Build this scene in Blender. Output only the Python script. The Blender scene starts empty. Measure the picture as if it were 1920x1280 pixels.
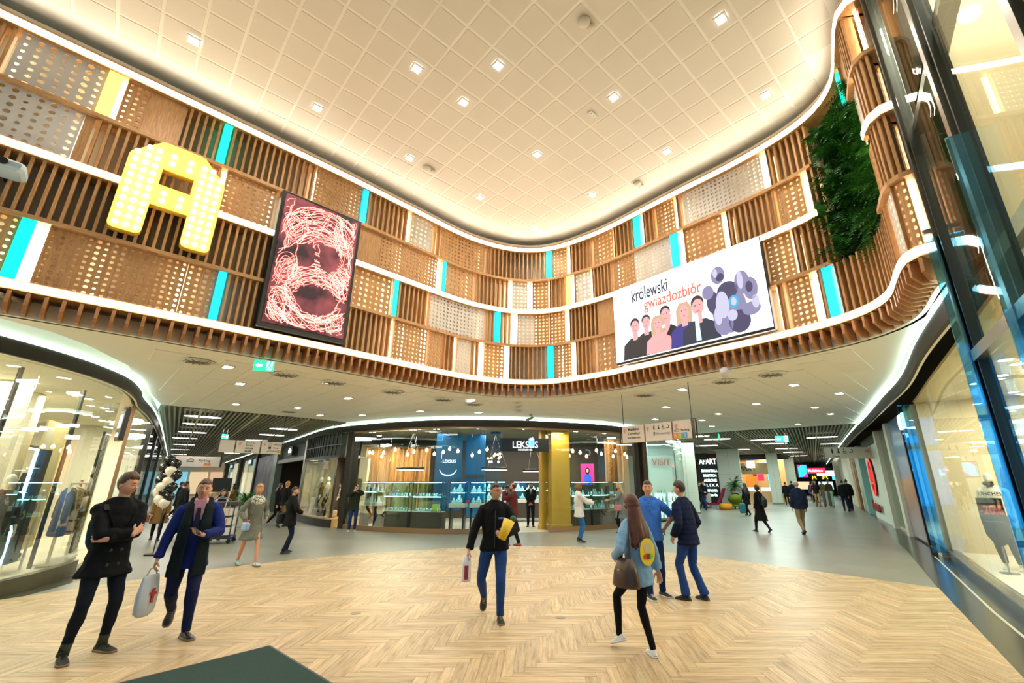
import bpy, bmesh, math, random
from mathutils import Vector, Matrix, Quaternion, noise
from math import sin, cos, pi, radians, hypot, atan2, sqrt
random.seed(7)
SC = bpy.context.scene
COL = SC.collection
# ------------------------------------------------------------------ camera
cam = bpy.data.cameras.new('camera'); camo = bpy.data.objects.new('camera', cam); COL.objects.link(camo)
camo.location = (0, 0, 1.78)
camo.rotation_euler = (pi/2 + 0.306, 0, 0)
cam.sensor_width = 36.0
cam.lens = 824.5 / 1920 * 36.0
cam.shift_x = -(1007.0 - 960.0) / 1920
cam.clip_start = 0.05; cam.clip_end = 300
SC.camera = camo
# ------------------------------------------------------------------ world, exposure
SC.view_settings.view_transform = 'Standard'
SC.view_settings.look = 'None'
SC.view_settings.gamma = 1.0
SC.view_settings.exposure = 0.24
try: SC.view_settings.use_curve_mapping = False
except Exception: pass
W = bpy.data.worlds.new('dusk'); SC.world = W; W.use_nodes = True
bgn = W.node_tree.nodes['Background']
bgn.inputs[0].default_value = (0.05, 0.42, 0.85, 1); bgn.inputs[1].default_value = 1.6
SC.cycles.max_bounces = 7; SC.cycles.diffuse_bounces = 3; SC.cycles.glossy_bounces = 3
SC.cycles.transparent_max_bounces = 12; SC.cycles.transmission_bounces = 4
SC.cycles.caustics_reflective = False; SC.cycles.caustics_refractive = False
SC.cycles.sample_clamp_indirect = 4.0
SC.cycles.use_adaptive_sampling = True
# ------------------------------------------------------------------ large area lights (the hall's own lighting)
def area(name, loc, size, power, color, rot=(0, 0, 0), sizey=None, spread=None):
    l = bpy.data.lights.new(name, 'AREA'); l.energy = power; l.color = color
    l.shape = 'RECTANGLE' if sizey else 'DISK'; l.size = size
    if sizey: l.size_y = sizey
    if spread: l.spread = spread
    o = bpy.data.objects.new(name, l); o.location = loc; o.rotation_euler = rot; COL.objects.link(o); return o
WARM = (1.0, 0.83, 0.62); NEUT = (1.0, 0.95, 0.88); COOL = (0.80, 1.0, 0.96); TEAL = (0.45, 0.95, 1.0)
def spot(name, loc, power, color, ang=2.2, blend=0.8, rad=0.12):
    l = bpy.data.lights.new(name, 'SPOT'); l.energy = power; l.color = color; l.spot_size = ang; l.spot_blend = blend; l.shadow_soft_size = rad
    o = bpy.data.objects.new(name, l); o.location = loc; COL.objects.link(o); return o
HALL_LIGHTS = [(-5.9,5.65),(-2.21,6.19),(-0.71,6.13),(-4.46,7.08),(-1.47,6.94),(1.51,6.82),(3.01,5.28),(4.48,6.76),(-2.99,8.54),(0,8.42),(2.98,8.32),(-1.52,10.04),(1.46,9.92),(-0.06,11.55)]
for x, y in HALL_LIGHTS: spot('hall_spot', (x, y, 8.88), 85, NEUT)
for x, y in ((-4, 1.5), (0, 2), (3, 1), (-6, -2), (-2, -3), (2, -3)): spot('hall_spot_rear', (x, y, 8.88), 85, NEUT)

# ------------------------------------------------------------------ naming helpers
def tag(o, label=None, cat=None, group=None, kind=None):
    if label: o['label'] = label
    if cat: o['category'] = cat
    if group: o['group'] = group
    if kind: o['kind'] = kind
    return o
def empty(name, loc=(0, 0, 0), rz=0.0, label=None, cat=None, group=None, kind=None):
    o = bpy.data.objects.new(name, None); COL.objects.link(o); o.location = loc; o.rotation_euler = (0, 0, rz)
    o.empty_display_size = 0.1
    return tag(o, label, cat, group, kind)
def copy_tree(o, parent=None):
    c = o.copy(); COL.objects.link(c)
    if parent is not None: c.parent = parent
    for ch in list(o.children): copy_tree(ch, c)
    return c
# ------------------------------------------------------------------ materials
def _nodes(name):
    m = bpy.data.materials.new(name); m.use_nodes = True
    return m, m.node_tree, m.node_tree.nodes['Principled BSDF']
def mat(name, col, rough=0.5, metal=0.0, spec=0.5, bump=0.0, bscale=40.0, var=0.0, vscale=6.0, coat=0.0):
    m, nt, b = _nodes(name)
    b.inputs['Base Color'].default_value = (*col, 1); b.inputs['Roughness'].default_value = rough
    b.inputs['Metallic'].default_value = metal; b.inputs['Specular IOR Level'].default_value = spec
    if coat: b.inputs['Coat Weight'].default_value = coat
    if bump or var:
        tc = nt.nodes.new('ShaderNodeTexCoord')
    if bump:
        n = nt.nodes.new('ShaderNodeTexNoise'); n.inputs['Scale'].default_value = bscale; n.inputs['Detail'].default_value = 3
        bp = nt.nodes.new('ShaderNodeBump'); bp.inputs['Strength'].default_value = bump; bp.inputs['Distance'].default_value = 0.01
        nt.links.new(tc.outputs['Object'], n.inputs['Vector']); nt.links.new(n.outputs['Fac'], bp.inputs['Height']); nt.links.new(bp.outputs['Normal'], b.inputs['Normal'])
    if var:
        n2 = nt.nodes.new('ShaderNodeTexNoise'); n2.inputs['Scale'].default_value = vscale; n2.inputs['Detail'].default_value = 4
        nt.links.new(tc.outputs['Object'], n2.inputs['Vector'])
        mx = nt.nodes.new('ShaderNodeMix'); mx.data_type = 'RGBA'
        mx.inputs[6].default_value = (*[c * (1 - var) for c in col], 1); mx.inputs[7].default_value = (*[min(1, c * (1 + var)) for c in col], 1)
        nt.links.new(n2.outputs['Fac'], mx.inputs[0]); nt.links.new(mx.outputs[2], b.inputs['Base Color'])
    return m
def emis(name, col, strength, base=None):
    m, nt, b = _nodes(name)
    b.inputs['Base Color'].default_value = (*(base or col), 1); b.inputs['Roughness'].default_value = 0.5
    b.inputs['Emission Color'].default_value = (*col, 1); b.inputs['Emission Strength'].default_value = strength
    return m
def wood(name, c1, c2, rough=0.45, scale=(1, 1, 1), rnd=0.25, grain=14.0, coat=0.0):
    m, nt, b = _nodes(name); L = nt.links.new
    tc = nt.nodes.new('ShaderNodeTexCoord'); mp = nt.nodes.new('ShaderNodeMapping'); mp.inputs['Scale'].default_value = scale
    oi = nt.nodes.new('ShaderNodeObjectInfo')
    ad = nt.nodes.new('ShaderNodeVectorMath'); ad.operation = 'MULTIPLY_ADD'
    L(tc.outputs['Object'], mp.inputs['Vector'])
    ad.inputs[1].default_value = (1, 1, 1)
    sc = nt.nodes.new('ShaderNodeVectorMath'); sc.operation = 'SCALE'; sc.inputs[0].default_value = (37.0, 61.0, 23.0)
    L(oi.outputs['Random'], sc.inputs['Scale']); L(mp.outputs['Vector'], ad.inputs[0]); L(sc.outputs['Vector'], ad.inputs[2])
    n = nt.nodes.new('ShaderNodeTexNoise'); n.inputs['Scale'].default_value = grain; n.inputs['Detail'].default_value = 5; n.inputs['Roughness'].default_value = 0.6
    L(ad.outputs['Vector'], n.inputs['Vector'])
    cr = nt.nodes.new('ShaderNodeValToRGB'); cr.color_ramp.elements[0].position = 0.30; cr.color_ramp.elements[1].position = 0.70
    cr.color_ramp.elements[0].color = (*c1, 1); cr.color_ramp.elements[1].color = (*c2, 1)
    L(n.outputs['Fac'], cr.inputs['Fac'])
    hsv = nt.nodes.new('ShaderNodeHueSaturation'); mr = nt.nodes.new('ShaderNodeMapRange')
    mr.inputs[3].default_value = 1 - rnd; mr.inputs[4].default_value = 1 + rnd * 0.6
    L(oi.outputs['Random'], mr.inputs[0]); L(mr.outputs[0], hsv.inputs['Value']); L(cr.outputs['Color'], hsv.inputs['Color'])
    L(hsv.outputs['Color'], b.inputs['Base Color']); b.inputs['Roughness'].default_value = rough
    if coat: b.inputs['Coat Weight'].default_value = coat; b.inputs['Coat Roughness'].default_value = 0.25
    bp = nt.nodes.new('ShaderNodeBump'); bp.inputs['Strength'].default_value = 0.12; bp.inputs['Distance'].default_value = 0.004
    L(n.outputs['Fac'], bp.inputs['Height']); L(bp.outputs['Normal'], b.inputs['Normal'])
    return m
def glass(name, tint=(0.93, 0.98, 0.96), refl=0.32, rough=0.0, base=0.0, rtint=(1, 1, 1)):
    m = bpy.data.materials.new(name); m.use_nodes = True; nt = m.node_tree; nt.nodes.clear(); L = nt.links.new
    out = nt.nodes.new('ShaderNodeOutputMaterial'); mix = nt.nodes.new('ShaderNodeMixShader')
    tr = nt.nodes.new('ShaderNodeBsdfTransparent'); tr.inputs[0].default_value = (*tint, 1)
    gl = nt.nodes.new('ShaderNodeBsdfGlossy'); gl.inputs['Roughness'].default_value = rough; gl.inputs[0].default_value = (*rtint, 1)
    lw = nt.nodes.new('ShaderNodeFresnel'); lw.inputs['IOR'].default_value = 1.5
    ma = nt.nodes.new('ShaderNodeMath'); ma.operation = 'MULTIPLY_ADD'; ma.inputs[1].default_value = refl; ma.inputs[2].default_value = base; ma.use_clamp = True
    L(lw.outputs[0], ma.inputs[0]); L(ma.outputs[0], mix.inputs[0]); L(tr.outputs[0], mix.inputs[1]); L(gl.outputs[0], mix.inputs[2]); L(mix.outputs[0], out.inputs[0])
    return m
def pattern(name, kind, c1, c2, scale=10.0, rough=0.6, emit=0.0, pos=(0.45, 0.55), distort=0.0, mapscale=(1, 1, 1)):
    m, nt, b = _nodes(name); L = nt.links.new
    tc = nt.nodes.new('ShaderNodeTexCoord'); mp = nt.nodes.new('ShaderNodeMapping'); mp.inputs['Scale'].default_value = mapscale
    L(tc.outputs['Object'], mp.inputs['Vector'])
    if kind == 'noise': n = nt.nodes.new('ShaderNodeTexNoise'); n.inputs['Scale'].default_value = scale; n.inputs['Detail'].default_value = 3; o = n.outputs['Fac']
    elif kind == 'vor': n = nt.nodes.new('ShaderNodeTexVoronoi'); n.inputs['Scale'].default_value = scale; o = n.outputs['Distance']
    elif kind == 'wave': n = nt.nodes.new('ShaderNodeTexWave'); n.inputs['Scale'].default_value = scale; n.inputs['Distortion'].default_value = distort; o = n.outputs['Fac']
    else: n = nt.nodes.new('ShaderNodeTexChecker'); n.inputs['Scale'].default_value = scale; o = n.outputs['Fac']
    L(mp.outputs['Vector'], n.inputs['Vector'])
    cr = nt.nodes.new('ShaderNodeValToRGB'); cr.color_ramp.elements[0].position = pos[0]; cr.color_ramp.elements[1].position = pos[1]
    cr.color_ramp.elements[0].color = (*c1, 1); cr.color_ramp.elements[1].color = (*c2, 1)
    L(o, cr.inputs['Fac']); L(cr.outputs['Color'], b.inputs['Base Color']); b.inputs['Roughness'].default_value = rough
    if emit: L(cr.outputs['Color'], b.inputs['Emission Color']); b.inputs['Emission Strength'].default_value = emit
    return m
_mc = {}
def M(key, *a, **k):
    if key not in _mc: _mc[key] = mat(key, *a, **k)
    return _mc[key]
def C(r, g, b): # sRGB 0-255 to linear
    f = lambda v: (v/255/12.92) if v/255 <= 0.04045 else ((v/255+0.055)/1.055)**2.4
    return (f(r), f(g), f(b))
# ------------------------------------------------------------------ mesh builder
class MB:
    def __init__(s): s.v = []; s.f = []; s.m = []
    def add(s, vs, fs, mi=0):
        o = len(s.v); s.v += [tuple(v) for v in vs]; s.f += [[i + o for i in f] for f in fs]; s.m += [mi] * len(fs); return s
    def box(s, c, d, rz=0.0, mi=0, rot=None):
        hx, hy, hz = d[0]/2, d[1]/2, d[2]/2
        R = rot if rot is not None else Matrix.Rotation(rz, 3, 'Z')
        vs = [Vector(c) + R @ Vector((sx*hx, sy*hy, sz*hz)) for sz in (-1, 1) for sy in (-1, 1) for sx in (-1, 1)]
        return s.add(vs, [(0,2,3,1),(4,5,7,6),(0,1,5,4),(2,6,7,3),(0,4,6,2),(1,3,7,5)], mi)
    def cham(s, c, d, b=0.01, rz=0.0, mi=0):   # box with chamfered vertical & top edges
        hx, hy, hz = d[0]/2, d[1]/2, d[2]/2
        R = Matrix.Rotation(rz, 3, 'Z'); ring = lambda ix, iy, z: [(-ix+b, -iy, z), (ix-b, -iy, z), (ix, -iy+b, z), (ix, iy-b, z), (ix-b, iy, z), (-ix+b, iy, z), (-ix, iy-b, z), (-ix, -iy+b, z)]
        rs = [ring(hx-b, hy-b, -hz), ring(hx, hy, -hz+b), ring(hx, hy, hz-b), ring(hx-b, hy-b, hz)]
        vs = [Vector(c) + R @ Vector(p) for r in rs for p in r]; fs = [tuple(range(7, -1, -1)), tuple(range(24, 32))]
        for k in range(3):
            for i in range(8): j = (i+1) % 8; fs.append((k*8+i, k*8+j, k*8+8+j, k*8+8+i))
        return s.add(vs, fs, mi)
    def prism(s, poly, z0, z1, mi=0, M4=None):   # polygon (x,y) convex or not, extruded
        n = len(poly); vs = [Vector((p[0], p[1], z0)) for p in poly] + [Vector((p[0], p[1], z1)) for p in poly]
        if M4: vs = [M4 @ v for v in vs]
        fs = [tuple(range(n-1, -1, -1)), tuple(range(n, 2*n))] + [(i, (i+1) % n, n+(i+1) % n, n+i) for i in range(n)]
        return s.add(vs, fs, mi)
    def tube(s, pts, rad, n=8, mi=0, caps=True, up=None):
        pts = [Vector(p) for p in pts]; N = len(pts)
        if not isinstance(rad, (list, tuple)): rad = [rad]*N
        rings = []; prev = None
        for i, p in enumerate(pts):
            t = (pts[min(i+1, N-1)] - pts[max(i-1, 0)])
            if t.length < 1e-9: t = Vector((0, 0, 1))
            t.normalize()
            if prev is None:
                a = Vector(up) if up else (Vector((1, 0, 0)) if abs(t.x) < 0.9 else Vector((0, 1, 0)))
            else: a = prev
            a = a - t * a.dot(t)
            if a.length < 1e-6: a = t.orthogonal()
            a.normalize(); prev = a; bb = t.cross(a)
            r = rad[i]; rx, ry = r if isinstance(r, (tuple, list)) else (r, r)
            rings.append([p + a*(rx*cos(2*pi*k/n)) + bb*(ry*sin(2*pi*k/n)) for k in range(n)])
        vs = [v for r in rings for v in r]; fs = []
        for i in range(N-1):
            for k in range(n): j = (k+1) % n; fs.append((i*n+k, i*n+j, (i+1)*n+j, (i+1)*n+k))
        if caps: fs += [tuple(range(n-1, -1, -1)), tuple(range((N-1)*n, N*n))]
        return s.add(vs, fs, mi)
    def lathe(s, prof, c=(0, 0, 0), n=14, mi=0, caps=True):
        return s.tube([(c[0], c[1], c[2]+z) for r, z in prof], [max(r, 1e-4) for r, z in prof], n, mi, caps, up=(1, 0, 0))
    def ball(s, c, r, nu=10, nv=7, mi=0, rot=None):
        rx, ry, rz = r if isinstance(r, (tuple, list)) else (r, r, r)
        vs = []; fs = []
        for j in range(1, nv):
            th = pi*j/nv
            for i in range(nu): vs.append(Vector((rx*sin(th)*cos(2*pi*i/nu), ry*sin(th)*sin(2*pi*i/nu), rz*cos(th))))
        vs += [Vector((0, 0, rz)), Vector((0, 0, -rz))]; T, B = len(vs)-2, len(vs)-1
        for i in range(nu):
            k = (i+1) % nu; fs.append((T, i, k)); fs.append((B, (nv-2)*nu+k, (nv-2)*nu+i))
            for j in range(nv-2): fs.append((j*nu+i, (j+1)*nu+i, (j+1)*nu+k, j*nu+k))
        R = rot if rot is not None else Matrix.Identity(3)
        return s.add([Vector(c) + R @ v for v in vs], fs, mi)
    def mesh(s, name, mats, smooth=False):
        me = bpy.data.meshes.new(name); me.from_pydata(s.v, [], s.f)
        for m in (mats if isinstance(mats, (list, tuple)) else [mats]): me.materials.append(m)
        if any(s.m): me.polygons.foreach_set('material_index', s.m)
        if smooth: me.polygons.foreach_set('use_smooth', [True]*len(me.polygons))
        me.update(); return me
    def build(s, name, mats, parent=None, loc=(0, 0, 0), rz=0.0, smooth=False, rot=None):
        o = bpy.data.objects.new(name, s.mesh(name, mats, smooth)); COL.objects.link(o)
        if parent is not None: o.parent = parent
        o.location = loc; o.rotation_euler = rot or (0, 0, rz); return o
def inst(me, name, parent=None, loc=(0, 0, 0), rz=0.0, rot=None, scale=None):
    o = bpy.data.objects.new(name, me); COL.objects.link(o)
    if parent is not None: o.parent = parent
    o.location = loc; o.rotation_euler = rot or (0, 0, rz)
    if scale: o.scale = scale
    return o
# ------------------------------------------------------------------ plan curves
class Curve:
    def __init__(s, CP, n=10, closed=False):
        P = [Vector(p) for p in CP]; out = []
        for i in range(len(P)-1):
            p0 = P[i-1] if i else 2*P[0]-P[1]; p1, p2 = P[i], P[i+1]; p3 = P[i+2] if i+2 < len(P) else 2*P[-1]-P[-2]
            for k in range(n):
                t = k/n; out.append(.5*((2*p1)+(p2-p0)*t+(2*p0-5*p1+4*p2-p3)*t*t+(3*p1-p0-3*p2+p3)*t**3))
        out.append(P[-1]); s.p = out; s.s = [0.0]
        for a, b in zip(out, out[1:]): s.s.append(s.s[-1]+(b-a).length)
        s.len = s.s[-1]
    def at(s, d):
        import bisect
        d = min(max(d, 0.0), s.len); i = min(max(bisect.bisect_right(s.s, d)-1, 0), len(s.p)-2)
        u = (d-s.s[i])/max(1e-9, s.s[i+1]-s.s[i]); return s.p[i].lerp(s.p[i+1], u)
    def nrm(s, d, e=0.05):     # unit normal pointing to the right of travel (towards the camera side)
        t = s.at(d+e)-s.at(d-e); t.normalize(); return Vector((t.y, -t.x))
    def off(s, d, o):
        p = s.at(d)+s.nrm(d)*o; return p
    def ribbon(s, mb, s0, s1, o0, o1, z0, z1, step=0.25, mi=0):   # closed bar that follows the curve
        n = max(1, int(math.ceil((s1-s0)/step))); vs = []; fs = []
        for i in range(n+1):
            d = s0+(s1-s0)*i/n; a = s.off(d, o0); b = s.off(d, o1)
            vs += [(a.x, a.y, z0), (b.x, b.y, z0), (b.x, b.y, z1), (a.x, a.y, z1)]
        for i in range(n):
            for k in range(4): j = (k+1) % 4; fs.append((i*4+k, i*4+j, i*4+4+j, i*4+4+k))
        fs += [(3, 2, 1, 0), (n*4, n*4+1, n*4+2, n*4+3)]
        mb.add(vs, fs, mi); return mb
def inpoly(x, y, P):
    c = False; n = len(P)
    for i in range(n):
        x1, y1 = P[i][0], P[i][1]; x2, y2 = P[(i+1) % n][0], P[(i+1) % n][1]
        if (y1 > y) != (y2 > y) and x < (x2-x1)*(y-y1)/(y2-y1)+x1: c = not c
    return c
def polymesh(poly, z0, z1):    # non-convex slab
    from mathutils.geometry import tessellate_polygon
    tri = tessellate_polygon([[Vector((p[0], p[1], 0)) for p in poly]])
    n = len(poly); mb = MB()
    vs = [(p[0], p[1], z0) for p in poly]+[(p[0], p[1], z1) for p in poly]
    fs = []
    for a, b, c in tri:
        A, B, D = Vector(poly[a]), Vector(poly[b]), Vector(poly[c])
        cr = (B-A).x*(D-A).y-(B-A).y*(D-A).x
        if cr < 0: b, c = c, b
        fs.append((c, b, a)); fs.append((a+n, b+n, c+n))
    fs += [(i, (i+1) % n, n+(i+1) % n, n+i) for i in range(n)]
    return mb.add(vs, fs)
ORD = ['first', 'second', 'third', 'fourth', 'fifth', 'sixth', 'seventh', 'eighth', 'ninth', 'tenth', 'eleventh', 'twelfth', 'thirteenth', 'fourteenth', 'fifteenth', 'sixteenth', 'seventeenth', 'eighteenth', 'nineteenth', 'twentieth']
def fit(o, w, h=None):
    xs = [v.co.x for v in o.data.vertices]; ys = [v.co.y for v in o.data.vertices]; k = w/(max(xs)-min(xs)); o.scale = (k, (h/(max(ys)-min(ys))) if h else k, 1); return o
# ------------------------------------------------------------------ text: all lettering is made here in one go
TEXTS = {}
_tq = []
def want_text(key, body, size, extrude=0.004, spacing=1.0, bold=0.0, shear=0.0, align='CENTER'):
    cu = bpy.data.curves.new('t_'+key, 'FONT'); cu.body = body; cu.size = size; cu.extrude = extrude
    cu.space_character = spacing; cu.offset = bold; cu.shear = shear; cu.align_x = align; cu.align_y = 'CENTER'; cu.resolution_u = 3
    o = bpy.data.objects.new('t_'+key, cu); COL.objects.link(o); _tq.append((key, o))
def make_texts():
    dg = bpy.context.evaluated_depsgraph_get()
    for key, o in _tq: TEXTS[key] = bpy.data.meshes.new_from_object(o.evaluated_get(dg))
    for key, o in _tq:
        cu = o.data; bpy.data.objects.remove(o); bpy.data.curves.remove(cu)
def text(key, material, name='lettering', parent=None, loc=(0, 0, 0), rot=(pi/2, 0, 0)):
    me = TEXTS[key].copy(); me.materials.clear(); me.materials.append(material)
    for p in me.polygons: p.material_index = 0
    return inst(me, name, parent, loc, rot=rot)
# ================================================================== lettering
want_text('krol', 'królewski', 0.62, 0.003, bold=.005); want_text('gwia', 'gwiazdozbiór', 0.62, 0.003, bold=.005)
want_text('leksus', 'LEKSUS', 0.30, 0.01); want_text('goldsilver', 'GOLD&SILVER', 0.085, 0.006)
want_text('leksus2', 'LEKSUS', 0.17, 0.005)
want_text('ovs', 'OVS', 0.62, 0.03, bold=0.01); want_text('ovs2', 'OVS', 0.62, 0.02, bold=0.008); want_text('kids', 'KIDS', 0.16, 0.01)
want_text('multi', 'Multikino', 0.13, 0.002, bold=0.002, align='LEFT'); want_text('carre', 'Carrefour', 0.13, 0.002, align='LEFT'); want_text('stokrotka', 'RTV EURO AGD', 0.075, 0.002, align='LEFT')
want_text('restau', 'Restauracje', 0.11, 0.002, align='LEFT'); want_text('park', 'Parking', 0.11, 0.002, align='LEFT')
for k in '123': want_text('n'+k, k, 0.17, 0.002)
want_text('zara', 'Z A R A', 0.11, 0.002, align='LEFT'); want_text('bershka', 'Bershka', 0.11, 0.002, align='LEFT'); want_text('house', 'HOUSE', 0.11, 0.002, bold=0.003, align='LEFT'); want_text('empik', 'empik', 0.12, 0.002, bold=0.003, align='LEFT')
want_text('inform', 'Informacja', 0.10, 0.002, align='LEFT'); want_text('winda', 'Winda', 0.10, 0.002, align='LEFT'); want_text('i', 'i', 0.12, 0.002)
want_text('toilet', 'Toalety', 0.14, 0.002, align='LEFT')
want_text('minus20', '-20%', 0.34, 0.003, bold=0.006); want_text('small1', 'NA WYBRANE MODELE', 0.055, 0.002)
want_text('aparts', 'APART', 0.62, 0.02, bold=0.008); want_text('apart', 'APART', 0.50, 0.02, bold=0.006)
for k, t in (('t1', 'DANNY BALA'), ('t2', 'BENETTON'), ('t3', 'ALBIONE'), ('t4', 'E L I X A'), ('t5', 'amom'), ('t6', 'Aztorin')): want_text(k, t, 0.30, 0.01, bold=0.006)
want_text('rmc', 'Multikino', 0.62, 0.01, bold=0.01); want_text('cinema', 'Rossmann', 0.8, 0.03, bold=0.015)
want_text('parkR', 'Parking', 0.17, 0.002, align='LEFT')
want_text('visit', 'VISIT', 0.5, 0.01)
want_text('nches', 'UNCHES', 0.09, 0.001, bold=0.001)
want_text('duka', 'duka', 0.4, 0.02); want_text('calzedonia', 'KAZAR', 0.3, 0.02)
make_texts()

# ================================================================== shared materials
OAK = wood('oak', C(172,124,72), C(212,164,108), 0.5, (6, 6, 0.6), 0.12, 8.0)
OAKH = wood('oak_shelf', C(178,130,78), C(214,168,112), 0.5, (0.8, 0.8, 8), 0.1, 8.0)
BATT = wood('oak_batten', C(160,106,60), C(194,136,84), 0.5, (6, 6, 0.8), 0.12, 8.0)
WHITEPANEL = mat('white_lacquer', C(214,208,198), 0.45)
CREAM = mat('cream_plaster', C(206,196,176), 0.7)
GREYB = mat('grey_backing', C(196,186,164), 0.8)
STRIP = emis('led_strip', (1.0, 0.905, 0.77), 18.5)
LEDV = emis('led_vertical', (1.0, 0.82, 0.58), 9.0)
CYAN = emis('lit_cyan', (0.0, 0.72, 0.86), 1.15); CYANB = emis('lit_blue', (0.0, 0.52, 0.95), 1.15); GREEN = emis('lit_green', (0.0, 0.9, 0.62), 1.1); YEL = emis('lit_yellow', (1.0, 0.66, 0.16), 1.4)
WHITE = mat('white_paint', C(226,224,214), 0.6)
SOFF = mat('soffit_panel', C(238,234,224), 0.6); SOFFB = mat('soffit_base', C(242,238,228), 0.6)
BLACK = mat('black_paint', C(22,22,20), 0.4); DARK = mat('dark_bronze', C(46,40,32), 0.6, spec=0.25)
STEEL = mat('brushed_steel', C(150,148,138), 0.28, 0.9); STEELD = mat('dark_steel', C(70,72,68), 0.35, 0.8)
GLASS = glass('shop_glass'); GLASSB = glass('sky_tinted_glass', (0.45, 0.80, 0.98), 1.6, 0.0, 0.25, (0.5, 0.85, 1.0))  # second glass, for the fins: blue sky reflection put into its tint
COVE = emis('cove_led', (0.72, 1.0, 0.90), 6.5)
LAMP = emis('lamp_white', (1.0, 0.98, 0.95), 22.0); LAMPS = emis('soffit_lamp', (1.0, 0.97, 0.9), 16.0)

# ================================================================== floor
floor = empty('floor', kind='structure')
GT, nt, b = _nodes('grey_tile'); L = nt.links.new
tc = nt.nodes.new('ShaderNodeTexCoord'); br = nt.nodes.new('ShaderNodeTexBrick'); mp = nt.nodes.new('ShaderNodeMapping'); mp.inputs['Rotation'].default_value = (0, 0, radians(45))
br.inputs['Scale'].default_value = 1.0; br.inputs['Mortar Size'].default_value = 0.004; br.inputs['Brick Width'].default_value = 1.2; br.inputs['Row Height'].default_value = 0.6
br.inputs['Color1'].default_value = (*C(136,136,122), 1); br.inputs['Color2'].default_value = (*C(148,146,132), 1); br.inputs['Mortar'].default_value = (*C(128,128,118), 1)
ns = nt.nodes.new('ShaderNodeTexNoise'); ns.inputs['Scale'].default_value = 1.5; ns.inputs['Detail'].default_value = 5
mx = nt.nodes.new('ShaderNodeMix'); mx.data_type = 'RGBA'; mx.blend_type = 'MULTIPLY'; mx.inputs[0].default_value = 0.25
L(tc.outputs['Object'], mp.inputs[0]); L(mp.outputs[0], br.inputs['Vector']); L(tc.outputs['Object'], ns.inputs['Vector']); L(br.outputs['Color'], mx.inputs[6]); L(ns.outputs['Color'], mx.inputs[7]); L(mx.outputs[2], b.inputs['Base Color'])
b.inputs['Roughness'].default_value = 0.33; b.inputs['Specular IOR Level'].default_value = 0.45
MB().box((-7, 36, -0.104), (126, 100, 0.2)).build('floor_slab', GT, floor)

def plankmat(name, sc):
    m, nt, b = _nodes(name); L = nt.links.new
    tc = nt.nodes.new('ShaderNodeTexCoord'); oi = nt.nodes.new('ShaderNodeObjectInfo'); at = nt.nodes.new('ShaderNodeAttribute'); at.attribute_name = 'rnd'
    ad = nt.nodes.new('ShaderNodeMath'); ad.operation = 'ADD'; L(oi.outputs['Random'], ad.inputs[0]); L(at.outputs['Fac'], ad.inputs[1])
    fr = nt.nodes.new('ShaderNodeMath'); fr.operation = 'FRACT'; L(ad.outputs[0], fr.inputs[0])
    mp = nt.nodes.new('ShaderNodeMapping'); mp.inputs['Scale'].default_value = sc; L(tc.outputs['Object'], mp.inputs[0])
    s = nt.nodes.new('ShaderNodeVectorMath'); s.operation = 'SCALE'; s.inputs[0].default_value = (53, 71, 19); L(fr.outputs[0], s.inputs['Scale'])
    v = nt.nodes.new('ShaderNodeVectorMath'); v.operation = 'ADD'; L(mp.outputs[0], v.inputs[0]); L(s.outputs[0], v.inputs[1])
    n = nt.nodes.new('ShaderNodeTexNoise'); n.inputs['Scale'].default_value = 3.0; n.inputs['Detail'].default_value = 6; n.inputs['Roughness'].default_value = 0.65; L(v.outputs[0], n.inputs['Vector'])
    cr = nt.nodes.new('ShaderNodeValToRGB'); e = cr.color_ramp.elements; e[0].position = 0.30; e[0].color = (*C(158,128,86), 1); e[1].position = 0.66; e[1].color = (*C(208,188,150), 1)
    x = e.new(0.48); x.color = (*C(190,164,122), 1); L(n.outputs['Fac'], cr.inputs['Fac'])
    hs = nt.nodes.new('ShaderNodeHueSaturation'); mr = nt.nodes.new('ShaderNodeMapRange'); mr.inputs[3].default_value = 0.82; mr.inputs[4].default_value = 1.12
    L(fr.outputs[0], mr.inputs[0]); L(mr.outputs[0], hs.inputs['Value']); L(cr.outputs[0], hs.inputs['Color']); L(hs.outputs[0], b.inputs['Base Color'])
    b.inputs['Roughness'].default_value = 0.42; b.inputs['Specular IOR Level'].default_value = 0.3
    return m
PLX = plankmat('oak_plank_tile', (0.9, 9, 1)); PLY = plankmat('oak_plank_tile_turned', (9, 0.9, 1))
REG = [(-8.41,7.78),(-7.9,8.7),(-7.2,9.8),(-6.45,10.75),(-5.4,11.7),(-4.21,12.45),(-2.6,13.25),(-0.72,13.7),(1.2,13.6),(2.77,13.0),(3.9,12.15),(4.79,11.15),(5.5,10.35),(6.14,9.6),(7.04,8.5),(4.6,4.92),(1.4,0.0),(-8.6,0.0),(-8.5,4.0)]
def clip(poly, R):     # R clockwise convex
    out = poly
    for i in range(len(R)):
        a = R[i]; bq = R[(i+1) % len(R)]; inp = out; out = []
        if not inp: return []
        sd = lambda p: (bq[0]-a[0])*(p[1]-a[1])-(bq[1]-a[1])*(p[0]-a[0])
        for k in range(len(inp)):
            p, q = inp[k], inp[(k+1) % len(inp)]; sp, sq = sd(p), sd(q)
            if sp <= 0: out.append(p)
            if (sp < 0 < sq) or (sq < 0 < sp):
                t = sp/(sp-sq); out.append((p[0]+(q[0]-p[0])*t, p[1]+(q[1]-p[1])*t))
    return out
PW, PLn, gap = 0.115, 0.805, 0.0016
plank_me = MB().prism([(-PLn/2+gap, -PW/2+gap), (PLn/2-gap, -PW/2+gap), (PLn/2-gap, PW/2-gap), (-PLn/2+gap, PW/2-gap)], -0.006, 0.0).mesh('plank', PLX)
allp = []
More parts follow.
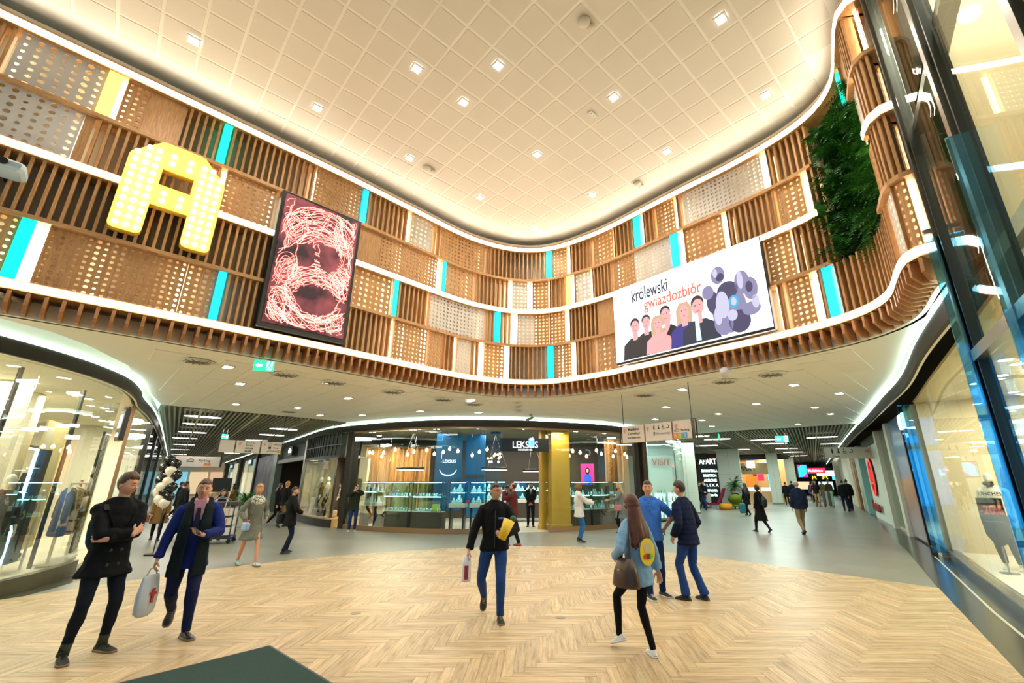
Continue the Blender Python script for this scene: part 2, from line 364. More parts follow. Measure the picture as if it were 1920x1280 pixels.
for m_ in range(-16, 17):
    for n_ in range(-60, 140):
        x0, y0 = n_*PW+m_*2*PLn - 0.35, n_*PW
        for ver in (0, 1):
            if ver: r = (x0, y0+PW, x0+PW, y0+PW+PLn)
            else: r = (x0, y0, x0+PLn, y0+PW)
            cx, cy = (r[0]+r[2])/2, (r[1]+r[3])/2
            if not (-9.5 < cx < 8 and -0.5 < cy < 14.2): continue
            P = [(r[0]+gap, r[1]+gap), (r[2]-gap, r[1]+gap), (r[2]-gap, r[3]-gap), (r[0]+gap, r[3]-gap)]
            Q = clip(P, REG)
            if len(Q) < 3: continue
            full = all(min(abs(q[0]-p[0])+abs(q[1]-p[1]) for p in P) < 1e-6 for q in Q) and len(Q) == 4
            vis = cy > 4.75 and abs(cx-0.2) < cy*1.16
            allp.append((0 if vis else 1, hypot(cx, cy), cx, cy, ver, Q, full))
allp.sort(key=lambda a: a[:2])
rest = MB(); rr = []; k = 0
for vis, d, cx, cy, ver, Q, full in allp:
    if k < 300 and full and not vis:
        inst(plank_me, 'plank', floor, (cx, cy, 0), pi/2 if ver else 0); k += 1
    else:
        nf = len(rest.f); rest.prism(Q, -0.006, 0.0, ver); rr += [random.random()]*(len(rest.f)-nf)
o = rest.build('plank_field', [PLX, PLY], floor); o['kind'] = 'stuff'
at = o.data.attributes.new('rnd', 'FLOAT', 'FACE'); at.data.foreach_set('value', rr)
# dark border strips in front of the shops
BORD = mat('dark_border_tile', C(54,58,48), 0.2, spec=0.6, var=0.15, vscale=2)
RW = [(4.2,3.35),(5.0,4.53),(6.54,6.76),(10.03,11.83),(12.3,15.5),(14.6,19.4),(18.1,25.3),(32.0,48.5)]
o = polymesh([(2.6,1.9),(4.6,4.92),(5.91,7.01),(9.93,12.96),(12.0,16.3),(17.1,23.9),(31,47.3),(32,48.5),(18.1,25.3),(14.6,19.4),(12.3,15.5),(10.03,11.83),(6.54,6.76),(4.0,3.0)], -0.01, -0.001).build('border_strip', BORD, floor)
o = polymesh([(3.5,2.52),(5.38,5.36),(6.5,7.1),(9.8,11.9),(9.78,11.93),(6.47,7.12),(5.35,5.38),(3.47,2.54)], -0.008, 0.0005).build('border_line', mat('pale_line', C(190,190,170), 0.4), floor)
polymesh([(-8.55,4),(-8.5,7.2),(-8.75,8.3),(-9.3,10.2),(-9.0,10.6),(-8.4,8.6),(-8.2,7.4),(-8.15,4)][::-1], -0.01, -0.001).build('border_strip', BORD, floor)
# two brass floor sockets and the mat
for x, y, l in ((0.32, 6.85, 'small round steel floor cap set in the planks between the walking men'), (-2.55, 7.05, 'pale square floor cap in the planks right of the dark mat')):
    o = MB().lathe([(0.07, 0.0), (0.07, 0.003), (0.055, 0.004)], (0, 0, 0), 20).build('floor_cap', M('cap_steel', C(140,128,100), 0.4, 0.6), None, (x, y, 0.0)); tag(o, l, 'floor cap')
RUG = pattern('mat_pile', 'noise', C(12,40,36), C(30,66,58), 160, 0.95)
mt = empty('entrance_mat', (-3.01, 5.76, 0), radians(-40.6), 'dark green ribbed entrance mat lying at an angle on the oak planks', 'mat')
MB().box((1.6, -1.3, 0.006), (3.2-.04, 2.6-.04, 0.012)).build('pile', RUG, mt)
q = MB()
for c, d in (((1.6, -0.012, 0.006), (3.2, 0.024, 0.011)), ((0.012, -1.3, 0.006), (0.024, 2.6, 0.011)), ((1.6, -2.588, 0.006), (3.2, 0.024, 0.011)), ((3.188, -1.3, 0.006), (0.024, 2.6, 0.011))): q.box(c, d)
q.build('rubber_edge', BLACK, mt)

# ================================================================== atrium fascia (the curved oak wall)
FC = Curve([(-12,1.1),(-10,3.1),(-8.3,4.8),(-7.3,5.8),(-6.3,6.8),(-5.4,7.72),(-4.5,8.65),(-3.3,9.98),(-2.2,11.2),(-1.5,11.75),(-.8,12.08),(-.1,12.17),(.6,11.97),(1.3,11.5),(2.0,10.9),(3.4,9.35),(4.4,8.28),(5.05,7.4),(5.3,6.8),(5.3,6.3),(5.15,5.9),(4.9,5.5),(4.66,5.1),(4.58,4.88),(4.62,4.7),(4.75,4.58)], 12)
fas = empty('wall_front', kind='structure')
SE = FC.len-0.02
ZS = 4.05                                    # soffit height
ROWS = {1: (7.60, 8.52), 2: (6.62, 7.54), 3: (5.53, 6.48), 4: (4.50, 5.47)}
GAPS = (24.1, 25.55)                          # where the living wall interrupts shelves
# backing
mb = MB(); FC.ribbon(mb, 0, SE, -0.62, -0.40, 4.10, 8.9, 0.25); mb.build('backing', GREYB, fas)
def bar(name, s0, s1, o0, o1, z0, z1, m, step=0.2): mb = MB(); FC.ribbon(mb, s0, s1, o0, o1, z0, z1, step); return mb.build(name, m, fas)
for z in (4.43, 6.55, 8.60):
    for s0, s1 in (((0, SE),) if z != 6.55 else ((0, GAPS[0]-.15), (26.0, SE))):
        bar('strip_housing', s0, s1, -0.40, -0.012, z-.075, z+.075, OAKH)
        bar('light_strip', s0, s1, -0.012, 0.0, z-.052, z+.052, STRIP)
for z in (5.50, 7.575):
    for s0, s1 in ((0, GAPS[0]-.1), (25.6, SE)): bar('shelf', s0, s1, -0.40, -0.02, z-.035, z+.035, OAKH)
bar('top_rail', 0, SE, -0.40, -0.03, 8.675, 8.72, OAKH)
bar('ceiling_lip', 0, SE, -0.5, -0.06, 8.72, 8.80, CREAM)
bar('soffit_skirt', 0, SE, -0.42, -0.36, ZS, 4.36, CREAM)
slat_me = {r: MB().cham((0, -0.07, 0), (0.042, 0.14, ROWS[r][1]-ROWS[r][0]), 0.004).mesh('slat', OAK) for r in ROWS}
def place(me, name, s, off, z, parent=fas):
    p = FC.off(s, off); n = FC.nrm(s); return inst(me, name, parent, (p.x, p.y, z), atan2(n.y, n.x)+pi/2)
def perf(name, s0, s1, z0, z1, off, pitch, rad, m):
    w, h = s1-s0, z1-z0; nx, nz = max(1, round(w/pitch)), max(1, round(h/pitch)); px, pz = w/nx, h/nz
    vs = []; fs = []; r = min(rad, px*.36, pz*.36); e = 0.022
    oct_ = [(cos(pi/4*k), sin(pi/4*k)) for k in range(8)]; sq = [(1,0),(1,1),(0,1),(-1,1),(-1,0),(-1,-1),(0,-1),(1,-1)]
    for i in range(nx):
        for j in range(nz):
            cs, cz = s0+(i+.5)*px, z0+(j+.5)*pz; o = len(vs); big = r*(0.85+0.3*((i*7+j*3) % 3)/2)
            for (ox, oz) in sq: p = FC.off(cs+ox*px/2, off); vs.append((p.x, p.y, cz+oz*pz/2))
            for (ox, oz) in oct_: p = FC.off(cs+ox*big, off); vs.append((p.x, p.y, cz+oz*big))
            for (ox, oz) in oct_: p = FC.off(cs+ox*big, off-e); vs.append((p.x, p.y, cz+oz*big))
            for k in range(8):
                q = (k+1) % 8; fs.append((o+k, o+q, o+8+q, o+8+k)); fs.append((o+8+k, o+8+q, o+16+q, o+16+k))
    mb = MB(); mb.add(vs, fs); FCb = MB()
    # solid edge frame behind, so that the panel has thickness
    for a, bq in ((s0, s0+.012), (s1-.012, s1)): FC.ribbon(mb, a, bq, off-e, off-.001, z0, z1)
    o = mb.build(name, m, fas); return o
def solid(name, s0, s1, z0, z1, o0, o1, m): return bar(name, s0, s1, o0, o1, z0, z1, m, 0.15)
MODS = {
1: [('S',4.2,5.61),('W',5.61,6.62),('Y',6.62,6.8),('L',6.8,6.87),('P',6.87,7.19),('N',7.19,7.72),('S',7.72,8.3),('G',8.3,8.43),('S',8.43,10.08),('P',10.08,11.15),('B',11.15,11.28),('S',11.28,12.43),('L',12.43,12.51),('W',12.51,13.19),('S',13.19,13.49),('P',13.49,14.94),('S',14.94,16.83),('C',16.83,17.0),('P',17.0,17.47),('L',17.47,17.6),('S',17.6,18.38),('P',18.38,19.04),('L',19.04,19.1),('S',19.1,19.77),('C',19.77,19.97),('L',19.97,20.07),('S',20.07,20.45),('P',20.45,20.97),('L',20.97,21.06),('S',21.06,21.21),('W',21.21,23.07),('L',23.07,23.21),('S',23.21,24.06),('G',25.1,25.2),('L',25.2,25.28),('N',25.28,25.62),('S',25.75,26.3),('L',26.45,26.6)],
2: [('W',4.2,6.54),('N',6.54,6.66),('S',6.66,8.46),('L',8.46,8.52),('P',8.52,9.4),('N',11.15,11.77),('P',11.77,13.43),('L',13.43,13.57),('C',13.57,13.69),('P',13.69,14.62),('S',14.62,15.74),('L',15.74,15.83),('W',15.83,16.27),('L',16.27,16.41),('P',16.41,16.87),('L',16.87,16.92),('S',16.92,17.45),('Y',17.45,17.61),('L',17.61,17.72),('W',17.72,18.24),('L',18.24,18.32),('S',18.32,19.0),('P',19.0,19.68),('W',19.68,20.8),('B',20.8,21.01),('L',21.01,21.15),('P',21.15,22.08),('L',22.08,22.2),('S',22.2,23.25),('P',23.25,23.75),('L',23.75,23.89),('S',23.89,24.07),('W',25.65,26.0),('L',26.0,26.1),('S',26.15,26.6)],
3: [('S',4.8,9.44),('L',11.16,11.21),('P',11.21,12.16),('L',12.16,12.2),('C',12.2,12.32),('S',12.32,13.22),('L',13.22,13.25),('W',13.25,15.01),('S',15.01,15.34),('C',15.34,15.48),('S',15.48,15.83),('L',15.83,15.99),('W',15.99,16.46),('P',16.46,16.88),('L',16.88,16.91),('P',16.91,17.37),('L',17.37,17.53),('S',17.53,18.41),('N',18.41,19.08),('P',22.87,23.37),('L',23.37,23.42),('S',23.42,24.11),('P',25.65,26.0),('L',26.0,26.1),('S',26.15,26.6)],
4: [('P',5.2,6.33),('G',6.33,6.48),('L',6.48,6.62),('P',6.62,8.31),('P',8.31,8.76),('B',8.76,8.88),('S',8.88,9.44),('S',11.17,12.28),('L',12.28,12.33),('P',12.33,13.29),('L',13.29,13.32),('P',13.32,13.77),('S',13.77,14.14),('L',14.14,14.2),('W',14.2,14.64),('S',14.64,14.91),('L',14.91,15.03),('P',15.03,15.63),('L',15.63,15.77),('S',15.77,16.85),('B',16.85,17.01),('P',17.01,17.54),('L',17.54,17.71),('S',17.71,18.36),('P',18.36,19.08),('L',22.91,22.97),('S',22.97,23.13),('P',23.13,23.55),('L',23.55,23.7),('S',23.7,23.79),('B',23.79,23.95),('L',23.95,24.0),('S',24.0,25.85),('W',25.85,26.27),('L',26.27,26.31),('P',26.31,26.58),('L',26.6,26.68)]}
BKB = mat('backing_white', C(236,226,200), .8)
pn = 0
for r, L_ in MODS.items():
    z0, z1 = ROWS[r]
    for t, s0, s1 in L_:
        if t == 'S':
            n = max(1, round((s1-s0)/0.122))
            for i in range(n): place(slat_me[r], 'slat', s0+(i+.5)*(s1-s0)/n, -0.20, (z0+z1)/2)
        elif t in 'PW':
            pn += 1; w = s1-s0; pitch = (0.10, 0.135, 0.11)[pn % 3] if w > 0.5 else 0.11
            perf('perforated_panel', s0+.004, s1-.004, z0, z1, -0.10, pitch, pitch*.27, WHITEPANEL if t == 'W' else OAK)
            solid('backing_board', s0, s1, z0, z1, -0.395, -0.375, BKB)
            for e in ((s0+.02,) if w < .5 else ((s0+.02, s1-.05) if pn % 2 else (s1-.05, s0+w*.35))): solid('led_bar', e, e+.03, z0+.02, z1-.02, -0.30, -0.27, LEDV)
        elif t == 'N': solid('plain_panel', s0+.003, s1-.003, z0, z1, -0.14, -0.10, OAK)
        elif t in 'CGBY': solid('light_panel', s0, s1, z0, z1, -0.18, -0.04, {'C': CYAN, 'B': CYANB, 'G': GREEN, 'Y': YEL}[t])
        elif t == 'L':
            solid('led_bar', s0, s1, z0, z1, -0.26, -0.18, LEDV)
            solid('reveal', s1-.001, s1+.012, z0, z1, -0.36, -0.06, OAK)
# battens under the bottom strip
batten_me = MB().prism([(-0.0, 4.345), (-0.34, 4.345), (-0.34, 4.06), (-0.10, 4.06), (-0.0, 4.16)], -0.022, 0.022, 0, Matrix(((0, 0, 1, 0), (-1, 0, 0, 0), (0, 1, 0, 0), (0, 0, 0, 1)))).mesh('batten', BATT)
for i in range(130):
    s = 3.2+i*0.182
    if s > SE-.05: break
    place(batten_me, 'batten', s, -0.02, 0)

# ================================================================== upper ceiling
cl = empty('ceiling', kind='structure')
CEIL = mat('ceiling_panel', C(214,206,188), 0.75); CEILB = mat('ceiling_base', C(232,226,210), 0.7)
pts = [tuple(FC.off(s*FC.len/90, -0.7)) for s in range(91)]
MB().box((0, 3, 9.06), (30, 32, 0.1)).build('ceiling_slab', CEILB, cl)
tile_me = MB().cham((0, 0, 0.010), (0.478, 0.478, 0.008), 0.002).mesh('ceiling_tile', CEIL)
u = Vector((cos(radians(43.5)), sin(radians(43.5)))); v = Vector((-u.y, u.x)); O = Vector((-1.50, 6.93))
pin = [tuple(FC.off(s*FC.len/90, 0.05)) for s in range(91)]+[(4.6, 0), (-13, 0)]
TL = 0.53
for i in range(-24, 25):
    for j in range(-24, 25):
        p = O+u*(i*TL)+v*(j*TL)
        if p.y > 4.2 and inpoly(p.x, p.y, pin): inst(tile_me, 'ceiling_tile', cl, (p.x, p.y, 8.9975), radians(43.5))
lamp_fr = MB(); 
for sx, sy, dx, dy in ((0, .085, .2, .03), (0, -.085, .2, .03), (.085, 0, .03, .14), (-.085, 0, .03, .14)): lamp_fr.box((sx, sy, 0.0), (dx, dy, 0.02))
lamp_fr = lamp_fr.mesh('frame', WHITE); lamp_di = MB().box((0, 0, 0.004), (0.14, 0.14, 0.012)).mesh('diffuser', LAMP)
WHR = ['behind the letter', 'in the ceiling left of centre', 'second along the ceiling left of centre', 'above the tall oak letter', 'near the middle of the tiled ceiling', 'right of the middle of the tiled ceiling', 'at the upper right of the ceiling by the glass wall', 'at the right edge of the ceiling near the living wall', 'left of centre above the portrait screen', 'in the centre of the ceiling above the shop sign', 'right of centre above the wide screen', 'in the rear left part of the ceiling', 'in the rear right part of the ceiling', 'farthest back in the ceiling curve']
WHR[0] = 'at the far left of the tiled ceiling'
for k, (x, y) in enumerate(HALL_LIGHTS):
    t = empty('ceiling_light', (x, y, 8.978), radians(43.5), 'small square recessed downlight ' + WHR[k], 'ceiling light', 'downlights in the high ceiling')
    inst(lamp_fr, 'frame', t); inst(lamp_di, 'diffuser', t)
for x, y, l in ((0.77, 5.31, 'largest cream smoke detector high on the ceiling top centre'), (-2.66, 8.87, 'small cream ceiling sensor at left of the high ceiling'), (2.55, 9.44, 'small cream ceiling sensor near the right fascia')):
    t = empty('smoke_detector', (x, y, 8.98), 0, l, 'smoke detector')
    MB().lathe([(0.10, 0.0), (0.10, -0.03), (0.07, -0.05), (0.03, -0.06)], (0, 0, 0.0), 14).build('base', CREAM, t, smooth=True)
    MB().lathe([(0.06, 0.0), (0.06, -0.03), (0.03, -0.045)], (0.12, 0.09, 0.0), 12).build('sensor', CREAM, t, smooth=True)
t = empty('ceiling_speaker', (1.14, 7.24, 8.98), radians(43.5), 'white rectangular ceiling plate with two dots near the middle', 'ceiling plate')
MB().cham((0, 0, -0.006), (0.2, 0.1, 0.014), 0.004).build('plate', WHITE, t); [MB().box((x_, 0, -.014), (.02, .02, .004)).build('lens', BLACK, t) for x_ in (-.04, .04)]

# ================================================================== soffit (lower ceiling of the gallery)
sf = empty('ceiling', kind='structure')
inner = [tuple(FC.off(s, -0.3)) for s in [FC.len*k/120 for k in range(121)]]
SOFP = inner+[(5.4,5.6),(6.3,7.0),(7.7,9.1),(10.4,13.3),(13.75,18.24),(11.7,19.9),(9.96,21.0),(8.2,22.8),(5.6,20.2),(4.2,19.1),(2.6,17.6),(0.5,16.85),(-0.9,16.4),(-2.9,16.2),(-5.4,16.85),(-7.74,18.02),(-9.59,16.07),(-10.73,14.91),(-11.81,13.79),(-9.68,10.52),(-8.48,8.85),(-7.93,7.47),(-7.78,6.7),(-7.9,5.9),(-10.6,3.2),(-12.6,1.2)]
polymesh(SOFP, ZS, ZS+0.25).build('soffit_slab', SOFFB, sf)
def shrink_ok(p, d):
    return all(inpoly(p[0]+d*cos(a), p[1]+d*sin(a), SOFP) for a in [k*pi/4 for k in range(8)])
st_me = MB().cham((0, 0, 0.0), (1.065, 0.527, 0.016), 0.004).mesh('soffit_panel', SOFF)
for side in (0, 1):
    a = radians(-45 if side == 0 else 45); u = Vector((cos(a), sin(a))); v = Vector((-u.y, u.x))
    for i in range(-30, 31):
        for j in range(-50, 51):
            p = Vector((-1.0, 14.3))+u*((i+(0.5 if j % 2 else 0))*1.08)+v*(j*0.54)
            if (p.x < -0.8) != (side == 0): continue
            cs = [p+u*sx*.54+v*sy*.27 for sx in (-1, 1) for sy in (-1, 1)]
            if all(shrink_ok(c, 0.22) for c in cs): inst(st_me, 'soffit_panel', sf, (p.x, p.y, ZS-0.004), a)
sd = MB().box((0, 0, -0.008), (0.26, 0.16, 0.014)).mesh('diffuser', LAMPS)
sfr = MB()
for sx, sy, dx, dy in ((0, .095, .32, .03), (0, -.095, .32, .03), (.145, 0, .03, .16), (-.145, 0, .03, .16)): sfr.box((sx, sy, -0.008), (dx, dy, 0.022))
sfr = sfr.mesh('frame', WHITE)
SOFL = [(-6.43,8.88),(-7.24,10.53),(-9.3,13.54),(-7.78,14.28),(-7.84,15.94),(-5.43,12.52),(-6.31,15.91),(-3.98,14.99),(-1.98,12.95),(-2.03,15.29),(3.77,11.24),(4.14,14.09),(4.54,17.03),(6.41,15.6),(6.45,17.31),(7.6,19.34),(6.74,13.47),(6.34,10.67),(8.18,11.78),(8.97,14.18),(10.4,15.63),(10.9,18.57)]
SLL = ['first left light by the green exit sign', 'second left light behind the green exit sign', 'at the edge of the slatted left ceiling', 'left of the way to the slatted ceiling', 'near the left end of the shop cove', 'under the left curve below the portrait screen', 'in front of the left end of the jeweller', 'left of the middle before the jeweller', 'just behind the wooden battens at centre', 'middle light before the jeweller sign', 'just left of the right hanging sign wire', 'right of the jeweller sign', 'before the right end of the jeweller', 'right of the hanging sign nearer the camera', 'right of the hanging sign farther back', 'near the small green sign on the right', 'in the middle of the right soffit', 'largest of the right soffit lights', 'nearest the right shop cove', 'second from the right shop cove', 'third along the right shop cove', 'last before the right corridor']
for k, (x, y) in enumerate(SOFL):
    t = empty('soffit_light', (x, y, ZS-0.012), radians(-45 if x < -0.8 else 45), 'small rectangular soffit downlight ' + SLL[k], 'ceiling light', 'downlights in the low soffit')
    inst(sfr, 'frame', t); inst(sd, 'diffuser', t)
df1 = MB().lathe([(0.30, 0.0), (0.30, -0.012), (0.26, -0.022), (0.255, -0.008)], (0, 0, 0), 24, caps=False).mesh('rim', WHITE, True)
df2 = MB()
for k in range(10): df2.box((0.12*cos(k*pi/5), 0.12*sin(k*pi/5), -0.02), (0.20, 0.02, 0.02), k*pi/5)
df2 = df2.lathe([(0.04, 0), (0.04, -0.04), (0.01, -0.05)], (0, 0, 0), 10).mesh('vane', M('vane_grey', C(120,112,86), .6))
df3 = MB().lathe([(0.262, -0.008), (0.25, -0.011)], (0, 0, 0), 20).mesh('throat', M('throat', C(40,36,26), 0.8))
DIF = [(-6.76,8.45,'leftmost round swirl air diffuser in the soffit'),(-5.64,9.61,'round swirl air diffuser right of the exit sign'),(-4.92,10.46,'third round air diffuser from the left under the battens'),(-3.86,11.63,'fourth round air diffuser from the left'),(-2.74,12.8,'fifth round air diffuser left of centre'),(-1.96,13.58,'round air diffuser nearest the centre behind the battens'),(-8.53,15.12,'small distant air diffuser at the slatted ceiling edge'),(2.98,12.07,'round air diffuser left of the right hanging sign'),(4.49,10.33,'round air diffuser below the wide screen'),(5.23,9.57,'large round air diffuser right of the loudspeaker')]
for x, y, l in DIF:
    t = empty('air_diffuser', (x, y, ZS-0.012), 0, l, 'air diffuser', 'round air diffusers in the soffit'); inst(df1, 'rim', t); inst(df2, 'vane', t); inst(df3, 'throat', t)
# coves with hidden light above the shop headers
def cove(name, pts, trim=0.0):
    c = Curve(pts, 8); o = empty(name, kind='structure')
    mb = MB(); c.ribbon(mb, 0, c.len, -0.06, 0.0, 3.70, 3.95, 0.3); mb.build('header_band', DARK, o)
    mb = MB(); c.ribbon(mb, 0, c.len, -0.05, 0.02, 3.95, 3.985, 0.3); mb.build('cove_light', COVE, o)
    mb = MB(); c.ribbon(mb, 0, c.len-trim, -0.10, 0.9 if not trim else .6, 4.26, 4.30, 0.3); mb.build('cove_ceiling', WHITE, o)
    mb = MB(); c.ribbon(mb, 0, c.len, -0.10, -0.06, 3.70, 4.26, 0.3); mb.build('cove_back', WHITE, o)
    return c
# ================================================================== figures
V3 = Vector
SKIN = mat('skin', C(206,152,122), 0.5, spec=0.35); SKIND = mat('skin_tan', C(168,112,82), 0.5, spec=0.35); SKINB = mat('skin_dark', C(110,68,48), 0.5, spec=0.35)
MANNE = mat('mannequin_white', C(226,220,200), 0.35)
EYEW = mat('eye_white', C(220,214,206), 0.3); IRIS = mat('iris', C(46,40,36), 0.2); LIP = mat('lip', C(168,94,84), 0.5)
def ik(a, c, l1, l2, pole):
    d = c-a; L = min(max(d.length, abs(l1-l2)+.01), l1+l2-.002); u = d.normalized(); c2 = a+u*L
    x = (l1*l1-l2*l2+L*L)/(2*L); h = sqrt(max(0, l1*l1-x*x)); p = pole-u*pole.dot(u)
    if p.length < 1e-4: p = V3((0, -1, 0))
    p.normalize(); return a+u*x+p*h, c2
FOLD = []
for ns_, dp_ in ((.075, 2), (.13, 2)):
    tx_ = bpy.data.textures.new('folds', 'CLOUDS'); tx_.noise_scale = ns_; tx_.noise_depth = dp_; tx_.noise_basis = 'BLENDER_ORIGINAL'; FOLD.append(tx_)
def remesh(o, vox, it=3, fold=0.0):
    m = o.modifiers.new('remesh', 'REMESH'); m.mode = 'VOXEL'; m.voxel_size = vox; m.use_smooth_shade = True
    if it: q = o.modifiers.new('smooth', 'SMOOTH'); q.factor = 0.5; q.iterations = it
    if fold:
        d = o.modifiers.new('folds', 'DISPLACE'); d.texture = FOLD[fold > .011]; d.strength = fold; d.mid_level = 0.5; d.texture_coords = 'LOCAL'
    return o
class Fig:
    """one figure, facing -Y, feet at the origin, drawn at 1.78 m and scaled"""
    def __init__(s, fem=False, lean=(0, 0), bend=0.0, head=(0, 0, 0), hipz=0.93, arms=None, legs=None, feet=None, slim=1.0):
        s.fem = fem; s.sl = slim
        sh = 0.158 if fem else 0.182
        lx, ly = lean
        s.pel = V3((0, 0, hipz)); k = hipz-0.93
        s.sp = [V3((0, 0, hipz-.06)), V3((lx*.25, ly*.25, hipz+.12)), V3((lx*.65, ly*.65, hipz+.33)), V3((lx*.95, ly*.95, hipz+.49)), V3((lx, ly+.012, hipz+.565))]
        s.neck = V3((lx, ly+.012, hipz+.56)); s.hc = s.neck+V3((0, -.025, .165))
        s.hR = Matrix.Rotation(head[0], 3, 'Z') @ Matrix.Rotation(head[1], 3, 'X') @ Matrix.Rotation(head[2], 3, 'Y')
        s.shL = V3((lx+sh, ly+.01, hipz+.475)); s.shR = V3((lx-sh, ly+.01, hipz+.475))
        a = {'L': ((.235, -.05, .86), (.3, .6, 0)), 'R': ((-.235, -.05, .86), (-.3, .6, 0))}
        if arms: a.update(arms)
        s.arm = {}
        for sd, S in (('L', s.shL), ('R', s.shR)):
            w, pole = a[sd][0], a[sd][1]; e, w2 = ik(S, V3(w)+V3((0, 0, k*.6)), .295, .262, V3(pole))
            hd = V3(a[sd][2]).normalized() if len(a[sd]) > 2 and a[sd][2] else (w2-e).normalized()
            pn = V3(a[sd][3]) if len(a[sd]) > 3 else V3((-1 if sd == 'L' else 1, .2, 0))
            pn = pn-hd*pn.dot(hd); pn.normalize()
            s.arm[sd] = (S, e, w2, hd, pn, a[sd][4] if len(a[sd]) > 4 else .45)
        g = {'L': ((.105, .0, .085), (.05, -1, 0)), 'R': ((-.105, .0, .085), (-.05, -1, 0))}
        if legs: g.update(legs)
        f = {'L': (.18, 0), 'R': (-.18, 0)}
        if feet: f.update(feet)
        s.leg = {}
        for sd, x in (('L', .088), ('R', -.088)):
            H = V3((x, 0, hipz-.01)); kn, an = ik(H, V3(g[sd][0]), .445, .425, V3(g[sd][1])); s.leg[sd] = (H, kn, an, f[sd][0], f[sd][1])
    def torso(s, mb, inf=0.0, z0=0.0, top=True, n=16, belly=0.0, hem=None, hemr=None):
        c = s.sp; f = s.fem; q = s.sl
        R = [(.168, .112), (.132 if f else .150, .100), (.148 if f else .168, .112+(.012 if f else 0)), (.118 if f else .138, .088), (.058, .058)]
        pts = []; rad = []
        if hem is not None:
            hr = hemr or (.20, .14); p = c[0]
            pts.append(V3((0, 0, hem))); rad.append(hr); pts.append(V3((0, 0, hem+.03))); rad.append(hr)
            if hem < c[0].z-.25: pts.append(V3((0, 0, (hem+c[0].z)/2))); rad.append(((hr[0]+R[0][0]+inf)/2, (hr[1]+R[0][1]+inf)/2))
        for i, p in enumerate(c):
            if hem is not None and p.z < hem+.05: continue
            rx, ry = R[i]; pts.append(p.copy()); rad.append((rx*q+inf, ry*q+inf+(belly if i in (1,) else 0)))
        mb.tube(pts, rad, n, 0, True, up=(1, 0, 0))
    def arms(s, mb, inf=0.0, upto=1.0, n=10, sides='LR'):
        for sd in sides:
            S, e, w, hd, pn, cu = s.arm[sd]; g = .88 if s.fem else 1.0
            inn = s.sp[3].lerp(S, .5)+V3((0, 0, -.02))
            pts = [inn, S, S.lerp(e, .35), S.lerp(e, .8), e, e.lerp(w, .3), e.lerp(w, .75)]; r = [.060*g+inf*.6, .054*g+inf*.9, .051*g+inf, .045*g+inf, .043*g+inf, .044*g+inf, .033*g+inf]
            if upto >= 1: pts.append(w); r.append(.027*g+inf)
            elif upto < .5: pts = pts[:4]+[e.lerp(S, .12)]; r = r[:4]+[.05*g+inf]
            mb.tube(pts, r, n)
            mb.ball(S+V3((0, 0, -.008)), .053*g+inf*.8, 10, 8); mb.tube([s.neck+V3((0, .015, -.015)), s.neck.lerp(S, .45)+V3((0, .012, .012)), S+V3((0, 0, .01))], [.052+inf*.6, .044+inf*.7, .036+inf*.7], 10)
            if upto >= .5: mb.ball(e, .043*g+inf, 8, 6)
    def legs(s, mb, inf=0.0, cuff=None, n=12, flare=0.0, sides='LR'):
        for sd in sides:
            H, k, a, yw, pt = s.leg[sd]; g = (.95 if s.fem else 1.0)*s.sl
            end = a+(k-a).normalized()*(-.02 if cuff is None else cuff)
            pts = [H+V3((0, 0, .06)), H.lerp(k, .15), H.lerp(k, .5), H.lerp(k, .9), k, k.lerp(a, .3), k.lerp(a, .65), end]
            r = [.080*g+inf, .084*g+inf, .073*g+inf, .058*g+inf, .055*g+inf, .055*g+inf, .044*g+inf+flare*.5, .036*g+inf+flare]
            mb.tube(pts, r, n)
            mb.ball(k, .056*g+inf, 8, 6)
    def hand(s, mb, sd, big=1.0):
        S, e, w, d, n, cu = s.arm[sd]; sg = -1 if sd == 'L' else 1
        t = d.cross(n)*sg
        if (sd == 'L'): pass
        mb.tube([w-d*.02, w+d*.02, w+d*.055, w+d*.092], [(.026, .022), (.034, .019), (.041, .016), (.038, .013)], 10, 0, True, up=tuple(t))
        for i in range(4):
            ln = (.072, .082, .077, .060)[i]; b = w+d*(.088-.004*abs(i-1.2))+t*(.031-.0207*i)
            sp_ = d*1.0+t*(.10-.07*i); sp_.normalize(); p = [b]; cur = sp_
            for q, fr in enumerate((.45, .32, .23)):
                ang = cu*(.6, 1.1, .8)[q]*1.0; ax = cur.cross(n)
                cur = (cur*cos(ang)+n*sin(ang)).normalized(); nn = n
                p.append(p[-1]+cur*ln*fr)
            mb.tube(p, [.0092, .0088, .008, .0068], 7)
        tb = w+d*.025+t*.03; td = (d*.65+t*.75+n*.35).normalized(); t2 = (d*.9+t*.15+n*(.3+.5*cu)).normalized()
        mb.tube([tb-t*.012, tb+td*.035, tb+td*.035+t2*.03, tb+td*.035+t2*.055], [.014, .0125, .011, .0085], 7)
    def hp(s, x, y, z): return s.hc+s.hR @ V3((x, y, z))
    @staticmethod
    def hshape(d, wide=1.0):
        x, y, z = d
        rx, ry, rz = .0755*wide, .096, .118
        px, py, pz = x*rx, y*ry, z*rz
        if z < 0:
            k = (-z); px *= 1-.30*k**1.6; 
            if y > 0: py *= 1-.45*k
            else: py *= 1-.10*k*k
        if y < 0 and z > -.2: py *= 1-.06*max(0, 1-abs(z-.15)*3)
        g = lambda cx, cz, w: math.exp(-((px-cx)**2+(pz-cz)**2)/(w*w))
        if y < 0:
            py += .010*(g(-.031, .008, .016)+g(.031, .008, .016)) - .004*g(-.03, .034, .018) - .004*g(.03, .034, .018) - .006*(g(.038, -.022, .02)+g(-.038, -.022, .02)) - .008*g(0, -.100, .026) - .003*g(0, -.062, .02)
        return V3((px, py, pz))
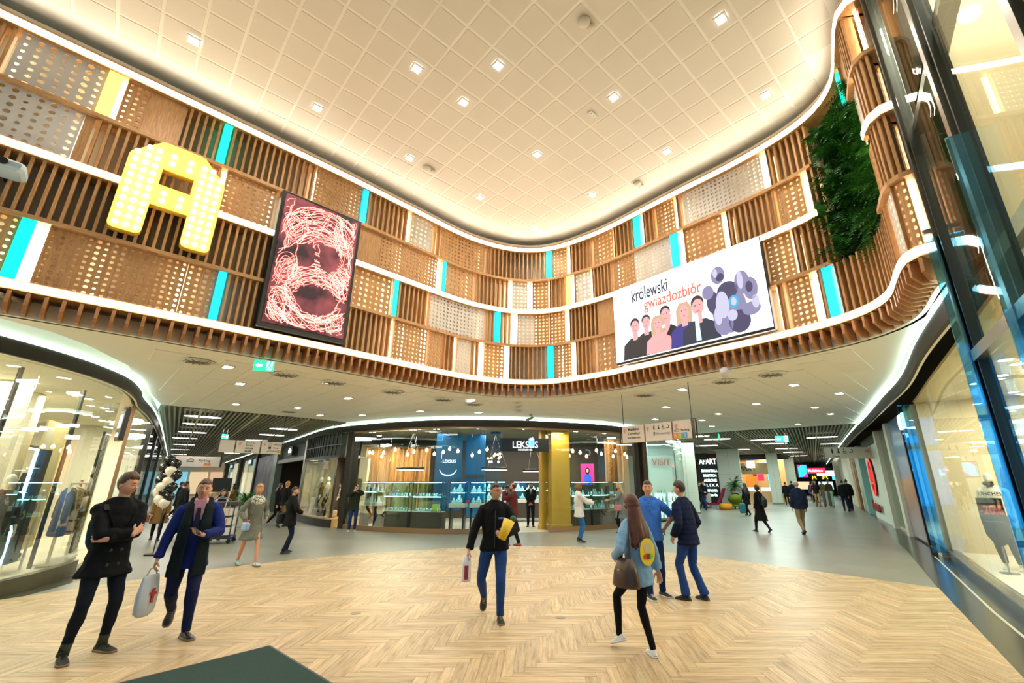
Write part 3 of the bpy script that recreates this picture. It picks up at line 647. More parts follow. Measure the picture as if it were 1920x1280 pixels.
    def head(s, mb, face=True, wide=1.0, nu=26, nv=20, egg=False):
        vs = []; fs = []
        for j in range(nv+1):
            th = pi*j/nv
            for i in range(nu):
                d = (sin(th)*sin(2*pi*i/nu), -sin(th)*cos(2*pi*i/nu), cos(th)); vs.append(s.hp(*s.hshape(d, wide)))
        for j in range(nv):
            for i in range(nu): k = (i+1) % nu; fs.append((j*nu+i, (j+1)*nu+i, (j+1)*nu+k, j*nu+k))
        mb.add(vs, fs)
        if face:
            mb.tube([s.hp(0, -.088, .022), s.hp(0, -.097, 0), s.hp(0, -.109, -.022), s.hp(0, -.094, -.034)], [(.007, .008), (.0095, .009), (.0145, .011), (.011, .006)], 8, 0, True, up=tuple(s.hR @ V3((1, 0, 0))))
            for q in (-1, 1):
                mb.ball(s.hp(q*.011, -.097, -.026), (.0085, .009, .007), 6, 5)
                mb.ball(s.hp(q*.0765*wide, .012, -.004), (.010, .020, .031), 8, 7, rot=s.hR @ Matrix.Rotation(q*.35, 3, 'Z'))
        nb = s.neck+V3((0, .005, -.06)); mb.tube([nb, s.neck+V3((0, 0, .02)), s.hc+V3((0, .012, -.07)), s.hc+V3((0, .012, -.02))], [.062, .054*(.9 if s.fem else 1), .052*(.9 if s.fem else 1), .05], 12)
def hair(F, style, m, name='hair', parent=None, seed=0):
    nu, nv = 40, 26; vs = []; fs = []; keep = {}
    for j in range(nv+1):
        th = pi*j/nv
        for i in range(nu):
            a = 2*pi*i/nu; d = (sin(th)*sin(a), -sin(th)*cos(a), cos(th)); p = F.hshape(d)
            fr = -d[1]; x = abs(d[0]); z = d[2]
            nz = noise.noise((d[0]*5+seed, d[1]*5, d[2]*5))+.8*noise.noise((d[0]*17+seed, d[1]*9, d[2]*17))
            if style in ('short', 'crop'):
                line = .56 if fr > .42 else (.56-(.42-fr)*1.3 if fr > -.25 else -.40)
                k = z > line+nz*.04; t = (.012 if style == 'crop' else .024)*(.12+1.15*max(0, z)**.8)+.005*nz*(.3+max(0, z))
                if style == 'short' and fr > .1: t += .012*max(0, z-.3)
            elif style == 'balding':
                k = (z < .62 or fr < -.75) and (fr < .12) and z > -.38; t = .008
            elif style == 'full':
                line = .48 if fr > .45 else (.48-(.45-fr)*2.2 if fr > -.1 else -.8)
                k = z > line+nz*.03; t = .024*(.5+.6*max(0, z))+.006*nz+(.008 if z < 0 else 0)
            else:
                line = .50 if fr > .55 else (.50-(.55-fr)*3.2 if fr > -.1 else -.95)
                k = z > line+nz*.02; t = .026*(.6+.5*max(0, z))+.005*nz+(.012 if z < .1 else 0)
            keep[(j, i)] = k; u = V3(p).normalized(); q = p+u*max(.003, t) if k else p-u*.004; vs.append(F.hp(*q))
    for j in range(nv):
        for i in range(nu):
            k = (i+1) % nu
            if sum((keep[(j, i)], keep[(j+1, i)], keep[(j+1, k)], keep[(j, k)])) >= 2: fs.append((j*nu+i, (j+1)*nu+i, (j+1)*nu+k, j*nu+k))
    mb = MB(); mb.add(vs, fs)
    lb = None
    if style == 'long' or style == 'verylong':
        lb = MB(); ln = .30 if style == 'long' else .46
        for q in range(13):
            a = -1.45+2.9*q/12; x, y = sin(a)*.080, cos(a)*.080+.012; rn = random.Random(q+seed); w1, w2, w3 = [rn.uniform(-.018, .018) for _ in range(3)]; e = ln*rn.uniform(.82, 1.05)
            p0 = F.hp(x*.7, y*.8, .05); base = F.hp(x, y, -.05)
            pts = [p0, base, V3((base.x+x*.35+w1, base.y+.02+abs(w1), base.z-e*.3)), V3((base.x+x*.75+w2, base.y+.06, base.z-e*.6)), V3((base.x+x*.8+w3, base.y+.075, base.z-e*.85)), V3((base.x+x*.6-w2, base.y+.08, base.z-e))]
            lb.tube(pts, [(.024, .02), (.032, .026), (.036, .028), (.038, .028), (.028, .020), (.008, .006)], 8)
    if style == 'bun': mb.ball(F.hp(0, .075, .10), (.05, .05, .045), 12, 9)
    o = mb.build(name, m, parent, smooth=True)
    if lb: remesh(lb.build('hair_length', m, parent), .010, 2)
    return o
def shoe(F, sd, mats, parent, kind='shoe', lift=0.0):
    H, k, a, yw, pt = F.leg[sd]; mb = MB()
    R = Matrix.Rotation(yw, 3, 'Z') @ Matrix.Rotation(pt, 3, 'X')
    sc = .92 if F.fem else 1.0
    prof = [(.075, .020, .030), (.062, .030, .062), (.03, .036, .082), (-.01, .038, .088), (-.05, .041, .070), (-.09, .046, .052), (-.13, .046, .042), (-.165, .037, .034), (-.185, .016, .022)]
    rings = []; n = 10; vs = []; fs = []
    heel = .06 if kind == 'heel' else 0.0
    def pz(y): return heel*max(0, min(1, (y+.11)/.15))
    for (y, w, h) in prof:
        for q in range(n):
            ang = pi*q/(n-1); vs.append(a+R @ V3((w*sc*cos(ang)*(1 if sin(ang) < .95 else 1), y*sc, -.085+.016+pz(y)+max(0, sin(ang))**.7*(h-.016))))
    N = len(prof)
    for i in range(N-1):
        for q in range(n-1): fs.append((i*n+q, i*n+q+1, (i+1)*n+q+1, (i+1)*n+q))
    fs += [tuple(range(n)), tuple((N-1)*n+q for q in range(n-1, -1, -1))]
    mb.add(vs, fs, 0)
    sv = []; sf = []; M2 = 2
    for (y, w, h) in prof:
        for z in (-.085, -.085+.020):
            for x in (-1, 1): sv.append(a+R @ V3((x*(w+.004)*sc, (y*1.03)*sc, z+pz(y))))
    for i in range(N-1):
        o = i*4; sf += [(o, o+1, o+5, o+4), (o+2, o+6, o+7, o+3), (o, o+4, o+6, o+2), (o+1, o+3, o+7, o+5)]
    sf += [(0, 2, 3, 1), (N*4-4, N*4-3, N*4-1, N*4-2)]; mb.add(sv, sf, 1)
    if kind == 'heel': mb.tube([a+R @ V3((0, .05*sc, -.085+.06)), a+R @ V3((0, .058*sc, -.085))], [.02, .012], 8, 1)
    u = (k-a).normalized()
    if kind in ('boot', 'heel'): mb.tube([a-u*.03, a+u*.03, a+u*.09], [.05*sc, .045*sc, .048*sc], 10, 0)
    for q in range(4 if kind in ('boot', 'lace', 'shoe') else 0): mb.tube([a+R @ V3((-.018, -.045-.018*q, -.085+.075-.008*q)), a+R @ V3((.018, -.052-.018*q, -.085+.073-.008*q))], .004, 5, 2)
    return mb.build('shoe', list(mats)+([mats[1]] if len(mats) < 3 else []), parent, smooth=True)
def person(label, loc, rz, h=1.78, fem=False, skin=None, top=None, topm=None, bot='trousers', botm=None, shoes=None, hairm=None, style='short', lod=1, hem=None, hemr=None, inf=None, sleeve=1.0, cuff=None, flare=0.0, group=None, name='person', cat='person', shoek='shoe', shoein=None, belly=0.0, topname='jacket', collar=None, beard=None, lash=True, botinf=.012, **kw):
    F = Fig(fem=fem, **kw); r = empty(name, loc, rz, label, cat, group); r.scale = (h/1.78,)*3
    skin = skin or SKIN; vx = {0: .0075, 1: .0115, 2: .017}[lod]
    b = MB(); F.torso(b, -.006); F.arms(b, 0); F.legs(b, -.004); F.head(b, True)
    for sd in 'LR': F.hand(b, sd)
    remesh(b.build('body', skin, r), vx if lod else .0062, 2 if lod else 2)
    if bot == 'trousers' or bot == 'leggings':
        t = MB(); i2 = botinf if bot == 'trousers' else .002
        t.tube([V3((0, 0, F.pel.z-.10)), V3((0, 0, F.pel.z-.03)), F.sp[1]+V3((0, 0, .0))], [(.148*F.sl+i2, .10+i2), (.160*F.sl+i2, .110+i2), (.135+i2, .095+i2)], 16, up=(1, 0, 0)); F.legs(t, i2, cuff, flare=flare)
        remesh(t.build('trousers', botm, r), max(.011, vx), 3, .020 if bot == 'trousers' else .006)
    if top:
        t = MB(); ii = inf if inf is not None else {'shirt': .010, 'jacket': .020, 'coat': .026, 'suit': .016}[top]
        hz = hem if hem is not None else {'shirt': .86, 'jacket': .84, 'coat': .62, 'suit': .78}[top]+F.pel.z-.93
        F.torso(t, ii, hem=hz, hemr=hemr or ((.186+ii, .128+ii) if top != 'coat' else (.205+ii, .155+ii)), belly=belly); F.arms(t, ii*.8, upto=(.9 if sleeve >= 1 else .3))
        if sleeve >= 1:
            for sd in 'LR': S, e, w, hd, pn, cu = F.arm[sd]; t.tube([e.lerp(w, .7), w-(w-e).normalized()*.012], [.036+ii*.8, .034+ii*.8], 10)
        if collar: t.tube([F.neck+V3((0, 0, -.05)), F.neck+V3((0, -.006, collar))], [(.075, .07), (.068, .066)], 14)
        remesh(t.build(topname, topm, r), max(.0115, vx), 3, .032 if top != 'suit' else .022)
    sm = shoes or (BLACK, BLACK)
    for sd in 'LR': shoe(F, sd, sm, r, shoek)
    if style: hair(F, style, hairm, parent=r, seed=len(label))
    if lod < 2:
        for q in (-1, 1):
            e = MB().ball(F.hp(q*.031, -.0862, .008), (.0112, .0095, .0062), 10, 8, rot=F.hR).build('eye', EYEW, r, smooth=True)
            MB().ball(F.hp(q*.031, -.0938, .008), (.0050, .0030, .0054), 8, 6, rot=F.hR).build('iris', IRIS, e)
            MB().tube([F.hp(q*.016, -.0965, .028), F.hp(q*.032, -.0965, .033), F.hp(q*.048, -.087, .028)], [.0028, .0038, .0022], 6).build('eyebrow', hairm or BLACK, r)
            MB().tube([F.hp(q*.017, -.0925, .0115), F.hp(q*.031, -.0965, .0150), F.hp(q*.046, -.087, .0105)], [.0022, .0034, .002], 6).build('eyelid', skin, r)
        MB().tube([F.hp(-.024, -.092, -.060), F.hp(-.008, -.0995, -.057), F.hp(.008, -.0995, -.057), F.hp(.024, -.092, -.060)], [.002, .0048, .0048, .002], 7).build('lips', LIP, r, smooth=True)
    if beard:
        vs = MB()
        for k in range(9): 
            a = -1.15+2.3*k/8; vs.ball(F.hp(sin(a)*.062, -cos(a)*.082-.004, -.078-.02*cos(a)), (.022, .02, .032), 7, 6)
        vs.tube([F.hp(-.026, -.094, -.05), F.hp(0, -.103, -.046), F.hp(.026, -.094, -.05)], [.005, .006, .005], 6)
        vs.build('beard', beard, r, smooth=True)
    return r, F
# ================================================================== walls behind and around the hall
wl = empty('wall_left', kind='structure')
MB().box((-12.2, -3.4, 6), (0.3, 9.2, 12)).build('wall_panel', CREAM, wl)
wb = empty('wall_back', kind='structure')
mb = MB(); mb.box((-11.2, -8.2, 4.5), (2.4, 0.3, 9)).box((6.6, -8.2, 4.5), (8, 0.3, 9)).box((-3.8, -8.2, 8.2), (13, 0.3, 2)).box((-3.8, -8.2, 3.9), (13, .25, .35))
mb.build('wall_panel', CREAM, wb)
mb = MB()
for x in (-10, -7.5, -5, -2.5, 0, 2.5): mb.box((x, -8.2, 3.6), (0.12, 0.2, 7.2))
mb.build('mullion', STEELD, wb)
wr = empty('wall_right', kind='structure')
MB().box((8.5, -4, 5), (0.3, 9, 10)).build('wall_panel', CREAM, wr)
ou = empty('wall_sky_block', kind='structure')  # added enclosure around everything, shuts out the sky's light
for c_, d_ in (((-66, 36, 4.6), (.3, 90, 9.2)), ((52, 36, 4.6), (.3, 90, 9.2)), ((-7, 81, 4.6), (118, .3, 9.2)), ((-39.5, -8.3, 4.6), (54, .3, 9.2)), ((31.5, -8.3, 4.6), (42, .3, 9.2))): MB().box(c_, d_).build('wall_panel', CREAM, ou)
MB().box((-7, 36, 9.3), (118, 90, .2)).build('roof_sky_block', CREAM, ou)  # added lid over the enclosure, stops sky light from above
# ================================================================== jeweller in the middle
LX = Curve([(-7.84,18.67),(-6.8,17.98),(-5.57,17.33),(-4.2,16.86),(-2.93,16.64),(-.89,16.79),(.44,17.2),(2.47,18.1),(4.0,19.3),(4.36,19.61)], 10)
def s_at_x(c, x):
    lo, hi = 0, c.len
    for _ in range(40):
        m = (lo+hi)/2
        if c.at(m).x < x: lo = m
        else: hi = m
    return lo
cv = cove('trim_1', [(-53,75),(-32,48.4),(-24,38.3),(-16.3,28.5),(-12.8,24.1),(-9.9,20.4),(-8.5,19.0),(-6.8,17.90),(-5.57,17.25),(-4.2,16.76),(-2.93,16.54),(-.89,16.69),(.44,17.1),(2.47,18.0),(4.0,19.2),(4.6,19.8),(5.0,21.0),(5.2,24)])
shop = empty('wall_shop', kind='structure')
WALLB = mat('shop_wall_brown', C(66,58,44), 0.6); SHC = mat('shop_ceiling_dark', C(92,94,78), 0.7); SHF = mat('shop_floor_pale', C(214,210,190), 0.25)
GOLD = mat('gold_panel', C(206,160,56), 0.4, 0.35); GOLDF = mat('gold_wall', C(170,140,30), 0.5)
LXP = [tuple(LX.off(LX.len*k/24, -.06)) for k in range(25)]
INT = LXP+[(4.9,20.6),(4.7,23.6),(-8.9,22.9),(-8.7,19.6)]
polymesh(INT, 0.0, 0.03).build('shop_floor', SHF, shop); polymesh(INT, 3.74, 3.80).build('shop_ceiling', SHC, shop)
def wallseg(name, a, b, m, par, h=3.8, th=.08):
    a, b = Vector(a), Vector(b); c = (a+b)/2; return MB().box((c.x, c.y, h/2), ((b-a).length, th, h), atan2((b-a).y, (b-a).x)).build(name, m, par)
wallseg('shop_back_wall', (4.7,23.6), (-8.9,22.9), WALLB, shop); wallseg('side_wall', (-8.9,22.9), (-8.5,19.4), WALLB, shop); wallseg('side_wall', (4.9,20.4), (4.7,23.6), WALLB, shop)
w1 = empty('window_1', kind='structure')
sd0, sd1 = s_at_x(LX, -1.30), s_at_x(LX, 0.44)
mb = MB(); LX.ribbon(mb, 0, 0.32, -0.35, 0.02, 0, 3.72); mb.build('end_post', DARK, w1)
mb = MB(); LX.ribbon(mb, LX.len-.26, LX.len, -0.35, 0.02, 0, 3.72); mb.build('end_post', DARK, w1)
BRZ = mat('bronze_plinth', C(150,120,88), 0.35, 0.5)
for a, bq in ((0.32, sd0), (sd1, LX.len-.26)):
    mb = MB(); LX.ribbon(mb, a, bq, -0.12, 0.0, 0, 0.16, .3); mb.build('plinth', BRZ, w1)
mb = MB(); LX.ribbon(mb, 0.32, LX.len-.26, -0.08, 0.0, 3.63, 3.70, .3); mb.build('head_rail', BRZ, w1)
n = 7
for a, bq, n in ((0.34, sd0, 6), (sd1, LX.len-.28, 4)):
    for i in range(n):
        w = (bq-a)/n; mb = MB(); LX.ribbon(mb, a+i*w+.004, a+(i+1)*w-.004, -0.05, -0.038, 0.16, 3.63, .6); mb.build('pane', GLASS, w1)
p = LX.off(sd1, -.1); d1 = empty('door_1', (p.x, p.y, 0), kind='structure')
MB().box((-.14, .55, 1.85), (0.02, 1.0, 3.6), radians(15)).build('leaf', GLASS, d1)
hd = MB().tube([(-.18, .25, 0.9), (-.18, .25, 1.75)], .016, 8).tube([(-.18, .25, 1.0), (-.13, .25, 1.0)], .01, 6).tube([(-.18, .25, 1.65), (-.13, .25, 1.65)], .01, 6).build('handle', STEEL, d1)
# gold column and door jamb
t = empty('gold_column', (0.82, 17.85, 0), radians(22), 'tall brushed gold column beside the jeweller door', 'column')
MB().cham((0, 0, 1.87), (0.78, 0.5, 3.7), .01).build('shaft', GOLD, t); MB().cham((0, 0, 0.12), (0.86, 0.58, 0.24), .02).build('base', GOLD, t)
# faint mannequin relief behind the golden screen
t = empty('gold_jamb', (0.22, 18.0, 0), radians(22), 'narrow gold door post left of the gold column', 'post')
MB().cham((0, 0, 1.85), (0.22, 0.3, 3.66), .01).build('shaft', GOLD, t); MB().cham((0, 0, 0.1), (0.27, 0.36, 0.2), .015).build('base', GOLD, t)
# sign over the door
t = empty('shop_sign', (-0.475, 16.86, 3.05), radians(4), 'black lightbox sign with white lettering and blue square over the jeweller door', 'sign')
MB().cham((0, 0.06, 0), (1.82, 0.16, 0.48), .008).build('box', BLACK, t)
SGW = emis('sign_white', (0.9, 0.97, 1.0), 1.5); SGB = emis('sign_blue', (0.08, 0.35, 0.95), 1.4)
MB().box((0.265, -0.024, 0.06), (0.22, 0.01, 0.34)).build('blue_panel', SGB, t)
fit(text('leksus', SGW, 'lettering', t, (0.03, -0.036, -0.01)), .94, .24); fit(text('goldsilver', SGW, 'lettering', t, (0.03, -0.036, -0.185)), .54)
MB().prism([(-.09, .05), (-.06, .085), (.06, .085), (.09, .05), (0, -.03)], 0, .01).build('diamond', SGW, t, (0.265, -0.032, 0.165), rot=(pi/2, 0, 0))
# smaller logo inside on the blue wall
BLUEW = mat('blue_wall', C(20,96,150), 0.4)
t = empty('display_banner', (-3.75, 19.3, 0), radians(5), 'blue wall panel with white lettering and a white necklace arc', 'panel')
MB().box((0, 0.03, 2.15), (1.1, 0.06, 3.1)).build('board', BLUEW, t)
text('leksus2', SGW, 'lettering', t, (0.03, -0.02, 2.55), (pi/2, 0, 0))
MB().tube([(0.38*sin(a)*.95, -0.03, 2.28-.30*cos(a)) for a in [(-1.35+2.7*k/14) for k in range(15)]], [.008+.018*(1-abs(k-7)/7) for k in range(15)], 6).build('necklace_arc', SGW, t)
t = empty('display_banner', (-2.72, 20.0, 0), radians(-3), 'second blue glass wall panel behind the jeweller cases', 'panel')
MB().box((0, 0.03, 2.0), (0.85, 0.06, 3.4)).build('board', BLUEW, t)
MB().box((0, -0.01, 1.95), (0.85, 0.03, 0.16)).build('rail', WALLB, t)
# oak slat curtains
CURT = wood('curtain_wood', C(120,70,28), C(222,160,84), 0.5, (14, 14, 0.25), 0.1, 3.0)
def curtain(loc, rz, w, z0, z1, label):
    t = empty('wooden_curtain', loc, rz, label, 'curtain'); n = int(w/0.045); mb = MB(); vs = []
    for i in range(n):
        x = -w/2+w*i/n; y = 0.10*sin(x*9)+0.05*sin(x*31); mb.box((x, y, (z0+z1)/2), (0.040, 0.03, z1-z0), 0.5*cos(x*9))
    mb.build('slat_sheet', CURT, t); MB().box((0, 0, z1+.02), (w, .16, .05)).build('rail', BLACK, t)
curtain((-6.22, 20.5, 0), radians(14), 2.8, 0.2, 3.2, 'wide wavy curtain of warm wooden slats in the jeweller window')
curtain((3.55, 20.6, 0), radians(-24), 1.0, 0.6, 3.55, 'narrow wavy curtain of warm wooden slats right of the reflected lettering')
t = MB().box((4.3, 21.0, 2.2), (0.8, .06, 3.0), radians(-35)).build('gold_wall_panel', GOLDF); tag(t, 'yellow gold wall panel at the right end of the jeweller', 'panel')
# lights inside
BULB = emis('bulb_warm', (1.0, 0.66, 0.30), 14.0)
blb = MB().lathe([(0.012, .055), (0.022, .03), (0.05, -.01), (0.058, -.05), (0.045, -.085), (0.02, -.105)], (0, 0, 0), 12).mesh('bulb', BULB, True)
skt = MB().lathe([(0.012, .12), (0.02, .115), (0.02, .055), (0.012, .05)], (0, 0, 0), 8).mesh('socket', BLACK, True)
crd = MB().tube([(0, 0, 0.12), (0, 0, 1.12)], .004, 5).mesh('cord', BLACK)
BULBS = [(-7.57,19.2,2.77),(-7.1,19.2,2.95),(-6.97,19.2,2.93),(-6.57,19.2,2.79),(-6.51,19.2,2.94),(-5.74,18.3,3.0),(-5.23,18.3,2.81),(-4.98,18.3,2.93),(-4.46,18.3,2.99),(-4.15,18.3,2.84),(-3.79,18.3,2.91),(-3.54,18.3,3.04),(-3.2,18.3,2.95),(-2.6,18.2,2.78),(-2.32,18.2,2.91),(-2.01,18.2,3.01),(1.3,18.5,2.78),(1.46,18.5,2.96),(1.76,18.5,2.91),(2.03,18.6,2.76),(2.56,19.5,3.05),(2.77,19.5,2.91),(3.38,19.5,3.02),(3.27,19.5,2.81),(3.83,19.8,2.91),(3.95,19.9,2.79)]
for kb, (x, y, z) in enumerate(sorted(BULBS, key=lambda b: b[0]/b[1])):
    side = 'left of the shop sign' if x < 0 else 'right of the gold column'
    t = empty('pendant_bulb', (x, y, z), 0, ORD[kb if kb < 16 else kb-16] + ' bare glowing bulb from the left, ' + side, 'pendant lamp', 'hanging bulbs ' + side)
    inst(blb, 'bulb', t); inst(skt, 'socket', t); c = inst(crd, 'cord', t, (0, 0, 0)); c.scale = (1, 1, 1); c.location.z = .12*(1-(3.74-z-.12)); c.scale.z = 3.74-z-.12
ch = empty('chandelier', (-1.75, 19.0, 0), 0, 'cluster chandelier of small glowing globes left of the shop sign', 'chandelier')
MB().lathe([(0.22, 3.72), (0.22, 3.66), (0.2, 3.65)], (0, 0, 0), 18).build('canopy', BLACK, ch)
gl_me = MB().ball((0, 0, 0), .045, 10, 8).mesh('globe', BULB, True)
for x, y, z in [(-2.05,19.0,2.66),(-1.9,19.0,2.67),(-1.99,19.1,2.53),(-1.89,18.9,2.52),(-1.76,19.0,2.83),(-1.81,19.1,2.77),(-1.65,19.0,2.81),(-1.56,19.0,2.85),(-1.59,18.9,2.66),(-1.54,19.0,2.72),(-1.62,19.1,2.52)]:
    inst(gl_me, 'globe', ch, (x+1.75, y-19.0, z)); MB().tube([(x+1.75, y-19, z), (0.4*(x+1.75), .4*(y-19), 3.65)], .004, 4).build('wire', BLACK, ch)
def ring(loc, r, label):
    t = empty('ring_lamp', loc, 0, label, 'ring lamp'); n = 28; P = [(r*cos(2*pi*k/n), r*sin(2*pi*k/n)) for k in range(n+1)]
    MB().tube([(x, y, 0.02) for x, y in P], [(.055, .03)]*(n+1), 6, up=(0, 0, 1)).build('ring', BLACK, t)
    MB().tube([(x, y, -0.04) for x, y in P], [(.006, .02)]*(n+1), 6, up=(0, 0, 1)).build('glow_band', emis('ring_glow', (1, .95, .8), 2.5) if not bpy.data.materials.get('ring_glow') else bpy.data.materials['ring_glow'], t)
    for k in (0, 9, 19): MB().tube([(P[k][0], P[k][1], .05), (0, 0, 3.7-loc[2])], .004, 4).build('wire', STEEL, t)
ring((-5.4, 19.5, 2.25), .55, 'black ring lamp in front of the wooden curtain'); ring((-1.86, 20, 2.26), .55, 'black ring lamp under the globe chandelier'); ring((-0.2, 20.6, 2.2), .42, 'black ring lamp behind the open jeweller door')
for k, (x, y) in enumerate(((-7.0, 19.0), (-5.0, 18.0), (-4.0, 17.7), (-2.4, 17.5), (-.6, 17.7), (1.6, 18.6), (2.9, 19.3))):
    t = empty('twin_spotlight', (x, y, 3.735), radians(10*k), ORD[k]+' twin recessed spotlight from the left in the dark jeweller ceiling', 'spotlight', 'twin spotlights in the jeweller ceiling')
    MB().box((0, 0, 0), (.34, .16, .02)).build('plate', BLACK, t); MB().lathe([(.05, -.012), (.04, -.02)], (-.08, 0, 0), 10).lathe([(.05, -.012), (.04, -.02)], (.08, 0, 0), 10).build('lamp', LAMP, t)
area('shop_light', (-5.4, 19.6, 3.7), 3.0, 110, NEUT, sizey=1.5); area('shop_light', (-1.0, 20.4, 3.7), 3.0, 160, NEUT, sizey=2.0); area('shop_light', (2.6, 20.4, 3.7), 2.0, 110, NEUT, sizey=1.6); area('shop_light', (-6.2, 19.8, 3.3), 2.4, 130, WARM, (radians(-25), 0, 0), .3)
area('column_fill', (0.9, 17.35, 3.55), .5, 40, WARM, sizey=.2)  # added fill without a fitting, brightens the gold column
# display cases
CASEG = glass('case_glass', (0.80, 0.97, 0.98), 0.6, 0.0, 0.02); CLED = emis('case_led', (0.66, 0.96, 1.0), 22.0); CBACK = glass('case_back', (0.62, 0.86, 0.88), 0.3); CTOP = mat('case_counter', C(214,214,202), 0.3); CBASE = mat('case_base', C(58,52,42), 0.45); DKF = mat('case_frame', C(26,34,36), 0.3, 0.3)
BUST = mat('jewel_bust_white', C(232,240,238), 0.4); NECK = mat('necklace_dark', C(40,60,80), 0.3, 0.6); NAVY = mat('watch_navy', C(16,34,84), 0.5); SILV = mat('silver', C(190,196,200), 0.25, 0.9)
bm_ = MB(); bm_.tube([(0, .0, 0), (0, .012, .05), (0, .02, .12), (0, .03, .17), (0, .03, .24)], [(.085, .035), (.115, .04), (.085, .035), (.036, .03), (.034, .028)], 12, up=(1, 0, 0)); bust_me = bm_.mesh('bust', BUST, True)
neck_me = MB().tube([(.05*sin(a)*1.15, -.022-.02*cos(a)*.6, .155-.075*cos(a)) for a in [(-2.2+4.4*k/14) for k in range(15)]], .006, 5).mesh('necklace', NECK, True)
stand_me = MB().tube([(0, 0, 0), (0, 0, .05), (0, .01, .07)], [.035, .02, .03], 8).ball((0, .005, .085), (.035, .02, .03), 8, 6).mesh('jewel_stand', BUST, True)
watch_me = MB().tube([(-.028, 0, .03), (-.02, 0, .055), (.02, 0, .055), (.028, 0, .03), (.02, 0, .008), (-.02, 0, .008), (-.028, 0, .03)], [(.004, .012)]*7, 6, up=(0, 1, 0)).lathe([(.018, .052), (.018, .064), (.012, .066)], (0, 0, 0), 10).mesh('watch', SILV, True)
NB = [0]
def case(loc, rz, w, zb, label, items, depth=.45, ztop=1.70, counter=False, short=''):
    t = empty('display_case', loc, rz, label, 'display case')
    if counter:
        MB().cham((0, 0, zb-.06), (w, depth+.1, .14), .01).build('counter', CTOP, t)
        for x in (-w/2+.06, w/2-.06): MB().box((x, 0, (zb-.13)/2), (.06, depth-.04, zb-.13)).build('leg', DKF, t)
    else: MB().cham((0, 0, (zb+.03)/2), (w, depth, zb-.03), .01).build('base', CBASE, t)
    zf = zb+.012; h = ztop-zf
    for sx in (-1, 1):
        for sy in (-1, 1): MB().box((sx*(w/2-.012), sy*(depth/2-.012), zf+h/2), (.022, .022, h)).build('frame_post', DKF, t)
    f = MB()
    for sy in (-1, 1): f.box((0, sy*(depth/2-.012), ztop), (w, .022, .022))
    for sx in (-1, 1): f.box((sx*(w/2-.012), 0, ztop), (.022, depth, .022))
    f.build('top_frame', DKF, t); zm = zf+h*.5
    MB().box((0, 0, zm), (w-.05, depth-.05, .012)).build('shelf', CASEG, t); MB().box((0, -depth/2+.02, zm), (w-.05, .012, .02)).build('shelf_edge', emis('shelf_edge', (.8, 1, 1), 1.5) if not bpy.data.materials.get('shelf_edge') else bpy.data.materials['shelf_edge'], t)
    MB().box((0, -depth/2+.004, zf+h/2), (w-.05, .006, h-.02)).build('pane', CASEG, t)
    MB().box((0, depth/2-.006, zf+h/2), (w-.05, .008, h-.02)).build('back_pane', GLASS if items == 'w' else CBACK, t)
    MB().box((0, -depth/2+.05, ztop-.022), (w-.08, .03, .014)).build('led_bar', CLED, t); MB().box((0, -depth/2+.05, zm-.016), (w-.08, .02, .01)).build('led_bar', CLED, t)
    MB().box((0, 0, zf), (w-.03, depth-.03, .012)).build('deck', CTOP, t)
    R = Matrix.Rotation(rz, 3, 'Z'); rnd = random.Random(int(abs(loc[0])*100)); s = short
    for z in (zf+.008, zm+.008):
        x = -w/2+.12; lv_ = 'lower deck' if z < zm else 'upper shelf'
        while x < w/2-.1:
            NB[0] += 1; p = Vector(loc)+R @ Vector((x, rnd.uniform(-.06, .08), z)); kd = items[NB[0] % len(items)]; a = rz+rnd.uniform(-.4, .4)
            if kd == 'b':
                o = empty('jewel_bust', p, a, 'white jewellery bust on the '+lv_+' of the '+s, 'jewellery bust', 'busts on the '+lv_+' of the '+s); sc = rnd.choice((.75, .95, 1.2)); o.scale = (sc,)*3; inst(bust_me, 'bust', o); inst(neck_me, 'necklace', o); x += .20
            elif kd == 's':
                for q in range(3):
                    p2 = p+R @ Vector((.05*(q % 2), -.12+.1*q, 0)); o = inst(stand_me, 'jewel_stand', None, p2, a); tag(o, 'white ring stand on the '+lv_+' of the '+s, 'jewel stand', 'ring stands on the '+lv_+' of the '+s)
                x += .11
            else:
                for q in range(2):
                    p2 = p+R @ Vector((.0, -.10+.13*q, .02)); o = inst(watch_me, 'wristwatch', None, p2, a); tag(o, 'silver wristwatch on the '+lv_+' of the '+s, 'watch', 'watches on the '+lv_+' of the '+s)
                x += .085
def on(xx, dep):
    s = s_at_x(LX, xx); p = LX.off(s, -dep); n = LX.nrm(s); return (p.x, p.y, 0.03), atan2(n.y, n.x)+pi/2
for k, (xx, w, zb, lab, it, cn, sh_) in enumerate(((-6.98, .95, .93, 'leftmost glass case on a white counter behind the photographing man', 'bsb', True, 'leftmost counter case'), (-5.62, 1.25, .63, 'glass watch case below the left part of the wooden curtain', 'wws', False, 'case below the wooden curtain'), (-4.25, 1.22, .63, 'glass watch case with yellow box below the blue logo wall', 'wsw', False, 'case below the blue logo wall'), (-2.95, .60, .93, 'left narrow glass case of white busts on the white table', 'b', True, 'left narrow case on the white table'), (-2.15, .60, .93, 'right narrow glass case of white busts on the white table', 'b', True, 'right narrow case on the white table'), (1.95, .85, .66, 'glass case of white busts right of the gold column', 'bbs', False, 'case right of the gold column'), (2.9, .95, .66, 'glass case of white busts behind the woman in white', 'bsb', False, 'case behind the woman in white'), (3.8, .70, .66, 'glass case at the right end of the jeweller', 'sws', False, 'rightmost jeweller case'))):
    l, rz = on(xx, .75); case(l, rz, w, zb, lab, it, counter=cn, short=sh_)
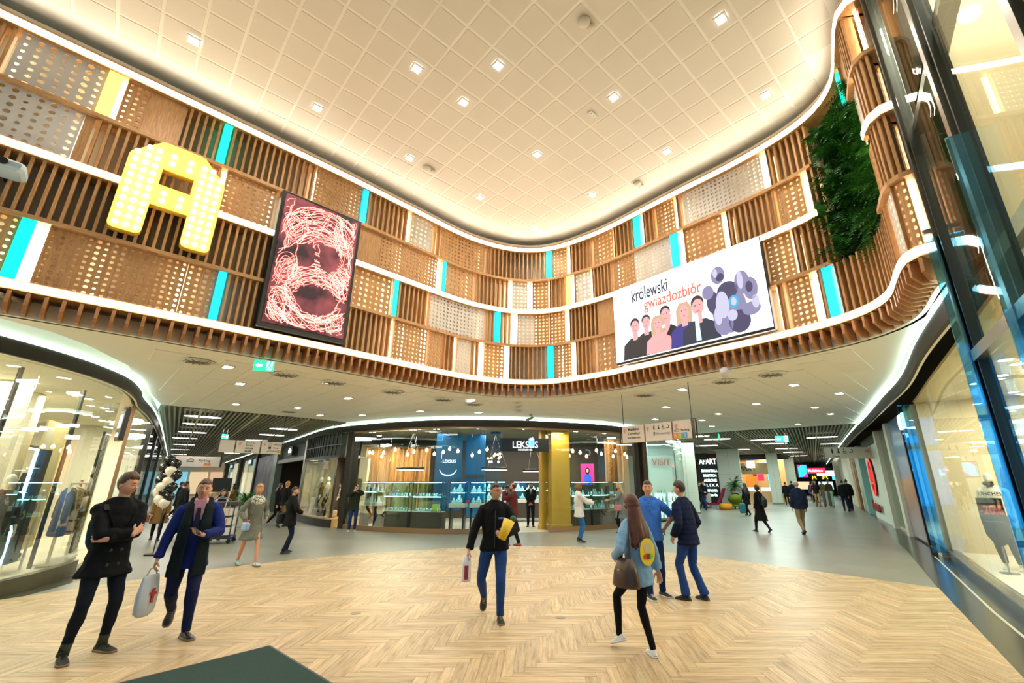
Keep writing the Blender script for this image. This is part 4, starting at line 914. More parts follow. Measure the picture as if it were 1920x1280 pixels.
case((-0.4, 21.2, .03), 0.05, 1.4, .93, 'rear glass case of white busts inside the open door', 'bbs', counter=True, short='rear case inside the open door'); case((-2.0, 21.0, .03), .05, 1.2, .93, 'rear glass case of white busts left of the open door', 'bsb', counter=True, short='rear case left of the open door')
def tabletop(kind, loc, rz, d, mtr, label, cat): o = MB().cham((0, 0, d[2]/2), d, .006).build(kind, mtr, None, loc, rz); tag(o, label, cat); return o
l, rz = on(-3.95, .72); tabletop('gift_box', (l[0], l[1], .67), rz+.2, (.26, .10, .26), M('yellow_box', C(226,206,40), .5), 'yellow display box among the watches in the glass case', 'box')
l, rz = on(-5.9, .72); o = empty('watch_rack', (l[0], l[1], 1.19), rz, 'navy tiered rack of watches in the glass case', 'rack'); MB().prism([(-.12, 0), (.12, 0), (.12, .24)], -.2, .2, 0, Matrix(((0, 0, 1, 0), (1, 0, 0, 0), (0, 1, 0, 0), (0, 0, 0, 1)))).build('wedge', NAVY, o)
for i in range(4):
    for j in range(3): MB().ball((-.15+.1*i, -.05+.075*j, .06+.075*j), (.022, .012, .022), 8, 6).build('watch_dial', SILV, o)
l, rz = on(-2.55, .75); tabletop('gift_box', (l[0], l[1], .97), rz, (.14, .12, .10), M('red_box', C(200,40,50), .5), 'small red gift box between the two narrow glass cases', 'box')
# pink poster and leaflets
t = empty('poster', (2.35, 21.4, 2.05), radians(-10), 'pink advertising poster of a woman in blue inside the jeweller', 'poster')
MB().box((0, .02, 0), (.62, .03, .95)).build('sheet', emis('poster_pink', C(224,40,120), .6), t)
MB().prism([(-.16,-.47),(-.19,-.1),(-.08,.06),(.06,.06),(.19,-.1),(.16,-.47)], 0, .004).build('dress_print', emis('poster_blue', C(40,80,190), .6), t, (.0, .0, 0), rot=(pi/2, 0, 0))
MB().prism([(.11*cos(k*pi/6), .16*sin(k*pi/6)) for k in range(12)], 0, .005).build('hair_print', BLACK, t, (0, .0, .16), rot=(pi/2, 0, 0)); MB().prism([(.06*cos(k*pi/6), .085*sin(k*pi/6)) for k in range(12)], 0, .006).build('face_print', M('print_skin', C(226,176,150), .6), t, (0, -.003, .17), rot=(pi/2, 0, 0))
# the clothes shop sign whose reflection stands in the jeweller glass is on the right wall further on

# ================================================================== left clothes shop
LS = Curve([(-8.55,1.0),(-8.5,3.0),(-8.5,5),(-8.5,6.7),(-8.55,7.6),(-8.75,8.5),(-9.2,9.6),(-10.1,10.95),(-10.95,12.0),(-12.3,13.9),(-14.05,16.25),(-18,21.3),(-30,36.5),(-60,74.5)], 8)
cove('trim_2', [(-8.45,1.0),(-8.42,5),(-8.42,6.7),(-8.47,7.6),(-8.67,8.52),(-9.12,9.65),(-10.02,11.0),(-10.87,12.06),(-12.2,13.95),(-13.97,16.3),(-17.9,21.35),(-29.9,36.55),(-59.9,74.6)])
sh2 = empty('wall_shop', kind='structure'); SHW = mat('shop_white', C(224,216,194), 0.7); SHFL = mat('shop_cream_floor', C(222,212,184), 0.3)
mb = MB(); LS.ribbon(mb, 0, 19, -5.0, -0.05, 0.0, 0.10, .5); mb.build('shop_floor', SHFL, sh2)
mb = MB(); LS.ribbon(mb, 0, 19, -5.0, -0.10, 3.74, 3.80, .5); mb.build('shop_ceiling', SHW, sh2)
mb = MB(); LS.ribbon(mb, 0, 19, -5.1, -5.0, 0, 3.8, .5); mb.build('shop_back_wall', SHW, sh2)
mb = MB(); LS.ribbon(mb, 0.0, .1, -5.0, -0.1, 0, 3.8, .2); mb.build('side_wall', SHW, sh2); mb = MB(); LS.ribbon(mb, 18.9, 19.0, -5.0, -0.1, 0, 3.8, .2); mb.build('side_wall', SHW, sh2)
w2 = empty('window_2', kind='structure'); PLB = mat('plinth_bronze', C(90,84,58), 0.3, 0.3)
def s_at_y(c, y):
    lo, hi = 0, c.len
    for _ in range(40):
        m = (lo+hi)/2
        if c.at(m).y < y: lo = m
        else: hi = m
    return lo
e0 = s_at_y(LS, 9.9); e1 = s_at_y(LS, 12.0)
mb = MB(); LS.ribbon(mb, 2.0, e0, -0.14, 0.02, 0, 0.24, .3); mb.build('plinth', PLB, w2)
ys = [4.2, 5.3, 6.4, 7.4, 8.3, 9.1, 9.9]
for a, bq in zip(ys, ys[1:]):
    mb = MB(); LS.ribbon(mb, s_at_y(LS, a)+.003, s_at_y(LS, bq)-.003, -0.05, -0.035, .24, 3.70, .4); mb.build('pane', GLASS, w2)
ys = [12.0, 13.2, 14.6, 16.2, 18, 20]
for a, bq in zip(ys, ys[1:]):
    mb = MB(); LS.ribbon(mb, s_at_y(LS, a)+.003, s_at_y(LS, bq)-.003, -0.05, -0.035, .1, 3.70, .6); mb.build('pane', GLASS, w2)
mb = MB(); LS.ribbon(mb, e1-.02, e1+.03, -0.08, 0.0, 0, 3.70, .2); mb.build('door_post', BRZ, w2)
mb = MB(); LS.ribbon(mb, s_at_y(LS, 15.9), s_at_y(LS, 15.9)+.12, -0.16, 0.03, 0, 3.70, .2); mb.build('door_post', BLACK, w2)
for (x, y), l, pw in (((-10.4, 5.5), 2.2, 170), ((-10.6, 8.5), 2.2, 190), ((-12.2, 11.2), 2.2, 180), ((-14.5, 15.0), 2.2, 170)): area('shop_light', (x, y, 3.7), l, pw, (1, .92, .74), sizey=1.6)
rl = MB().lathe([(.13, 0), (.13, -.012), (.10, -.014)], (0, 0, 0), 16).mesh('rim', WHITE); rd = MB().lathe([(.10, -.008), (.09, -.02)], (0, 0, 0), 16).mesh('diffuser', LAMP)
for k, (x, y) in enumerate([(-10.2,7.4),(-11.3,9.6),(-11.2,10.9),(-12.2,12.4),(-13.0,14.0),(-12.6,13.0),(-13.4,14.8),(-9.6,5.8),(-14.4,15.6)]):
    t = empty('round_downlight', (x, y, 3.735), 0, ORD[k]+' round white downlight in the ceiling of the left clothes shop', 'ceiling light', 'downlights in the left shop'); inst(rl, 'rim', t); inst(rd, 'diffuser', t)
def post(loc, d, m, label, cat='column', rz=0.0, name='column'):
    t = empty(name, loc, rz, label, cat); MB().cham((0, 0, d[2]/2), d, .012).build('shaft', m, t); MB().cham((0, 0, .06), (d[0]+.03, d[1]+.03, .10), .01).build('base', m, t); return t
post((-11.0, 9.0, .1), (.55, .55, 3.64), SHW, 'plain white square column inside the left clothes shop', rz=.3)
post((-12.0, 10.2, .1), (.6, .4, 3.64), SHW, 'second white column deeper in the left clothes shop', rz=.5)
for (x, y), l in (((-8.92, 7.4), 'thin black frame post nearest in the left shop window'), ((-9.85, 9.45), 'thin black frame post before the suit in the left shop window')):
    o = MB().box((0, 0, 1.8), (.05, .05, 3.5)).build('frame_post', BLACK, None, (x, y, .1)); tag(o, l, 'post')
sw = empty('striped_wall', (-11.6, 12.05, .1), radians(-52), 'black and white striped wall beside the left shop entrance', 'wall panel'); SB = MB()
for k in range(8): MB().box((-.42+.12*k, 0, 1.45), (.058, .05, 2.9)).build('stripe', BLACK if k % 2 else SHW, sw)
t = empty('hanging_sign', (-11.55, 12.4, 3.15), radians(-40), 'black hanging box sign with blue striped emblem at the left shop door', 'sign')
MB().cham((0, 0, .1), (.62, .14, .85), .01).build('box', BLACK, t); SBL = emis('sign_pale_blue', (.55, .85, 1), 2.5)
for k in range(4): MB().box((-.14+.095*k, -.076, .2), (.055, .012, .36)).build('emblem_bar', SBL, t)
text('duka', SBL, 'lettering', t, (0, -.076, -.17), (pi/2, 0, 0)).scale = (.4, .4, .4); MB().tube([(-.3, 0, .5), (-.3, 0, .62)], .01, 5).tube([(.3, 0, .5), (.3, 0, .62)], .01, 5).build('bracket', BLACK, t)
t = empty('neon_panel', (-9.6, 8.8, .1), radians(-62), 'leaning black panel edged with glowing blue tube in the left window', 'light panel')
MB().box((0, .03, 1.25), (.42, .05, 2.0)).build('board', BLACK, t)
for x in (.20, .27): MB().box((x, 0, 1.25), (.03, .03, 2.0)).build('tube', emis('neon_blue', (.35, .7, 1), 4) if not bpy.data.materials.get('neon_blue') else bpy.data.materials['neon_blue'], t)
# shop fronts farther along the left side
wq = empty('wall_row', kind='structure')
for ya, yb, m_ in ((20, 20.4, BLACK), (20.4, 27, 'lit'), (27, 27.5, BLACK), (27.5, 36, 'lit2'), (36, 36.6, SHW), (36.6, 48, 'lit'), (48, 49, BLACK), (49, 60, 'lit2'), (60, 74, SHW)):
    a_, b_ = s_at_y(LS, ya), s_at_y(LS, yb)
    if isinstance(m_, str):
        mb = MB(); LS.ribbon(mb, a_, b_, -1.0, -0.9, 0, 3.7, 1.0); mb.build('lit_interior', pattern('left_'+m_+str(ya), 'noise', C(190,170,130), C(90,110,120), 1.2, .6, .5), wq)
        mb = MB(); LS.ribbon(mb, a_, b_, -.06, -.04, 0, 3.7, 1.0); mb.build('pane', GLASS, wq)
    else: mb = MB(); LS.ribbon(mb, a_, b_, -.4, 0.02, 0, 3.7, 1.0); mb.build('front_wall', m_, wq)
# suit niche
t = empty('wall_niche', (-12.15, 10.9, .1), radians(-58), 'gold framed niche holding a dark suit in the left shop', 'niche'); 
for a in ((-.75, 1.6, .05, 3.0), (.75, 1.6, .05, 3.0)): MB().box((a[0], 0, a[1]-.1), (a[2], .1, a[3])).build('frame_bar', BLACK, t)
MB().box((0, 0, 2.45), (1.5, .1, .05)).build('frame_bar', BLACK, t); MB().box((0, .3, 1.6), (1.5, .03, 2.9)).build('back_board', M('niche_gold', C(196,178,120), .6), t); MB().box((0, .02, 2.40), (1.4, .05, .04)).build('light_bar', emis('niche_light', (1, .9, .65), 6), t)
# garments
SUIT = mat('suit_dark', C(30,28,24), .8); LEOP = pattern('leopard_cloth', 'vor', C(24,20,10), C(120,98,30), 26, .8, pos=(.25, .5)); TEALC = mat('teal_cloth', C(10,110,150), .7)
def garment(loc, rz, m, label, w=.5, l=.8, d=.16, flare=1.2, bust=True, cat='coat'):
    t = empty('hanging_garment', loc, rz, label, cat)
    g = MB(); g.tube([(0, 0, -l), (0, 0, -l*.5), (0, 0, -.2), (0, 0, -.06), (0, 0, .01)], [(w/2*flare, d/2*1.3), (w/2*1.0, d/2*1.1), (w/2, d/2), (w/2*.8, d/2*.8), (.06, .05)], 16, up=(1, 0, 0))
    for sx in (-1, 1): g.tube([(sx*w*.38, 0, -.07), (sx*w*.58, 0, -.3), (sx*w*.62, -.02, -.62)], [.07, .065, .05], 9)
    remesh(g.build('cloth', m, t), .018, 2); MB().tube([(-w*.4, 0, -.04), (0, 0, .03), (w*.4, 0, -.04)], .008, 6).tube([(0, 0, .03), (0, 0, .11), (.03, 0, .13)], .005, 5).build('hanger', WHITE, t); return t
garment((-11.8, 10.7, 2.0), radians(-58), SUIT, 'dark suit jacket hanging in the gold framed niche', .62, .8); garment((-11.55, 10.55, 1.72), radians(-58), TEALC, 'teal blue scarf top below the dark suit', .3, .35, .12)
t = empty('clothes_rail', (-10.35, 10.45, .1), radians(-55), 'white clothes rail with leopard coats in the left shop', 'clothes rail')
MB().tube([(-.75, 0, 1.62), (.75, 0, 1.62)], .02, 8).build('rail', WHITE, t)
for x in (-.72, .72): MB().box((x, 0, .82), (.035, .05, 1.6)).build('upright', SHW, t)
MB().box((0, 0, .05), (1.5, .4, .04)).build('foot', SHW, t)
for k, (dx, m, l) in enumerate(((-.30, LEOP, 'leopard print coat left on the white clothes rail'), (.15, LEOP, 'leopard print coat right on the white clothes rail'), (.5, M('jean_blue', C(60,90,130), .8), 'blue denim garment at the end of the white clothes rail'))):
    R = Matrix.Rotation(radians(-55), 3, 'Z'); p = Vector((-10.35, 10.45, 1.62))+R @ Vector((dx, -.05, 0)); garment(p, radians(-55)+1.0-.3*k, m, l, .48, .95, .2)
t = empty('shelf_rack', (-10.15, 9.2, .1), radians(-60), 'cream ladder shelf with folded clothes in the left window', 'shelf rack')
for x in (-.42, .42): 
    for y in (-.15, .15): MB().box((x, y, .75), (.035, .035, 1.5)).build('upright', SHW, t)
for z in (.2, .62, 1.05, 1.46): MB().box((0, 0, z), (.86, .34, .025)).build('shelf', SHW, t)
R = Matrix.Rotation(radians(-60), 3, 'Z')
for k in range(10):
    x = -.3+.2*(k % 4); z = (.325, .745, 1.175)[k//4]; c = [(120,20,40),(20,60,90),(60,30,70),(20,20,24),(150,130,90),(30,80,110),(90,20,60),(40,40,46),(160,90,110),(30,50,80)][k]
    p = Vector((-10.15, 9.2, z))+R @ Vector((x, 0, 0)); hh = .1+.04*(k % 3); o = MB().cham((0, 0, hh/2), (.17, .26, hh), .02).build('folded_clothes', M('fold%d' % k, C(*c), .85), None, p, radians(-60)); tag(o, ('crimson','petrol blue','purple','black','sand brown','steel blue','plum','dark grey','pink','slate blue')[k]+' stack of folded clothes on the cream ladder shelf', 'clothes', 'folded clothes on the ladder shelf')
def mannequin(loc, rz, label, h=1.82, topm=None, botm=None, top='suit', fem=False, **kw):
    F = Fig(fem=fem, **kw); r = empty('mannequin', loc, rz, label, 'mannequin'); r.scale = (h/1.78,)*3; b = MB(); F.torso(b, 0); F.arms(b); F.legs(b); F.head(b, False)
    for sd in 'LR':
        F.hand(b, sd); H, k, a, yw, pt = F.leg[sd]; b.tube([a+V3((0, .04, -.05)), a+V3((0, -.06, -.06)), a+V3((0, -.17, -.07))], [(.035, .035), (.04, .03), (.03, .015)], 8)
    remesh(b.build('body', MANNE, r), .0115, 2)
    if topm:
        t = MB(); ii = .02; F.torso(t, ii, hem=kw.get('hipz', .93)-(.12 if top == 'suit' else .05), hemr=(.20, .145)); F.arms(t, ii*.8, upto=.9); remesh(t.build('jacket', topm, r), .013, 3)
    if botm: t = MB(); F.legs(t, .012, .03); t.tube([V3((0, 0, .84)), V3((0, 0, 1.02))], [(.165, .12), (.15, .11)], 14, up=(1, 0, 0)); remesh(t.build('trousers', botm, r), .013, 3)
    MB().lathe([(.19, 0), (.19, .012), (.02, .016)], (0, .05, -.02), 20).build('stand_plate', STEEL, r); return r, F
mannequin((-9.25, 8.1, .12), radians(70), 'egg headed white mannequin in black blazer at the left window', 1.78, SUIT, M('teal_trousers', C(8,60,56), .8), fem=True)
t = empty('glass_label', (-9.62, 10.05, .55), radians(-55), 'faint opening hours lettering on the left shop glass', 'lettering'); MB().box((0, 0, 0), (.5, .004, .012)).box((0, 0, -.1), (.4, .004, .012)).build('line', M('label_grey', C(150,140,110), .6), t)
t = empty('fire_sign', (-10.95, 11.1, 1.55), radians(-55), 'red and white fire equipment signs on the white column', 'sign'); FR = mat('fire_red', C(206,90,70), .6)
for z in (.13, -.13): MB().box((0, 0, z), (.22, .015, .22)).build('plate', FR, t); MB().box((0, -.01, z), (.12, .01, .06)).build('pictogram', WHITE, t)
# ================================================================== right side: shop front line, glazed corner, pillars
def yat(c, y):
    lo, hi = 0, c.len; dec = c.at(0).y > c.at(c.len).y
    for _ in range(40):
        m = (lo+hi)/2
        if (c.at(m).y > y) == dec: lo = m
        else: hi = m
    return lo
RC = Curve([(45,70),(32,48.5),(18.1,25.3),(14.6,19.4),(12.3,15.5),(10.03,11.83),(8.28,9.3),(6.54,6.76),(5.0,4.53),(3.9,2.94)], 6)
cove('trim_3', [(44.5,70.4),(31.5,48.9),(17.5,25.6),(13.95,19.6),(11.75,15.8),(9.55,12.1),(7.95,9.4),(6.2,6.85),(4.80,4.62)], 2.6)
BEIGE = mat('shop_beige', C(206,190,152), 0.7); PALEG = mat('pillar_white', C(216,220,204), 0.55)
w3 = empty('window_3', kind='structure'); y0, y1 = 4.6, 11.75
mb = MB(); RC.ribbon(mb, yat(RC, y1), yat(RC, y0), -0.16, 0.0, 0.0, 0.16, .4); mb.build('plinth', mat('plinth_green_black', C(30,46,40), 0.2), w3)
mb = MB(); RC.ribbon(mb, yat(RC, y1), yat(RC, y0), -0.18, 0.01, 0.16, 0.19, .4); mb.build('plinth_trim', STEEL, w3)
YS = [4.6,5.4,6.25,7.15,8.05,8.95,9.9,10.85,11.75]
for a, b in zip(YS, YS[1:]): mb = MB(); RC.ribbon(mb, yat(RC, b)+.004, yat(RC, a)-.004, -0.06, -0.045, 0.19, 3.70, .5); mb.build('pane', GLASS, w3)
sh3 = empty('wall_shop', kind='structure')
for z0, z1, m, nm in ((0.0, 0.15, mat('shop_white_floor', C(232,226,206), .3), 'shop_floor'), (3.74, 3.8, BEIGE, 'shop_ceiling')):
    mb = MB(); RC.ribbon(mb, yat(RC, 11.7), yat(RC, 3.2), -3.2, -0.08, z0, z1, .5); mb.build(nm, m, sh3)
mb = MB(); RC.ribbon(mb, yat(RC, 11.7), yat(RC, 3.2), -3.3, -3.2, 0, 3.8, .5); mb.build('shop_back_wall', BEIGE, sh3)
mb = MB(); RC.ribbon(mb, yat(RC, 11.72), yat(RC, 11.62), -3.3, -0.1, 0, 3.8, .5); mb.build('side_wall', BEIGE, sh3)
for yy, p_ in ((6.0, 140), (8.2, 165), (10.3, 140)):
    p = RC.off(yat(RC, yy), -1.6); area('shop_light', (p.x, p.y, 3.7), 1.8, p_, (1, .93, .78), sizey=1.8)
for k, yy in enumerate((6.3, 6.9, 7.7, 8.1, 8.7, 9.0, 9.6, 9.9)):
    p = RC.off(yat(RC, yy), -0.9-.25*(k % 2)); t = empty('round_downlight', (p.x, p.y, 3.735), 0, ORD[k]+' round downlight along the ceiling of the right shop window', 'ceiling light', 'downlights in the right shop'); inst(rl, 'rim', t); inst(rd, 'diffuser', t)
# glazed corner screen, two storeys high, with steel posts and transoms
d = Vector((-.5595, -.8288)); A0 = Vector((4.75, 4.55)); gz = math.atan2(d.y, d.x); nv = Vector((d.y, -d.x)) # towards the hall
if nv.x > 0: nv = -nv
w4 = empty('window_4', kind='structure')
GP = lambda t, o=0.0: A0+d*t+nv*o
for t in (0.0, 1.57, 3.14):
    p = GP(t); MB().box((0, 0, 4.45), (0.07 if t == 0 else .10, 0.16, 8.9), gz).build('steel_post', STEEL, w4, (p.x, p.y, 0)); 
    p = GP(t+.13); MB().box((0, 0, 4.45), (.03, 0.10, 8.9), gz).build('steel_post', STEELD, w4, (p.x, p.y, 0))
for z, hh, dp in ((3.05, .12, .34), (5.95, .10, .16), (8.82, .1, .16)):
    p = GP(1.9, -.1); MB().box((0, 0, z), (3.7, dp, hh), gz).build('transom', STEEL, w4, (p.x, p.y, 0))
for a, b in ((.17, 1.50), (1.76, 3.08)):
    for z0, z1 in ((.1, 2.98), (3.12, 5.89), (6.01, 8.76)):
        p = GP((a+b)/2); MB().box((0, 0, (z0+z1)/2), (b-a, .02, z1-z0), gz).build('pane', GLASS, w4, (p.x, p.y, 0))
for t, o, z1 in ((0.05, .08, 4.5), (1.72, .08, 4.7)):
    p = GP(t, o); MB().box((0, 0, z1/2), (.02, .16, z1), gz).build('glass_fin', GLASSB, w4, (p.x, p.y, 0))
for z in (1.2, 2.4, 4.6): p = GP(0.02, .1); MB().cham((0, 0, z), (.05, .12, .06), .008, gz).build('clamp', STEEL, w4, (p.x, p.y, 0))
up = empty('wall_upper', kind='structure')
p = GP(2.45, -2.6); MB().box((0, 0, 6.4), (4.7, .1, 5.0), gz).build('back_wall', BEIGE, up, (p.x, p.y, 0))
p = GP(2.45, -1.4); MB().box((0, 0, 3.98), (4.7, 2.3, .18), gz).build('upper_floor', SHW, up, (p.x, p.y, 0))
p = GP(.12, -1.45); MB().box((0, 0, 6.4), (.06, 2.3, 5.0), gz).build('side_wall', BEIGE, up, (p.x, p.y, 0))
for k, (t, o) in enumerate(((1.2, -1.9), (1.5, -1.9), (1.8, -1.9), (1.2, -1.0))):
    p = GP(t, o); q = empty('round_downlight', (p.x, p.y, 8.98), 0, ORD[k]+' round downlight high behind the glazed corner', 'ceiling light', 'downlights behind the glazed corner'); q.scale = (.6,)*3; inst(rl, 'rim', q); inst(rd, 'diffuser', q)
p = GP(1.6, -1.3); area('upper_light', (p.x, p.y, 8.8), 2.0, 260, (1, .9, .72), sizey=1.4)
# pillars, door recess, poster, further fronts
wc = empty('wall_corridor', kind='structure')
def rseg(name, ya, yb, o0, o1, z0, z1, m, parent=None):
    mb = MB(); RC.ribbon(mb, yat(RC, yb), yat(RC, ya), o0, o1, z0, z1, .6); return mb.build(name, m, parent or wc)
rseg('pillar', 11.78, 12.25, -.4, .10, 0, 3.72, PALEG); p = RC.off(yat(RC, 11.7), .14); MB().box((0, 0, 1.9), (.02, .26, 3.6), gz).build('glass_fin', GLASSB, w3, (p.x, p.y, 0))
BROWN = mat('recess_brown', C(150,116,66), .55); rseg('recess_wall', 12.25, 13.8, -.55, -.45, 0, 3.72, BROWN); rseg('recess_floor', 12.25, 13.8, -.5, 0, 0, .012, mat('recess_floor_oak', C(180,140,90), .4))
rseg('black_edge', 13.72, 13.82, -.5, .02, 0, 3.72, BLACK)
POST, nt, b = _nodes('poster_beach'); L = nt.links.new; tc = nt.nodes.new('ShaderNodeTexCoord'); sx = nt.nodes.new('ShaderNodeSeparateXYZ'); mr = nt.nodes.new('ShaderNodeMapRange'); mr.inputs[1].default_value = 0.0; mr.inputs[2].default_value = 3.7
ns = nt.nodes.new('ShaderNodeTexNoise'); ns.inputs['Scale'].default_value = 1.6; ad = nt.nodes.new('ShaderNodeMath'); ad.operation = 'MULTIPLY_ADD'; ad.inputs[1].default_value = .12; cr = nt.nodes.new('ShaderNodeValToRGB'); e = cr.color_ramp.elements
e[0].position = 0.05; e[0].color = (*C(150,150,160), 1); e[1].position = .98; e[1].color = (*C(90,140,190), 1)
for q, c in ((.3, (150,120,120)), (.52, (196,150,112)), (.6, (120,150,180)), (.8, (110,160,205))): x = e.new(q); x.color = (*C(*c), 1)
L(tc.outputs['Object'], sx.inputs[0]); L(sx.outputs['Z'], mr.inputs[0]); L(tc.outputs['Object'], ns.inputs['Vector']); L(ns.outputs['Fac'], ad.inputs[0]); L(mr.outputs[0], ad.inputs[2]); L(ad.outputs[0], cr.inputs[0]); L(cr.outputs[0], b.inputs['Base Color']); b.inputs['Roughness'].default_value = .25
rseg('poster_wall', 13.82, 15.8, -.1, .02, .06, 3.72, POST); rseg('pillar', 15.8, 16.25, -.3, .12, 0, 3.72, PALEG)
rseg('shop_interior', 16.25, 18.4, -1.6, -1.5, 0, 3.72, pattern('products', 'vor', C(180,170,120), C(60,80,40), 5, .7, 0.35)); rseg('pane', 16.25, 18.4, -.06, -.04, .1, 3.72, GLASS); rseg('shop_floor', 16.25, 18.4, -1.6, -.04, 0, .1, SHFL)
for k, yy in enumerate((16.6, 17.1, 17.6, 18.1)): rseg('shelf', yy-.2, yy+.2, -1.5, -1.1, .1, 2.0, M('shelf_%d' % k, C(*((196,150,100), (110,170,40), (80,150,60), (190,160,120))[k]), .6))
rseg('pillar', 18.4, 18.8, -.3, .12, 0, 3.72, PALEG); rseg('green_white_wall', 18.8, 24.2, -.3, 0, 0, 3.5, PALEG); rseg('dark_lintel', 18.8, 24.2, -.3, .05, 3.35, 3.72, DARK); rseg('skirting', 18.8, 24.2, 0, .02, 0, .18, WHITE)
rseg('dark_doorway', 24.2, 26.4, -.9, -.8, 0, 3.72, BLACK); rseg('pillar', 26.4, 27.2, -.3, .1, 0, 3.72, mat('pillar_teal', C(150,200,190), .5)); rseg('beige_front', 27.2, 30, -.3, 0, 0, 3.72, BEIGE); rseg('black_front', 30, 31.2, -.3, .03, 0, 3.72, BLACK)
rseg('orange_front', 31.2, 32.4, -.3, .05, 0, 3.72, M('front_orange', C(200,130,40), .5)); rseg('white_front', 32.4, 46, -.3, .1, 0, 3.72, PALEG); rseg('far_front', 46, 69, -.3, 0, 0, 3.72, BEIGE)
t = empty('shop_sign', (12.05, 15.25, 3.1), radians(60), 'white illuminated letters over the brown recess on the right', 'sign'); MB().box((0, .05, 0), (1.25, .06, .9)).build('clear_plate', GLASS, t); MB().box((0, .09, 0), (.06, .04, 1.1)).build('bracket', STEELD, t)
fit(text('ovs', emis('sign_ovs', (.9, .95, 1), 5), 'lettering', t, (0, .0, .08)), 1.15, .42); text('kids', SGW, 'lettering', t, (.3, .0, -.32)); s_ = yat(RC, 12.75); p = RC.off(s_, .10); n = RC.nrm(s_); t.location = (p.x, p.y, 3.30); t.rotation_euler.z = atan2(n.y, n.x)+pi/2
# round red sign
RED = emis('sign_red', C(236,40,30), .75)
s_ = yat(RC, 22.2); p = RC.off(s_, .06); n = RC.nrm(s_); t = empty('round_sign', (p.x, p.y, 1.95), atan2(n.y, n.x)+pi/2, 'round red ring sign on black disc on the pale right wall', 'sign')
P = [(.88*cos(2*pi*k/36), .88*sin(2*pi*k/36)) for k in range(36)]; MB().prism(P, -.03, .0).build('disc', BLACK, t, rot=(pi/2, 0, 0))
rg = MB(); rv = []
for k in range(37): a_ = 2*pi*k/36; rv += [(.88*cos(a_), -.045, .88*sin(a_)), (.70*cos(a_), -.045, .70*sin(a_)), (.70*cos(a_), -.02, .70*sin(a_)), (.88*cos(a_), -.02, .88*sin(a_))]
rg.add(rv, [(k*4+q, k*4+(q+1) % 4, k*4+4+(q+1) % 4, k*4+4+q) for k in range(36) for q in range(4)]).build('ring', RED, t)
MB().tube([(-.4, -.04, -.2), (-.36, -.04, .28), (-.14, -.04, -.05), (.0, -.04, .3), (.1, -.04, -.1), (.36, -.04, .3), (.42, -.04, -.2)], [(.05, .012)]*7, 7, up=(0, 0, 1)).tube([(-.5, -.04, -.3), (.5, -.04, -.3)], [(.012, .05)]*2, 7).build('emblem', RED, t)
fit(text('cinema', M('red_letters', C(150,30,30), .5), 'lettering', t, (-.35, -.06, -1.35)), 2.6, .5)
LAMPW = emis('light_well', (1, .98, .92), 4.0)
# right corridor ceiling with slats and light wells
def slat_ceiling(name_poly, z, ang, lamps, spacing, kindname, lampsz=(.30, .72)):
    c = empty('ceiling', kind='structure'); xs = [p[0] for p in name_poly]; ys = [p[1] for p in name_poly]
    polymesh(name_poly, z+.22, z+.26).build('ceiling_void', mat('void_'+kindname, C(88,92,78), .9), c)
    u = Vector((cos(ang), sin(ang))); v = Vector((-u.y, u.x)); sl = MB(); tb = MB(); cc = Vector((sum(xs)/len(xs), sum(ys)/len(ys)))
    for k in range(-400, 401):
        o = cc+v*(k*spacing); hits = []
        for i in range(len(name_poly)):
            a = Vector(name_poly[i]); b_ = Vector(name_poly[(i+1) % len(name_poly)]); e_ = b_-a; den = u.x*e_.y-u.y*e_.x
            if abs(den) < 1e-9: continue
            w = a-o; tt = (w.x*e_.y-w.y*e_.x)/den; ss = (w.x*u.y-w.y*u.x)/den
            if 0 <= ss < 1: hits.append(tt)
        hits.sort()
        for a, b_ in zip(hits[::2], hits[1::2]):
            m = o+u*((a+b_)/2)
            (tb if k % 12 == 0 else sl).box((m.x, m.y, z+(.03 if k % 12 else .02)), (b_-a, .055 if k % 12 else .07, .05 if k % 12 else .07), ang)
    o = sl.build('slat_field', mat('slat_'+kindname, C(150,146,128), .6), c); o['kind'] = 'stuff'; tb.build('main_runner', mat('runner_'+kindname, C(196,192,172), .6), c)
    lm = MB(); lm.prism([(lampsz[0]*cos(k*pi/8), lampsz[1]*sin(k*pi/8)) for k in range(16)], 0, .012); lme = lm.mesh('light_well', LAMPW)
    for x, y in lamps: inst(lme, 'light_well', c, (x, y, z-.006), ang)
    return c
WELLL = [(-12.24,16.2),(-14.02,18.45),(-16.69,21.64),(-19.42,24.74),(-22.96,29.28),(-27,34.2),(-32,40.5),(-38,48),(-11.53,20.28),(-13.62,22.99),(-16.33,26.14),(-20.5,31.5),(-26,38.6)]
WELLR = [(15.35,24.17),(18.77,28.51),(22.4,34),(26.2,40.2),(30,46.4),(13.04,25.77),(15.0,28.46),(18.15,32.84),(21.08,37.28),(24.8,43),(11.36,30.19),(15.3,34.2),(10.2,25.4),(8.4,23.8)]
RA = atan2(.857, .514)
slat_ceiling([(4.9,20.5),(8.15,22.9),(9.96,21.1),(11.7,20.0),(13.75,18.35),(18.1,25.6),(44,69),(30,76),(2,44)], 4.0, RA, WELLR, .14, 'right')
LA = atan2(.785, -.62)
slat_ceiling([(-11.9,13.9),(-10.73,15.0),(-9.59,16.15),(-7.75,18.1),(-9.9,20.6),(-16.3,28.6),(-53,75.2),(-60,74.4),(-30,36.5),(-14.05,16.3)], 4.0, LA, WELLL, .14, 'left', (.26, .56))
for x, y, pw in ((-13.5,18.5,150),(-18,24.5,190),(-24,32,220),(-33,43,260)): area('corridor_light', (x, y, 3.9), 2.5, pw, NEUT, sizey=4)
for x, y, pw in ((11,22.5,130),(13,27,180),(17,33,230),(22,41,250),(28,52,280),(9,27,130)): area('corridor_light', (x, y, 3.9), 2.5, pw, (.80, 1, .92), sizey=4)
